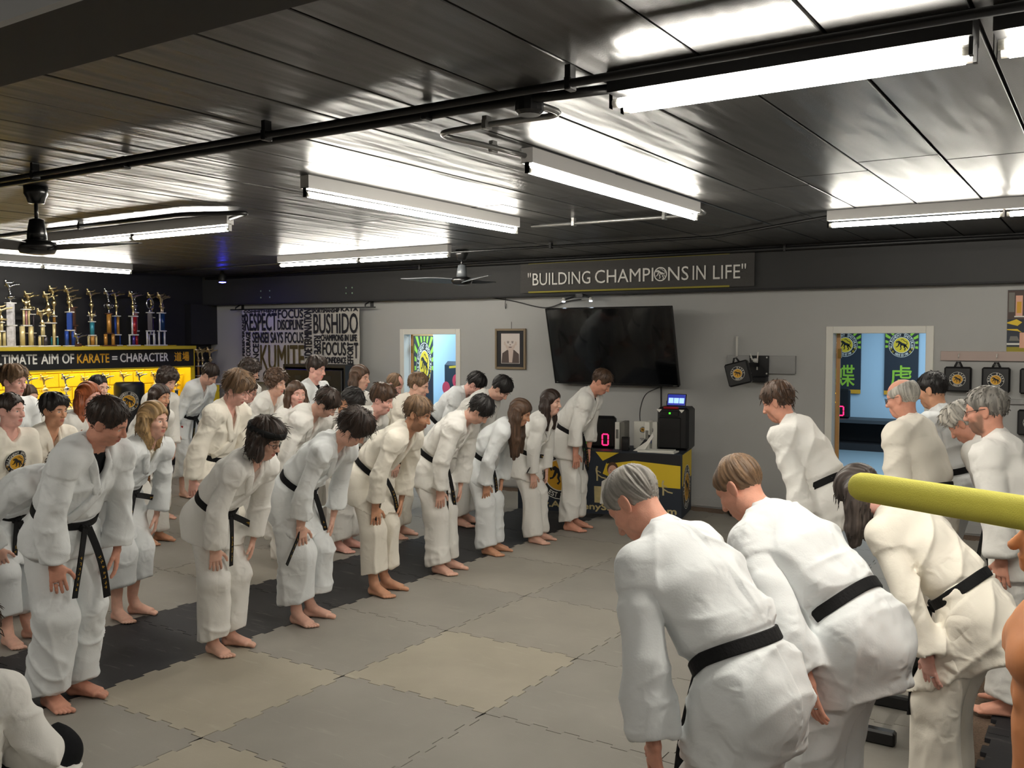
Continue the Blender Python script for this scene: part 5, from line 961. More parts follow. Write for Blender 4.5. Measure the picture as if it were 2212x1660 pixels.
def make_pose(S):
    k = S['H'] / 1.75; b = S.get('bow', 30); hb = S.get('hb', .12) * k; J = {'k': k}
    dr = lambda a: V3(math.sin(math.radians(a)), 0, math.cos(math.radians(a)))
    J['hip'] = V3(-hb, 0, .08 * k + math.sqrt((.845 * k) ** 2 - hb ** 2) * .995)
    if 'hip' in S: J['hip'] = V3(*S['hip'])
    a1, a2, a3 = .80 * b, .97 * b, 1.12 * b
    J['waist'] = J['hip'] + dr(a1) * .135 * k; J['chest'] = J['waist'] + dr(a2) * .22 * k; J['neck'] = J['chest'] + dr(a3) * .192 * k
    hp = S.get('hp', b * .85 + 12); an = .5 * (a3 + hp)
    lean = S.get('lean', 0)
    J['R'] = {'pel': Ry(a1 * .8), 's1': Ry(a2), 's2': Ry(a3), 'neck': Ry(an), 'head': Ry(hp) @ Rx(S.get('hr', 0)) @ Rz(S.get('hy', 0))}
    J['head'] = J['neck'] + dr(an) * .087 * k
    J['O'] = {'pel': J['hip'], 's1': J['waist'], 's2': J['chest'], 'neck': J['neck'], 'head': J['head']}
    J['T'] = {'pel': T_HIP, 's1': T_WAIST, 's2': T_CHEST, 'neck': T_NECK, 'head': T_HEAD}
    g = S.get('girth', 1.0)
    for sd, n in ((1, 'L'), (-1, 'R')):
        hj = J['hip'] + J['R']['pel'] @ V3(0, .092 * sd * k, 0); ank = V3(S.get('foot_x' + n, 0), sd * S.get('stance', .085) * k, .08 * k)
        if 'ank' + n in S: ank = V3(*S['ank' + n])
        kn, an_ = ik(hj, ank, .43 * k, .425 * k, V3(*S.get('knee' + n, (1, .12 * sd, .05))))
        J['hj' + n], J['kn' + n], J['an' + n] = hj, kn, ank
        sp = S.get('splay', 9) * sd
        fwd = Rz(sp) @ V3(1, 0, 0)
        J['R']['th' + n] = bone_rot(hj - kn, V3(1, 0, .01)); J['R']['sh' + n] = bone_rot(kn - ank, fwd); J['R']['ft' + n] = Rz(sp)
        if 'ftR' in S: J['R']['ft' + n] = S['ftR']
        J['O']['th' + n], J['T']['th' + n] = hj, V3(-.01, .092 * sd, .905); J['O']['sh' + n], J['T']['sh' + n] = kn, V3(.003, .088 * sd, .48); J['O']['ft' + n], J['T']['ft' + n] = ank, V3(-.015, .080 * sd, .08)
        sh = J['chest'] + J['R']['s2'] @ (k * V3(S.get('shf', .02) + .02 * math.sin(math.radians(b)), .168 * sd * (.8 + .2 * g), .130))
        tgt = S.get('wrist' + n)
        if tgt is not None: w = V3(*tgt)
        else:
            am = S.get('arms', 'thigh'); th = kn - hj
            if am == 'thigh':
                w = hj + th * S.get('wt', .50) + V3(S.get('wf', .15) * k * g, S.get('wl', .105) * sd * k * g, 0); w = sh + unit(w - sh) * min(np.linalg.norm(w - sh), .533 * k)
            elif am == 'side': w = V3(J['hip'][0] + .06, sd * .25 * k * g, sh[2] - .52 * k)
            else: w = sh + V3(S.get('hf', .0), sd * .01 * k, -.535 * k)
        hint = V3(*S.get('elbow', (-.45, .8 * sd, .05))); 
        if 'elbow' + n in S: hint = V3(*S['elbow' + n])
        el, w = ik(sh, w, .29 * k, .25 * k, hint)
        J['sh' + n + 'j'], J['el' + n], J['wr' + n] = sh, el, w
        pal = S.get('palm', None)
        hd = S.get('hand' + n)
        if hd is None:
            hd = unit(unit(w - el) * .75 + V3(.12, -.10 * sd, -.55))
        else: hd = V3(*hd)
        if pal is None: pn = V3(-.75, -.62 * sd, -.1) if S.get('arms', 'thigh') == 'thigh' else V3(-.2, -1 * sd, 0)
        else: pn = V3(pal[0], pal[1] * sd, pal[2])
        J['R']['up' + n] = frame_to(el - sh, pn, sd); J['R']['fo' + n] = frame_to(w - el, pn, sd); J['R']['ha' + n] = frame_to(hd, pn, sd)
        J['O']['up' + n], J['T']['up' + n] = sh, V3(-.015, .18 * sd, 1.41); J['O']['fo' + n], J['T']['fo' + n] = el, V3(-.015, .47 * sd, 1.41); J['O']['ha' + n], J['T']['ha' + n] = w, V3(-.012, .722 * sd, 1.41)
    return J
def posed_body(J, li):
    V = BODY[li][0]; W = skin_weights(li)[0]; k = J['k']; out = np.zeros_like(V); tot = np.zeros(len(V))
    for n, w in W.items():
        m = w > 1e-4
        out[m] += w[m, None] * (J['O'][n] + (k * (V[m] - J['T'][n])) @ J['R'][n].T); tot += np.where(m, w, 0)
    return out / tot[:, None]
def head_to(J, P): return J['head'] + (J['k'] * (np.asarray(P) - T_HEAD)) @ J['R']['head'].T
def spine_frame(J, t):
    """point and axes along the trunk; t in template height .925 .. 1.47"""
    pts = [(.80, J['hip'] - J['R']['pel'] @ V3(0, 0, .125 * J['k'])), (.925, J['hip']), (1.06, J['waist']), (1.28, J['chest']), (1.47, J['neck']), (1.56, J['neck'] + (J['neck'] - J['chest']) * .47)]
    for (a, P), (b, Q) in zip(pts[:-1], pts[1:]):
        if t <= b or b == 1.56:
            s = (t - a) / (b - a); u = unit(Q - P); return P + (Q - P) * s, u, unit(np.cross(V3(0, 1, 0), u))
def girth_at(t, g):
    T = [.80, .925, 1.06, 1.11, 1.28, 1.40, 1.47]; A = [.175, .170, .148, .170, .186, .160, .100]; B = [.130, .128, .118, .138, .132, .098, .070]
    ga = np.interp(t, [.8, 1.06, 1.2, 1.47], [g, g, g, (g + 2) / 3])
    return np.interp(t, T, A) * ga, np.interp(t, T, B) * ga * (1 if g <= 1.05 else 1.03)
def folds(V, N, J, S, amt, kind, seed):
    r = np.random.RandomState(seed); P = V + r.rand(3) * 20
    w = np.stack([vnoise(P * 3.1), vnoise(P * 3.1 + 7.7), vnoise(P * 3.1 + 15.2)], 1) - .5
    P = P + w * .09
    cr = lambda x, y, z, p: (1 - np.abs(2 * vnoise(np.stack([x, y, z], 1)) - 1)) ** p
    big = vnoise(P * 4.2) - .5
    if kind == 'jacket':
        a = math.radians(S.get('bow', 30)); u = V3(math.sin(a), 0, math.cos(a)); f = V3(math.cos(a), 0, -math.sin(a))
        cu, cf, cy = P @ u, P @ f, P[:, 1]; sg = np.where(V[:, 1] > 0, 1, -1)
        d1 = cu * .75 + cf * .5 + cy * sg * .45; d2 = -cu * .5 + cf * .8 + cy * sg * .3; d3 = np.cross(np.broadcast_to(u, P.shape), f)[:, 1] * cy
        n1 = cr(d1 * 8.5, d2 * 2.0, cy * 3.0, 4)              # long pulls from belt to shoulder
        n2 = cr(cu * 11, cf * 2.2, cy * 2.2, 4) * sstep(.42, .62, vnoise(P * 2.7 + 4))     # slack rolls across
        n3 = cr(d2 * 15, d1 * 5, cy * 6 + cu * 3, 2.5) * sstep(.45, .65, vnoise(P * 3.7 + 9))
        d = big * .5 + n1 * 1.15 + n2 * .65 + n3 * .8 - .5
    else:
        x, y, z = P.T
        n1 = cr(x * 7 + z * .6, y * 7, z * 1.1, 4)
        n2 = cr(x * 2.5 + y * 2, y * 2.5, z * 9 + x * 5, 4) * sstep(.45, .65, vnoise(P * 2.7 + 4))
        n3 = cr(x * 9 + z * 6, y * 9 - z * 5, z * 9, 2.5) * sstep(.48, .68, vnoise(P * 3.3 + 9))
        d = big * .5 + n1 * 1.15 + n2 * 1.0 + n3 * .75 - .55
    return V + N * (d * amt)[:, None]
def add_jacket(J, S, par, mat, vox):
    k = J['k']; g = S.get('girth', 1.0); tee = S.get('tee')
    lo = np.min([J[q] for q in ('hip', 'waist', 'chest', 'neck', 'shLj', 'shRj', 'elL', 'elR', 'wrL', 'wrR')], 0) - V3(.26, .22, .34) * k; hi = np.max([J[q] for q in ('hip', 'waist', 'chest', 'neck', 'shLj', 'shRj', 'elL', 'elR', 'wrL', 'wrR')], 0) + V3(.24, .22, .16) * k
    lo[2] = max(lo[2], .03)
    fl = Field.box(lo, hi, vox)
    Y = V3(0, 1, 0)
    ts = [.925, 1.06, 1.11, 1.28, 1.40, 1.455]
    for a, b in zip(ts[:-1], ts[1:]):
        P, Q = spine_frame(J, a)[0], spine_frame(J, b)[0]
        wa, wb = girth_at(a, g), girth_at(b, g)
        fl.add(ell(P, Q, Y, np.array(wa) * k, np.array(wb) * k), .025)
    if g > 1.08:
        P, u, f = spine_frame(J, 1.14); fl.add(eld(P + f * .05 * k, V3(.15, .145, .13) * k * g, np.stack([f, Y, u], 1)), .05)
    if S.get('bust'):
        P, u, f = spine_frame(J, 1.27); fl.add(eld(P + f * .075 * k, V3(.075, .13, .085) * k, np.stack([f, Y, u], 1)), .06)
    fl.add(ell(J['shLj'], J['shRj'], J['R']['s2'] @ V3(1, 0, 0), (.062 * k, .062 * k), (.062 * k, .062 * k)), .04)
    # upper back and shoulder slope
    P, u, f = spine_frame(J, 1.40); fl.add(eld(P - f * .035 * k, V3(.075, .150 * (.5 + .5 * g), .090) * k, np.stack([f, Y, u], 1)), .05)
    for n, sd in (('L', 1), ('R', -1)):
        s, e, w = J['sh' + n + 'j'], J['el' + n], J['wr' + n]
        c = e + (w - e) * S.get('cuff', .86); lat = V3(1, 0, 0)
        if S.get('short'): c = None
        gs = (.4 + .6 * g)
        if not tee:
            q = s + (e - s) * .27; fl.add(cone(s, q + unit(e - s) * .04, .079 * k * gs, .076 * k * gs), .045, clip=half(q, e - s))
            fl.add(cone(s + (e - s) * .06, e, .068 * k * gs, .066 * k * gs), .008)
            if c is not None:
                cut = half(c, w - e)
                fl.add(cone(e, c + unit(w - e) * .05, .066 * k * gs, .073 * k * gs), .006, clip=cut)
                if vox < .009: fl.sub(cone(c - unit(w - e) * .02, c + unit(w - e) * .10, .050 * k * gs, .052 * k * gs), .003)
        else:
            q = s + (e - s) * .75; cut = half(q, e - s)
            fl.add(cone(s, q + unit(e - s) * .05, .080 * k, .085 * k), .04, clip=cut)
    # skirt below the belt
    P, u, f = spine_frame(J, 1.06)
    sk = unit(-u * S.get('flare', .62) + V3(0, 0, -1) * (1 - S.get('flare', .62))); L = S.get('skirt', .30) * k
    wa, wb = girth_at(1.06, g); lat = Y
    if tee: L *= .75
    B = P + sk * L
    hem = half(B, sk + V3(*S.get('hemtilt', (0, 0, 0))))
    top = half(P + u * .02, u)
    clip = lambda X, Y_, Z: np.maximum(hem(X, Y_, Z), top(X, Y_, Z))
    fl.add(ell(P, B + sk * .08, lat, (wa * k * 1.02, wb * k * 1.04), ((.192 + .03 * (g - 1)) * k * (.5 + .5 * g), .150 * k * (.55 + .45 * g))), .02, clip=hem)
    gg = (1 + g) / 2
    for n in 'LR':
        fl.add(cone(J['hj' + n], J['kn' + n], .110 * k * gg, .118 * k * gg), .07, clip=clip)
    fl.add(ell(J['hip'] - unit(J['waist'] - J['hip']) * .05 * k, J['waist'], lat, (.174 * k * gg, .132 * k * gg), (.15 * k * gg, .115 * k * gg)), .04, clip=clip)
    # neck opening
    P, u, f = spine_frame(J, 1.47)
    Pc, uc, fc = spine_frame(J, 1.40)
    vd = .06 * k if tee else S.get('vee', .22) * k; w0 = .062 * k
    uN = unit(J['neck'] - J['chest']); fN = unit(np.cross(Y, uN)); p4, u4, q4 = P.astype(f4), uN.astype(f4), fN.astype(f4)
    def vee(X, Yy, Z):
        x, z = X - p4[0], Z - p4[2]
        c = x * u4[0] + z * u4[2]; b_ = x * q4[0] + z * q4[2]
        wd = np.clip((c + f4(vd)) / f4(vd), 0, 1) * f4(w0)
        a = np.abs(Yy - p4[1]) - wd
        return np.maximum(np.maximum(a * f4(.9), -b_ - f4(.005)), -(c + f4(vd)))
    fl.sub((vee, P - .3, P + .3), .008)
    fl.sub(cone(P - uN * .02, P + uN * .10 + V3(.02, 0, 0), .060 * k, .068 * k), .012)
    V, Q = surface(fl); V = relax(V, Q, 2 if S.get('near') else 1)
    N = vnormals(V, Q)
    amt = S.get('fold', .014) * k
    # calmer at the hem and cuff edges
    V = relax(folds(V, N, J, S, amt, 'jacket', S['seed']), Q, 1, .4)
    if S.get('belt', 'black') != 'none' and not tee:      # drawn in by the belt
        P, u, f = spine_frame(J, 1.055); wa, wb = girth_at(1.06, g); wa, wb = wa * k + .010, (wb + .06 * max(g - 1.05, 0)) * k + .012
        d = V - P; h = d @ u; a = d[:, 1] / wa; b_ = (d @ f) / wb; rr = np.hypot(a, b_); lim = 1 + .34 * np.clip((np.abs(h) - .020) / .05, 0, 1) ** 1.3
        arm = np.full(len(V), 9.0)
        for n in 'LR':
            for A_, B_ in ((J['sh' + n + 'j'], J['el' + n]), (J['el' + n], J['wr' + n])):
                ab = B_ - A_; tt = np.clip(((V - A_) @ ab) / (ab @ ab), 0, 1); arm = np.minimum(arm, np.linalg.norm(V - A_ - tt[:, None] * ab, axis=1))
        m_ = (np.abs(h) < .07) & (rr > lim) & (rr < lim + .45) & (arm > .10 * k); sc = np.where(m_, lim / np.maximum(rr, 1e-6), 1)
        q = h[:, None] * u; V = np.where(m_[:, None], P + q + (d - q) * sc[:, None], V)
    me = quadmesh('tshirt' if tee else 'jacket', V, Q, mat)
    jo = obj('tshirt' if tee else 'jacket', me, par)
    # lapels: a flat band laid along the opening, left over right
    if not tee:
        def front(t, a, lift=.010):
            P, u, f = spine_frame(J, t); wa, wb = girth_at(t, g)
            P2, u2, f2 = spine_frame(J, t)
            b_ = wb * math.sqrt(max(1 - (a / wa) ** 2, .03))
            if S.get('bust') and 1.15 < t < 1.36: b_ += .028 * math.exp(-((t - 1.27) / .07) ** 2)
            if g > 1.08 and t < 1.3: b_ = max(b_, .05 + .145 * g * math.sqrt(max(1 - (a / (.145 * g)) ** 2 - ((t - 1.14) / .15) ** 2, 0)) * .98)
            return P + f * (b_ * k + lift) + V3(0, a * k, 0), unit(f * b_ / wb ** 2 + V3(0, a, 0) / wa ** 2)
        vt = 1.47 - S.get('vee', .22)
        for sd, t_end in ((-1, vt - .02), (1, 1.075)):
            path = []
            Pn, un, fn = spine_frame(J, 1.47)
            path.append((Pn - fn * .066 * k + un * .030 * k, unit(un * .4 - fn)))
            path.append((Pn - fn * .040 * k + un * .036 * k + V3(0, sd * .055 * k, 0), unit(V3(0, sd, 0) - fn * .7 + un * .6)))
            path.append((Pn + un * .020 * k + V3(0, sd * .074 * k, 0), unit(V3(0, sd * .8, 0) + un * .7)))
            nst = 7
            for i in range(1, nst + 1):
                q = i / nst; t = 1.455 + (vt - 1.455) * q; a = sd * .070 * (1 - q) + sd * .0
                path.append(front(t, a))
            if sd > 0:
                for i in range(1, 7):
                    q = i / 6; t = vt + (t_end - vt) * q; path.append(front(t, -.115 * q * g))
            pts = np.array([p for p, _ in path]); nr = np.array([n for _, n in path])
            T = np.gradient(pts, axis=0); T /= np.linalg.norm(T, axis=1)[:, None]; nr -= T * (nr * T).sum(1)[:, None]; nr /= np.linalg.norm(nr, axis=1)[:, None]
            Wd = np.cross(T, nr); hw = .024 * k; th = .0095
            m = MB(); ring = []
            for i in range(len(pts)):
                for (a, b_) in ((-1, -1.6), (-1, .6), (-.6, 1), (.6, 1), (1, .6), (1, -1.6)): ring.append(pts[i] + Wd[i] * a * hw + nr[i] * b_ * th)
            n = len(pts)
            m.raw(ring, [(i * 6 + j, (i + 1) * 6 + j, (i + 1) * 6 + (j + 1) % 6, i * 6 + (j + 1) % 6) for i in range(n - 1) for j in range(6)] + [tuple(range(6)), tuple((n - 1) * 6 + j for j in range(6))[::-1]])
            m.build('lapel', mat, jo, smooth=True)
    return jo
def add_trousers(J, S, par, mat, vox):
    k = J['k']; g = S.get('girth', 1.0); g = (1 + g) / 2
    pts = [J[q + n] for q in ('hj', 'kn', 'an') for n in 'LR'] + [J['waist']]
    fl = Field.box(np.min(pts, 0) - V3(.22, .20, .06) * k, np.max(pts, 0) + V3(.2, .2, .1) * k, vox)
    Y = V3(0, 1, 0); up = J['waist'] - J['hip']
    fl.add(ell(J['hip'] - unit(up) * .04 * k, J['hip'] + up * .9, Y, (.165 * k * g, .125 * k * g), (.140 * k * g, .105 * k * g)), .03)
    cz = S.get('hem', .10) * k; wd = S.get('wide', 1.0)
    for n in 'LR':
        h, kn, an = J['hj' + n], J['kn' + n], J['an' + n]
        fl.add(cone(h, kn, .098 * k * g, .096 * k * wd), .05)
        if S.get('seat'): end = kn + (an - kn) * .9; cut = half(end, an - kn)
        else:
            t = np.clip((kn[2] - cz) / (kn[2] - an[2] + 1e-6), .1, 1.2); end = kn + (an - kn) * t; cut = half(end, V3(.25, 0, -1))
        D = unit(end - kn)
        fl.add(ell(kn, end + D * .06, V3(0, 1, 0), (.094 * k * wd, .098 * k * wd), (.094 * k * wd, .108 * k * wd)), .03, clip=cut)
    if not S.get('seat'):
        a, b_ = (J['hjL'] + J['hjR']) / 2, (J['anL'] + J['anR']) / 2; m0 = a + (b_ - a) * .24
        fl.sub(ell(m0, b_ + (b_ - a) * .1, V3(0, 1, 0), (.006 * k, .17 * k), (.016 * k, .20 * k)), .035)
    V, Q = surface(fl); V = relax(V, Q, 2 if S.get('near') else 1); N = vnormals(V, Q)
    V = relax(folds(V, N, J, S, S.get('fold', .014) * k * 1.15, 'trousers', S['seed'] + 500), Q, 1, .5)
    return obj('trousers', quadmesh('trousers', V, Q, mat), par)
def add_belt(J, S, par, mat):
    k = J['k']; g = S.get('girth', 1.0); P, u, f = spine_frame(J, 1.055); Y = V3(0, 1, 0)
    wa, wb = girth_at(1.06, g); wa, wb = wa * k + .013, (wb + .06 * max(g - 1.05, 0)) * k + .015
    m = MB(); n = 44; ring = []; hw = .0215
    extra = 0
    for i in range(n):
        t = 2 * math.pi * i / n; c, s = math.cos(t), math.sin(t)
        ex = extra * max(c, 0) * k
        Pp = P + f * (wb + ex) * c + Y * wa * s + u * (.006 * math.sin(2 * t + S['seed']) - .03 * max(c, 0) * S.get('beltdrop', .6)); nn = unit(f * c / wb + Y * s / wa)
        for (a, b) in ((-1, -.010), (-1, .004), (-.85, .006), (.85, .006), (1, .004), (1, -.010)): ring.append(Pp + u * hw * a + nn * b)
    m.raw(ring, [(i * 6 + j, i * 6 + (j + 1) % 6, ((i + 1) % n) * 6 + (j + 1) % 6, ((i + 1) % n) * 6 + j) for i in range(n) for j in range(6)])
    K = P + f * (wb + extra * k + .008) - u * .03 * S.get('beltdrop', .6) + Y * S.get('knot', 0.0)
    m.obox(K, unit(Y + u * .25), u, (.030, .024, .016), 0, .010); m.obox(K + Y * .004 - u * .004, unit(Y - u * .8), u, (.028, .017, .020), 0, .009)
    b = m.build('belt', [mat, M['gold_thread']], par, smooth=False)
    if S.get('notail'): return b
    for i, sd in enumerate((1, -1)):
        L = S.get('tail', (.34, .30))[i]; spd = S.get('spread', (.22, .22))[i]
        m = MB(); ns = 9; pts = []; fw = S.get('tailfw', .035)
        for j in range(ns):
            s = j / (ns - 1); q = s * L
            dn = V3(0, 0, -1) * math.cos(spd * 1.3); sdw = Y * sd * math.sin(spd * 1.3)
            pts.append(K + f * (.016 - .004 * s) + V3(fw * math.sin(min(s * 2.2, 1.57)) + q * S.get('swing', 0), 0, 0) + (dn + sdw) * q + Y * sd * .012 + Y * sd * .012 * math.sin(s * 3))
        pts = np.array(pts); T = np.gradient(pts, axis=0); T /= np.linalg.norm(T, axis=1)[:, None]
        tw = math.radians(S.get('twist', 12)) * sd
        W0 = Y * math.cos(tw) + V3(1, 0, 0) * math.sin(tw); ring = []; Wn = []
        for j in range(ns):
            w = unit(W0 - T[j] * np.dot(W0, T[j])); nn = np.cross(w, T[j]); nn = nn if nn[0] > 0 else -nn; Wn.append((w, nn))
            for (a, c) in ((-1, -1), (1, -1), (1, 1), (-1, 1)): ring.append(pts[j] + w * a * .0195 + nn * c * .0032)
        m.raw(ring, [(j * 4 + q, j * 4 + (q + 1) % 4, (j + 1) * 4 + (q + 1) % 4, (j + 1) * 4 + q) for j in range(ns - 1) for q in range(4)] + [(3, 2, 1, 0), tuple((ns - 1) * 4 + q for q in range(4))])
        if not S.get('plain'):
            r = np.random.RandomState(S['seed'] + i); nch = 7
            for c in range(nch):         # embroidered characters, read down the belt end
                s = .42 + .52 * c / nch; x = s * (ns - 1); j = int(x); fr_ = x - j; p = pts[j] * (1 - fr_) + pts[j + 1] * fr_; w, nn = Wn[j]; t = T[j]
                for e in range(3):
                    o_ = p + nn * .0042 + t * (r.rand() - .5) * .012 + w * (r.rand() - .5) * .010
                    a = w if e % 2 else t; b_ = t if e % 2 else w
                    q = [o_ - a * .007 - b_ * .0013, o_ + a * .007 - b_ * .0013, o_ + a * .007 + b_ * .0013, o_ - a * .007 + b_ * .0013]
                    m.raw(q, [(0, 1, 2, 3)], 1)
        t_ = m.build('belt_tail', [mat, M['gold_thread']], b)
    return b
def add_hair(J, S, par):
    st, col = S['hair']; k = J['k']; near_ = S.get('near')
    if st == 'none': return
    vox = .0042 if S.get('near') else .0070
    g = J['R']['head'].T @ V3(0, 0, -1)                      # gravity seen from the head
    lo, hi = V3(-.20, -.17, 1.46), V3(.17, .17, 1.80); P = dict(short=.016, crop=.010, buzz=.006, fluffy=.030, curly=.034, bowl=.024, long=.016, bob=.02, thin=.009, ring=.009, tied=.016, shag=.024)[st]
    L = S.get('hlen', .28)
    if st in ('long', 'bob', 'shag'):
        e = V3(-.02, 0, 1.6) + g * (L + .12); lo = np.minimum(lo, e - .16); hi = np.maximum(hi, e + .16)
    fl = Field.box(lo, hi, vox)
    C = V3(-.016, 0, 1.664)
    fl.add(eld(C + V3(0, 0, P * .35), V3(.098 + P * .8, .077 + P * .72, .086 + P)), .0)
    if st in ('fluffy', 'curly', 'bowl', 'shag'):
        for (x, y, z, r) in ((.055, .022, 1.725, .042), (.055, -.025, 1.722, .042), (.02, 0, 1.742, .05), (-.05, .03, 1.73, .05), (-.05, -.03, 1.73, .05)): fl.add(eld(V3(x, y, z), V3(r, r, r * (.62 + P * 6))), .03)
        if st in ('bowl', 'fluffy', 'shag'):
            for y in (-.05, -.018, .018, .05): fl.add(eld(V3(.074 - abs(y) * .35, y, 1.694), V3(.026, .024, .028)), .018)
        if st == 'curly':
            for y in (-1, 1):
                for (x, z) in ((.01, 1.64), (-.04, 1.62), (-.03, 1.68), (.03, 1.69)): fl.add(eld(V3(x, .083 * y, z), V3(.036, .026, .036)), .02)
    # the face and ears stay free
    fx = {'long': .105, 'bob': .105, 'curly': .108}.get(st, .105); hl = S.get('hairline', 0)
    fl.sub(eld(V3(fx + .004, 0, 1.592), V3(.092, .100, .108 - hl + (.006 if st in ('crop', 'buzz', 'thin', 'ring') else 0))), .012)
    if st not in ('long', 'bob', 'shag', 'curly'):
        for y in (-1, 1): fl.sub(eld(V3(-.006, .086 * y, 1.618), V3(.030, .026, .036)), .01)
        fl.F = np.maximum(fl.F, half(V3(-.06, 0, 1.585), V3(.55, 0, -1))(*fl.pts((slice(None),) * 3)))
        fl.F = smax(fl.F, half(V3(.0, 0, 1.60), V3(.7, 0, -1))(*fl.pts((slice(None),) * 3)), .01)
    elif st == 'shag' or st == 'curly':
        fl.F = np.maximum(fl.F, half(V3(-.06, 0, 1.56), V3(.5, 0, -1))(*fl.pts((slice(None),) * 3)))
    if st == 'ring': fl.sub(eld(V3(.035, 0, 1.775), V3(.130, .090, .112)), .012)
    if st == 'thin': fl.sub(eld(V3(.060, 0, 1.745), V3(.075, .058, .05)), .02)
    if st in ('long', 'bob', 'shag'):
        side = S.get('hside', .0)
        an = [(-.095, .0), (-.082, .045), (-.082, -.045), (-.050, .078), (-.050, -.078), (-.012, .088), (-.012, -.088)]
        for (x, y) in an:
            A0 = V3(x, y, 1.66); out = unit(V3(x + .016, y, 0)) 
            A1 = A0 + V3(0, 0, -.05) * (.4) + g * .07 + out * .008; ln = L * (1 if st != 'shag' else .45) * (1 - .12 * (abs(y) > .08))
            A2 = A1 + g * ln * .55 + out * S.get('flow', .0); A3 = A2 + g * ln * .45 + unit(g + V3(.0, y * 2, 0)) * .0
            fl.add(cone(A0, A1, .026, .030), .025); fl.add(cone(A1, A2, .030, .030), .025); fl.add(cone(A2, A3, .030, .014), .02)
        if st == 'long' : fl.add(eld(V3(-.06, 0, 1.60), V3(.055, .07, .06)), .02)
    if st == 'tied':
        for i in range(5): fl.add(eld(V3(-.125 - .010 * i, .01 * math.sin(i), 1.70 - .026 * i), V3(.034, .036, .034)), .02)
    V, Q = surface(fl); N = vnormals(V, Q)
    q = V - V3(-.05, 0, 1.75); phi = np.arctan2(q[:, 1], q[:, 0] + .02); rr = np.linalg.norm(q, axis=1); rad = np.hypot(q[:, 0], q[:, 1])
    sd = S['seed'] * 1.37
    if st in ('long', 'bob'):
        e1 = unit(np.cross(g, V3(1, .3, .2))); e2 = np.cross(g, e1)
        cst = np.stack([V @ e1 * 55, V @ e2 * 55, V @ g * 5], 1); fine = np.stack([V @ e1 * 190, V @ e2 * 190, V @ g * 9], 1)
        hi_ = V[:, 2] > 1.66
        cst[hi_] = np.stack([V[:, 1] * 60, V[:, 2] * 6, V[:, 0] * 6], 1)[hi_]; fine[hi_] = np.stack([V[:, 1] * 190, V[:, 2] * 20, V[:, 0] * 12], 1)[hi_]
        amp = .006
    elif st == 'curly':
        cst = V * 42; fine = V * 120; amp = .013
    else:
        cst = np.stack([np.cos(phi) * 5.0, np.sin(phi) * 5.0, rr * 9], 1); fine = np.stack([np.cos(phi) * 20, np.sin(phi) * 20, rr * 22], 1)
        amp = dict(fluffy=.016, bowl=.010, shag=.014, short=.009, crop=.006, buzz=.001, thin=.003, ring=.003, tied=.005).get(st, .006)
    nz = ridge(cst + sd) - .35
    V = V + N * (nz * amp * sstep(.02, .06, rad + .02))[:, None]
    if near_: V = V + N * ((ridge(fine * .8 + sd) - .4) * .0022)[:, None]
    Vw = head_to(J, V)
    me = quadmesh('hair', Vw, Q, M['hair_' + col]); at = me.attributes.new('strand', 'FLOAT', 'POINT'); at.data.foreach_set('value', (.65 * vnoise(fine + sd) + .35 * vnoise(cst + 3)).astype(f4))
    h = obj('hair', me, par)
    if st in ('fluffy', 'shag', 'short', 'bowl', 'curly', 'bob', 'long', 'tied', 'crop', 'thin') and S.get('locks', True):
        # loose locks: thin tapering strands that break the outline
        r = np.random.RandomState(S['seed'] + 9); m = MB(); cnt = dict(crop=380, thin=200, fluffy=330, shag=300, short=320, bowl=260, curly=240, bob=130, long=130, tied=40)[st] * (1 if near_ else .55 if S.get('mid') else .25)
        idx = r.choice(len(V), min(int(cnt * 3), len(V)), replace=False); done = 0
        for i in idx:
            p, nn = V[i], N[i]
            if p[0] > .045 and p[2] < 1.675: continue
            away = unit(p - V3(-.05, 0, 1.76)); tg = unit(away - nn * np.dot(away, nn) + r.randn(3) * .25)
            if st in ('long', 'bob'): tg = unit(g + r.randn(3) * .12)
            ln = (.022 + .026 * r.rand()) * (.6 if st in ('crop', 'thin') else .9) * (1.35 if st in ('fluffy', 'shag', 'long') else 1)
            lift = dict(crop=.02, thin=.02, fluffy=.20, shag=.20, short=.13, bowl=.08, curly=.38, bob=.04, long=.04, tied=.1)[st]
            pts = [p - nn * .006, p + nn * .003 + tg * ln * .4, p + nn * (lift * ln * .5) + tg * ln * .75 + g * .002, p + nn * (lift * ln * .7) + tg * ln + g * .006]
            if st in ('crop', 'thin'): pts = [p - nn * .002, p + nn * .0008 + tg * ln * .4, p + nn * .0004 + tg * ln * .75, p - nn * .003 + tg * ln]
            if st == 'curly': pts[2] = pts[2] + np.cross(nn, tg) * .01
            m.tube(head_to(J, np.array(pts)), np.array([.0026, .0028, .0020, .0005]) * k * (.8 if near_ else 1.15), 4, cap=False); done += 1
            if done >= cnt: break
        if m.n: m.build('loose_locks', M['hair_' + col], h, smooth=True, kind='stuff')
    return h
def ring_head(J, z0, tilt, rx, ry, hw, th, c=-.014, n=36):
    V = []; 
    for i in range(n):
        t = 2 * math.pi * i / n
        for (a, b) in ((-1, -.006), (-1, th), (1, th), (1, -.006)):
            V.append((c + (rx + b) * math.cos(t), (ry + b) * math.sin(t), z0 + tilt * math.cos(t) + a * hw))
    return head_to(J, V), [(i * 4 + j, ((i + 1) % n) * 4 + j, ((i + 1) % n) * 4 + (j + 1) % 4, i * 4 + (j + 1) % 4) for i in range(n) for j in range(4)]
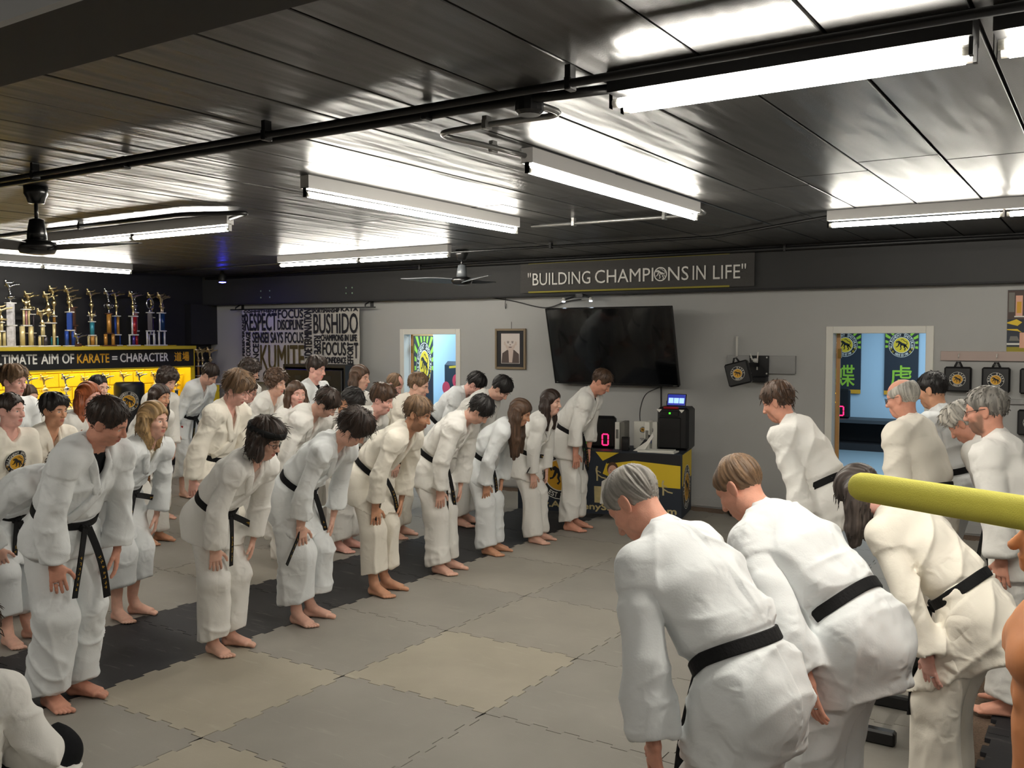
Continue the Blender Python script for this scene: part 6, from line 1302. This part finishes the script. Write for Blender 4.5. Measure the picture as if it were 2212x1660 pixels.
def add_glasses(J, par, mat):
    m = MB()
    for sd in (1, -1):
        pts = [(.098 - .012 * abs(math.cos(t)) * (1 if math.cos(t) * sd > 0 else .2), sd * .033 + .022 * math.cos(t), 1.631 + .016 * math.sin(t)) for t in np.linspace(0, 2 * math.pi, 13)]
        m.tube(head_to(J, pts), .0016 * J['k'], 5)
        m.tube(head_to(J, [(.088, sd * .055, 1.637), (.04, sd * .078, 1.640), (-.02, sd * .084, 1.640), (-.03, sd * .083, 1.625)]), .0018 * J['k'], 5)
    m.tube(head_to(J, [(.100, .011, 1.634), (.103, 0, 1.637), (.100, -.011, 1.634)]), .0016 * J['k'], 5)
    g = m.build('glasses', mat, par, smooth=True)
    for sd in (1, -1):
        lens = MB(); lens.raw(head_to(J, [(.0975 - .010 * (abs(math.cos(t)) if math.cos(t) * sd > 0 else .2 * abs(math.cos(t))), sd * .033 + .0205 * math.cos(t), 1.631 + .0148 * math.sin(t)) for t in np.linspace(0, 2 * math.pi, 13)[:-1]]), [tuple(range(12))]); lens.build('lens', M['lens'], g)
def person(S):
    S.setdefault('seed', int(abs(S['x'] * 131 + S['y'] * 17)) % 9973)
    r = thing('person', S['label'], 'person', (S['x'], S['y'], S.get('z', 0)), math.radians(S.get('yaw', 0)), S.get('group'))
    J = make_pose(S); near = S.get('near', 0); li = 0 if near else 1
    W, mask, iris = skin_weights(li)
    Vb = posed_body(J, li); me = quadmesh('body', Vb, BODY[li][1], M['skin_' + S.get('skin', 'fair')])
    mk = mask.copy(); mk[:, 2] *= S.get('beard', 0.0)
    at = me.attributes.new('mask', 'FLOAT_COLOR', 'POINT'); at.data.foreach_set('color', mk.astype(f4).ravel())
    at = me.attributes.new('iris', 'FLOAT', 'POINT'); at.data.foreach_set('value', iris.astype(f4))
    obj('body', me, r)
    vox = S.get('vox', .008 if near else (.012 if S.get('mid') else .016))
    cl = M[S.get('cloth', 'gi')]; tr = M[S.get('tcloth', S.get('cloth', 'gi'))]
    jo = add_jacket(J, S, r, cl, vox)
    add_trousers(J, S, r, tr, vox * 1.05)
    if S.get('belt', 'black') != 'none': add_belt(J, S, r, M['belt_' + S.get('belt', 'black')])
    add_hair(J, S, r)
    if S.get('undershirt'):
        P, u, f = spine_frame(J, 1.41); m = MB()
        m.raw([P + f * (.103 * J['k'] + dz) + V3(0, a, 0) * J['k'] + u * b * J['k'] for (a, b, dz) in ((-.05, .05, -.045), (.05, .05, -.045), (.03, -.05, .0), (0, -.12, .018), (-.03, -.05, .0))], [(0, 1, 2, 3, 4)]); m.build('undershirt', M[S['undershirt']], r)
    if S.get('glasses'): add_glasses(J, r, M['black_plastic'])
    if S.get('headband'):
        V, Fc = ring_head(J, 1.698, .010, .121, .099, .020, .012); m = MB(); m.raw(V, Fc); m.build('headband', M['belt_black'], r, smooth=True)
    for n in S.get('watch', ''):
        w, e = J['wr' + n], J['el' + n]; d = unit(w - e); lat = J['R']['fo' + n] @ V3(1, 0, 0); nn = J['R']['fo' + n] @ V3(0, 0, 1); m = MB(); c = w - d * .012
        m.tube([c - d * .009, c + d * .009], .031 * J['k'], 14); m.obox(c + nn * .030, lat, d, (.017, .019, .006), 0, .004); m.build('wristwatch', M['black_plastic'], r, smooth=False)
    for n in S.get('ring', ''):
        Rm = J['R']['ha' + n]; sd = 1 if n == 'L' else -1; c = J['O']['ha' + n] + J['k'] * (Rm @ (V3(-.0225, .812 * sd, 1.4055) - J['T']['ha' + n])); d = Rm @ V3(0, sd, 0); m = MB(); m.tube([c - d * .0025, c + d * .0025], .0118 * J['k'], 10); m.build('finger_ring', M['silver'], r, smooth=True)
    if S.get('cord'):
        P, u, f = spine_frame(J, 1.085); wa, wb = girth_at(1.085, S.get('girth', 1.0)); k = J['k']; A = lambda t, dz: P + (f * wb * math.cos(t) + V3(0, wa * math.sin(t), 0)) * k * 1.12 + u * dz
        q = MB(); t0 = S['cord']; q.tube([A(t0 - .25, .05), A(t0 - .05, .02), A(t0, -.01) + V3(.02, 0, 0), A(t0 + .03, -.06) + V3(.03, 0, 0), A(t0 + .02, -.10) + V3(.02, 0, 0)], .0045, 6); q.tube([A(t0 - .02, .01), A(t0 + .10, .0) + V3(.02, 0, 0), A(t0 + .06, .035) + V3(.015, 0, 0), A(t0 - .02, .01)], .0045, 6); q.build('tie_cord', M['gi'], jo, smooth=True)
    if S.get('hemtag'):
        # woven maker's tag near the front corner of the skirt
        P, u, f = spine_frame(J, 1.06); sk = unit(-u * S.get('flare', .62) + V3(0, 0, -1) * (1 - S.get('flare', .62))); sd = S['hemtag']; g_ = S.get('girth', 1.0)
        m = MB(); t_ = math.radians(52 * sd); k = J['k']
        rad = lambda q: ((girth_at(1.06, g_)[0] * 1.02 + q * (.19 * (.5 + .5 * g_) - girth_at(1.06, g_)[0] * .95)), (girth_at(1.06, g_)[1] * 1.05 + q * (.165 * (.55 + .45 * g_) - girth_at(1.06, g_)[1] * .95)))
        fr = unit(np.cross(V3(0, 1, 0), -sk)); L = S.get('skirt', .30) * k
        for (q, hh, hw, mi) in ((.80, .032, .020, 0), (.52, .012, .012, 1)):
            a, b = rad(q); c = P + sk * L * q + (fr * b * math.cos(t_) + V3(0, a * math.sin(t_), 0)) * k; nn = unit(fr * math.cos(t_) / b + V3(0, math.sin(t_) / a, 0)); tg = np.cross(nn, sk)
            m.obox(c + nn * .016, tg, sk, (hw, hh, .003), mi)
        m.build('woven_tag', [M['belt_black'], M['red_cloth']], jo)
    return r, J
# ------------------------------------------------------------------ the class
GF, GB, GR = 'students bowing in the front line', 'students bowing in the back lines', 'instructors bowing on the right'
d = dict
FOLK = [
 # front line, from the camera outwards
 d(x=-4.743, y=2.838, H=1.760, bow=29, hb=-0.00, yaw=10, hp=36, hy=28, girth=1.08, near=1, hair=('crop', 'darkbrown'), skin='ruddy', arms='thigh', wt=.42, cuff=.93, flare=.5, skirt=.20, wide=1.12, tail=(.40, .36), spread=(.16, .22), ring='R', cord=-.75, undershirt='cloth_black', hem=.075, group=GF, label='person with cord tied at the side of the uniform, bowing nearest at the left', cloth='gi_cool'),
 d(x=-4.695, y=3.866, H=1.631, bow=44, hb=0.08, yaw=10, hp=26, hy=12, near=1, hair=('shag', 'darkbrown'), skin='fair', headband=1, glasses=1, hlen=.14, wt=.46, cuff=.90, tail=(.24, .30), spread=(.75, .12), skirt=.27, hemtag=-1, wide=1.05, group=GF, label='person with black headband and glasses, bowing in white uniform', cloth='gi'),
 d(x=-4.698, y=4.584, H=1.699, bow=46, hb=0.09, yaw=10, hp=50, hy=25, near=1, hair=('fluffy', 'darkbrown'), skin='fair', cuff=.72, tail=(.50, .52), spread=(.22, .50), swing=-.05, skirt=.33, hem=.16, wide=1.28, cloth='gi_cool', group=GF, label='person bowing deeply with very long belt ends, next to the one with headband'),
 d(x=-4.726, y=5.420, H=1.723, bow=47, hb=0.14, yaw=10, hp=24, hy=10, near=1, hair=('short', 'lightbrown'), skin='tan', beard=.6, cuff=.80, vee=.30, tail=(.30, .34), spread=(.30, .42), skirt=.31, hemtag=-1, hem=.17, wide=1.05, group=GF, label='person bowing in cropped trousers and open collar, fourth in the front line', cloth='gi_cream'),
 d(x=-4.717, y=6.206, H=1.725, bow=43, hb=0.15, yaw=10, hp=58, hy=20, mid=1, hair=('short', 'black'), skin='fair', cuff=.92, tail=(.56, .52), spread=(.14, .05), skirt=.28, hem=.08, group=GF, label='person bowing with belt ends hanging to the knees, fifth in the front line'),
 d(x=-4.754, y=6.981, H=1.624, bow=48, hb=0.18, yaw=10, hp=28, hy=10, mid=1, hair=('long', 'brown'), hlen=.40, skin='tan', cuff=.95, girth=.92, tail=(.36, .36), spread=(.10, .10), skirt=.27, hemtag=-1, hem=.07, cloth='gi_cool', group=GF, label='person bowing with two short belt ends side by side, sixth in the front line'),
 d(x=-4.647, y=7.611, H=1.588, bow=36, hb=0.20, yaw=10, hp=8, hy=-2, mid=1, hair=('long', 'darkbrown'), hlen=.26, skin='fair', bust=1, cuff=.92, tail=(.18, .30), spread=(1.05, .9), skirt=.30, hemtag=-1, hem=.07, group=GF, label='person bowing with face raised and belt ends flying sideways, seventh in the front line'),
 d(x=-4.647, y=8.308, H=1.777, bow=32, hb=0.08, yaw=10, hp=40, hy=6, girth=1.06, mid=1, hair=('crop', 'brown'), skin='ruddy', cuff=.66, arms='thigh', wt=.30, watch='L', undershirt='cloth_black', tail=(.36, .34), spread=(.12, .16), skirt=.28, hem=.10, group=GF, label='tall person with black wristwatch bowing under the television, last in the front line'),
 # second line
 d(x=-5.814, y=3.960, H=1.631, bow=38, hb=0.07, yaw=10, hp=6, hy=4, near=1, hair=('bob', 'blond'), hlen=.16, flow=-.05, skin='fair', cuff=.86, tail=(.22, .26), spread=(.95, .30), skirt=.36, hemtag=-1, hem=.26, wide=1.22, girth=.95, cloth='gi_cool', undershirt='gi_cream', group=GB, label='person in knee length trousers bowing with lifted face behind the nearest figure'),
 d(x=-5.92, y=3.25, H=1.60, bow=60, hb=0.16, yaw=10, hp=55, mid=1, hair=('short', 'brown'), tail=(.42, .38), spread=(.1, .12), skirt=.30, hem=.20, wide=1.15, cloth='gi_cool', group=GB, label='person bowing at the left frame edge, face hidden behind the nearest figure'),
 d(x=-6.062, y=5.025, H=1.762, bow=23, hb=0.14, yaw=10, hp=33, hy=14, mid=1, hair=('fluffy', 'lightbrown'), skin='pink', arms='side', cuff=.92, vee=.26, notail=0, hem=.10, cloth='gi_cream', group=GB, label='person in creamy uniform standing bowed behind the one with headband'),
 d(x=-5.930, y=5.634, H=1.770, bow=43, hb=0.12, yaw=10, hp=55, hy=22, mid=1, hair=('short', 'darkbrown'), skin='fair', vee=.28, hem=.10, group=GB, label='person bowing with wide open collar behind the one with long belt ends'),
 d(x=-5.983, y=6.344, H=1.751, bow=50, hb=0.07, yaw=10, hp=22, hy=8, mid=1, hair=('bowl', 'brown'), skin='pink', hem=.10, wide=1.1, vee=.28, group=GB, label='person bowing with raised face right behind the one in cropped trousers'),
 d(x=-5.942, y=7.054, H=1.748, bow=35, hb=0.12, yaw=10, hp=20, hy=14, mid=1, hair=('crop', 'lightbrown'), skin='fair', cloth='gi_cream', vee=.24, hem=.10, group=GB, label='person in creamy uniform bowing before the left doorway'),
 d(x=-6.319, y=8.361, H=1.808, bow=43, hb=0.12, yaw=10, hp=52, hy=12, hair=('short', 'black'), skin='pink', hem=.10, cloth='gi_cool', group=GB, label='tall person bowing under the framed portrait, head nearer the doorway'),
 d(x=-5.735, y=7.885, H=1.796, bow=43, hb=0.06, yaw=10, hp=55, hy=12, hair=('short', 'black'), skin='fair', hem=.10, undershirt='cloth_black', group=GB, label='person bowing right below the framed portrait, with black undershirt'),
 d(x=-7.731, y=5.569, H=1.627, bow=32, hb=0.21, yaw=10, hp=12, hy=2, mid=1, hair=('long', 'darkbrown'), hlen=.22, skin='tan', belt='brown', arms='side', tail=(.45, .40), spread=(.05, .08), hem=.10, group=GB, label='person with a brown belt bowing behind the lifted face at left'),
 d(x=-9.647, y=7.467, H=1.786, bow=33, hb=0.05, yaw=10, hp=46, hy=14, hair=('short', 'darkbrown'), skin='fair', arms='side', cuff=.55, hem=.26, wide=1.1, hemtag=-1, cloth='gi_cool', group=GB, label='person with bare shins bowing far back beside the trophy counter end'),
 d(x=-8.521, y=7.308, H=1.747, bow=19, hb=0.08, yaw=10, hp=25, hy=30, hair=('curly', 'darkbrown'), skin='fair', group=GB, label='person far back whose face is turned away, before the gray wall corner'),
 d(x=-7.905, y=6.644, H=1.638, bow=34, hb=0.10, yaw=10, hp=25, hy=15, hair=('short', 'brown'), skin='pink', glasses=1, group=GB, label='person with glasses peering out beside the creamy uniform'),
 d(x=-7.407, y=6.607, H=1.720, bow=32, hb=0.10, yaw=10, hp=12, hy=2, mid=1, hair=('curly', 'brown'), skin='fair', vee=.26, group=GB, label='person bowing with open collar before the middle of the word tapestry', cloth='gi'),
 d(x=-6.609, y=6.159, H=1.634, bow=31, hb=0.10, yaw=10, hp=4, hy=-28, mid=1, hair=('long', 'brown'), hlen=.26, skin='pink', group=GB, label='person bowing with face turned to the camera before the tapestry'),
 d(x=-7.499, y=7.446, H=1.759, bow=9, hb=0.04, yaw=10, hp=14, hy=6, hair=('bowl', 'darkbrown'), skin='pink', vee=.28, undershirt='cloth_black', cloth='gi_cool', group=GB, label='person standing upright before the right half of the tapestry, black undershirt'),
 d(x=-6.950, y=7.430, H=1.730, bow=27, hb=0.10, yaw=10, hp=8, hy=2, hair=('bob', 'brown'), hlen=.05, skin='fair', group=GB, label='person before the black storage unit, collar closed to the neck', vee=.12),
 d(x=-6.734, y=6.779, H=1.706, bow=46, hb=0.12, yaw=10, hp=62, hair=('fluffy', 'black'), skin='tan', group=GB, label='person bowing with head down, mostly hidden between two bowing lines'),
 d(x=-7.165, y=8.010, H=1.762, bow=43, hb=0.12, yaw=10, hp=40, hy=6, hair=('thin', 'lightbrown'), skin='pink', group=GB, label='person bowing against the gray wall just left of the left doorway'),
 # far left cluster
 d(x=-7.194, y=4.472, H=1.651, bow=24, hb=0.10, yaw=10, hp=10, hy=2, mid=1, hair=('long', 'ginger'), hlen=.24, skin='pink', group=GB, label='person behind the nearest figure, face half hidden, before the lit trophies'),
 d(x=-8.435, y=5.414, H=1.615, bow=12, hb=0.05, yaw=10, hp=12, hair=('crop', 'black'), skin='fair', group=GB, label='person far back of whom only the top of the head shows, left of the bag'),
 d(x=-6.870, y=3.930, H=1.600, bow=28, hb=0.06, yaw=10, hp=8, hy=4, mid=1, hair=('bowl', 'black'), skin='tan', cloth='gi_cream', group=GB, label='person in a creamy uniform beside the one in a printed shirt'),
 d(x=-7.915, y=4.307, H=1.728, bow=9, hb=0.04, yaw=10, hp=10, hy=10, mid=1, hair=('bowl', 'lightbrown'), skin='pink', vee=.24, flag=1, cloth='gi_cool', group=GB, label='person standing with a small flag patch on the chest at far left'),
 d(x=-8.849, y=4.888, H=1.558, bow=20, hb=0.05, yaw=10, hp=20, hair=('crop', 'brown'), skin='fair', group=GB, label='small person far left almost hidden behind the flag patch wearer'),
 d(x=-6.500, y=3.480, H=1.600, bow=15, hb=0.06, yaw=10, hp=6, hy=14, mid=1, hair=('crop', 'darkbrown'), skin='pink', tee=1, belt='none', arms='side', cloth='gi_cream', group=GB, label='person in a white short sleeved shirt with round emblem at the left edge'),
 d(x=-8.660, y=6.273, H=1.698, bow=25, hb=0.10, yaw=10, hp=25, hair=('curly', 'darkbrown'), skin='fair', group=GB, label='person far back behind the brown belt wearer, right of the bag'),
 # right side
 d(locks=False, x=-0.969, y=2.752, H=1.717, bow=40, hb=0.08, hp=52, hy=8, yaw=166, near=1, hair=('crop', 'gray'), skin='ruddy', girth=1.04, arms='thigh', wt=.5, wf=.12, wl=.15, cuff=.90, vox=.0075, skirt=.31, flare=.28, wide=1.05, watch='', tail=(.5, .5), spread=(.1, .3), cloth='gi_cool', fold=.016, palm=(-.3, -1, 0), group=GR, label='person bowing nearest on the right, seen from behind with black belt'),
 d(locks=False, x=-0.851, y=3.482, H=1.742, bow=49, hb=0.13, hp=42, hy=4, yaw=166, near=1, hair=('thin', 'lightbrown'), skin='ruddy', girth=1.04, arms='thigh', wt=.48, wf=-.04, wl=.17, cuff=.86, vox=.0075, skirt=.33, flare=.45, ring='L', tail=(.5, .5), spread=(.1, .2), cloth='gi_cool', fold=.015, palm=(-.5, -1, 0), group=GR, label='person bowing in the middle of the right hand trio, ring on the hanging hand'),
 d(x=-0.563, y=4.187, H=1.630, bow=45, hb=0.14, hp=58, yaw=172, near=1, hair=('long', 'darkgray'), hlen=.20, skin='pink', girth=1.02, arms='thigh', wt=.48, wf=.05, wl=.14, cuff=.96, skirt=.34, flare=.80, ring='L', tail=(.45, .4), cloth='gi_cream', fold=.017, palm=(-.5, -1, 0), wide=1.08, group=GR, label='person in creamy uniform bowing behind the yellow foam noodle'),
 d(x=-1.571, y=6.046, H=1.775, bow=31, hb=0.09, hp=24, yaw=176, mid=1, hair=('short', 'brown'), skin='ruddy', arms='side', cuff=.86, girth=1.03, hem=.10, group=GR, label='person bowing alone before the gray wall left of the right doorway'),
 d(x=-0.985, y=6.268, H=1.728, bow=14, hb=0.04, hp=14, yaw=166, mid=1, hair=('ring', 'silver'), skin='ruddy', glasses=1, girth=1.14, arms='side', cloth='gi_cream', group=GR, label='person with glasses standing before the right doorway'),
 d(x=-0.932, y=7.101, H=1.747, bow=15, hb=0.05, hp=16, yaw=166, mid=1, hair=('crop', 'black'), skin='tan', beard=.3, arms='side', cuff=.55, cloth='gi_cool', group=GR, label='person behind the glasses wearer, before the right door jamb'),
 d(x=-0.498, y=6.557, H=1.682, bow=36, hb=0.11, hp=42, yaw=170, mid=1, hair=('bowl', 'silver'), skin='ruddy', arms='side', hem=.10, group=GR, label='person bowing between two with glasses at the right edge'),
 d(x=-0.386, y=5.473, H=1.734, bow=17, hb=0.03, hp=12, yaw=174, mid=1, hair=('crop', 'gray'), skin='ruddy', beard=1.0, glasses=1, girth=1.06, arms='side', cuff=.90, watch='', tail=(.42, .4), spread=(.06, .5), hem=.09, group=GR, label='person with dark glasses rims at the right edge under the strike pads'),
 # seated at the lower left corner
 d(x=-3.62, y=1.67, yaw=121, H=1.72, bow=16, hip=(0, 0, .15), seat=1, ankL=(.24, -.12, .08), ankR=(.30, .12, .09), kneeL=(.85, .45, .42), kneeR=(.75, -.75, .42), wristL=(.30, .10, .34), wristR=(.30, -.10, .34), palm=(0, -.4, -1), handL=(.6, -.5, -.25), handR=(.6, .5, -.25), hp=35, hy=30, near=1, vox=.010, hair=('short', 'brown'), skin='pink', tcloth='cloth_black', belt='none', skirt=.15, flare=.3, cuff=.9, wide=1.08, group=None, label='person sitting cross legged in white jacket and black trousers, lower left corner'),
]
for S in FOLK:
    if S.get('group') is None: S.pop('group', None)
    r, J = person(S)
    k = J['k']
    if S.get('tee'):
        P, u, f = spine_frame(J, 1.27); q = MB(); O = P + f * (.150 * k); emblem(q, O, V3(0, 1, 0), u, .085, (0, 1, 2), off=.003); 
        for i, v in enumerate(q.V): q.V[i] = v - f * ((((v - P)[:, 1] / .16) ** 2 * .055)[:, None])
        tee_o = [c for c in r.children if c.name.startswith('tshirt')][0]; q.build('chest_emblem', EM('print_black', 'print_white', 'print_gold'), tee_o)
    if S.get('flag'):
        P, u, f = spine_frame(J, 1.30); q = MB(); O = P + f * .158 * k - V3(0, .075, 0) * k; U = unit(V3(0, 1, 0) * 1 + f * .3)
        for i in range(7): q.raw([O + U * a + u * (b + i * .006) for a, b in ((-.03, 0), (.03, 0), (.03, .006), (-.03, .006))], [(0, 1, 2, 3)], i % 2)
        q.raw([O + U * a + u * b - np.cross(U, u) * -.001 for a, b in ((.0, .018), (.03, .018), (.03, .042), (.0, .042))], [(0, 1, 2, 3)], 2); jk = [c for c in r.children if c.name.startswith('jacket')][0]; q.build('flag_patch', EM('red_cloth', 'print_white', 'col_blue'), jk)
print('script seconds', round(time.time() - _t0, 1))
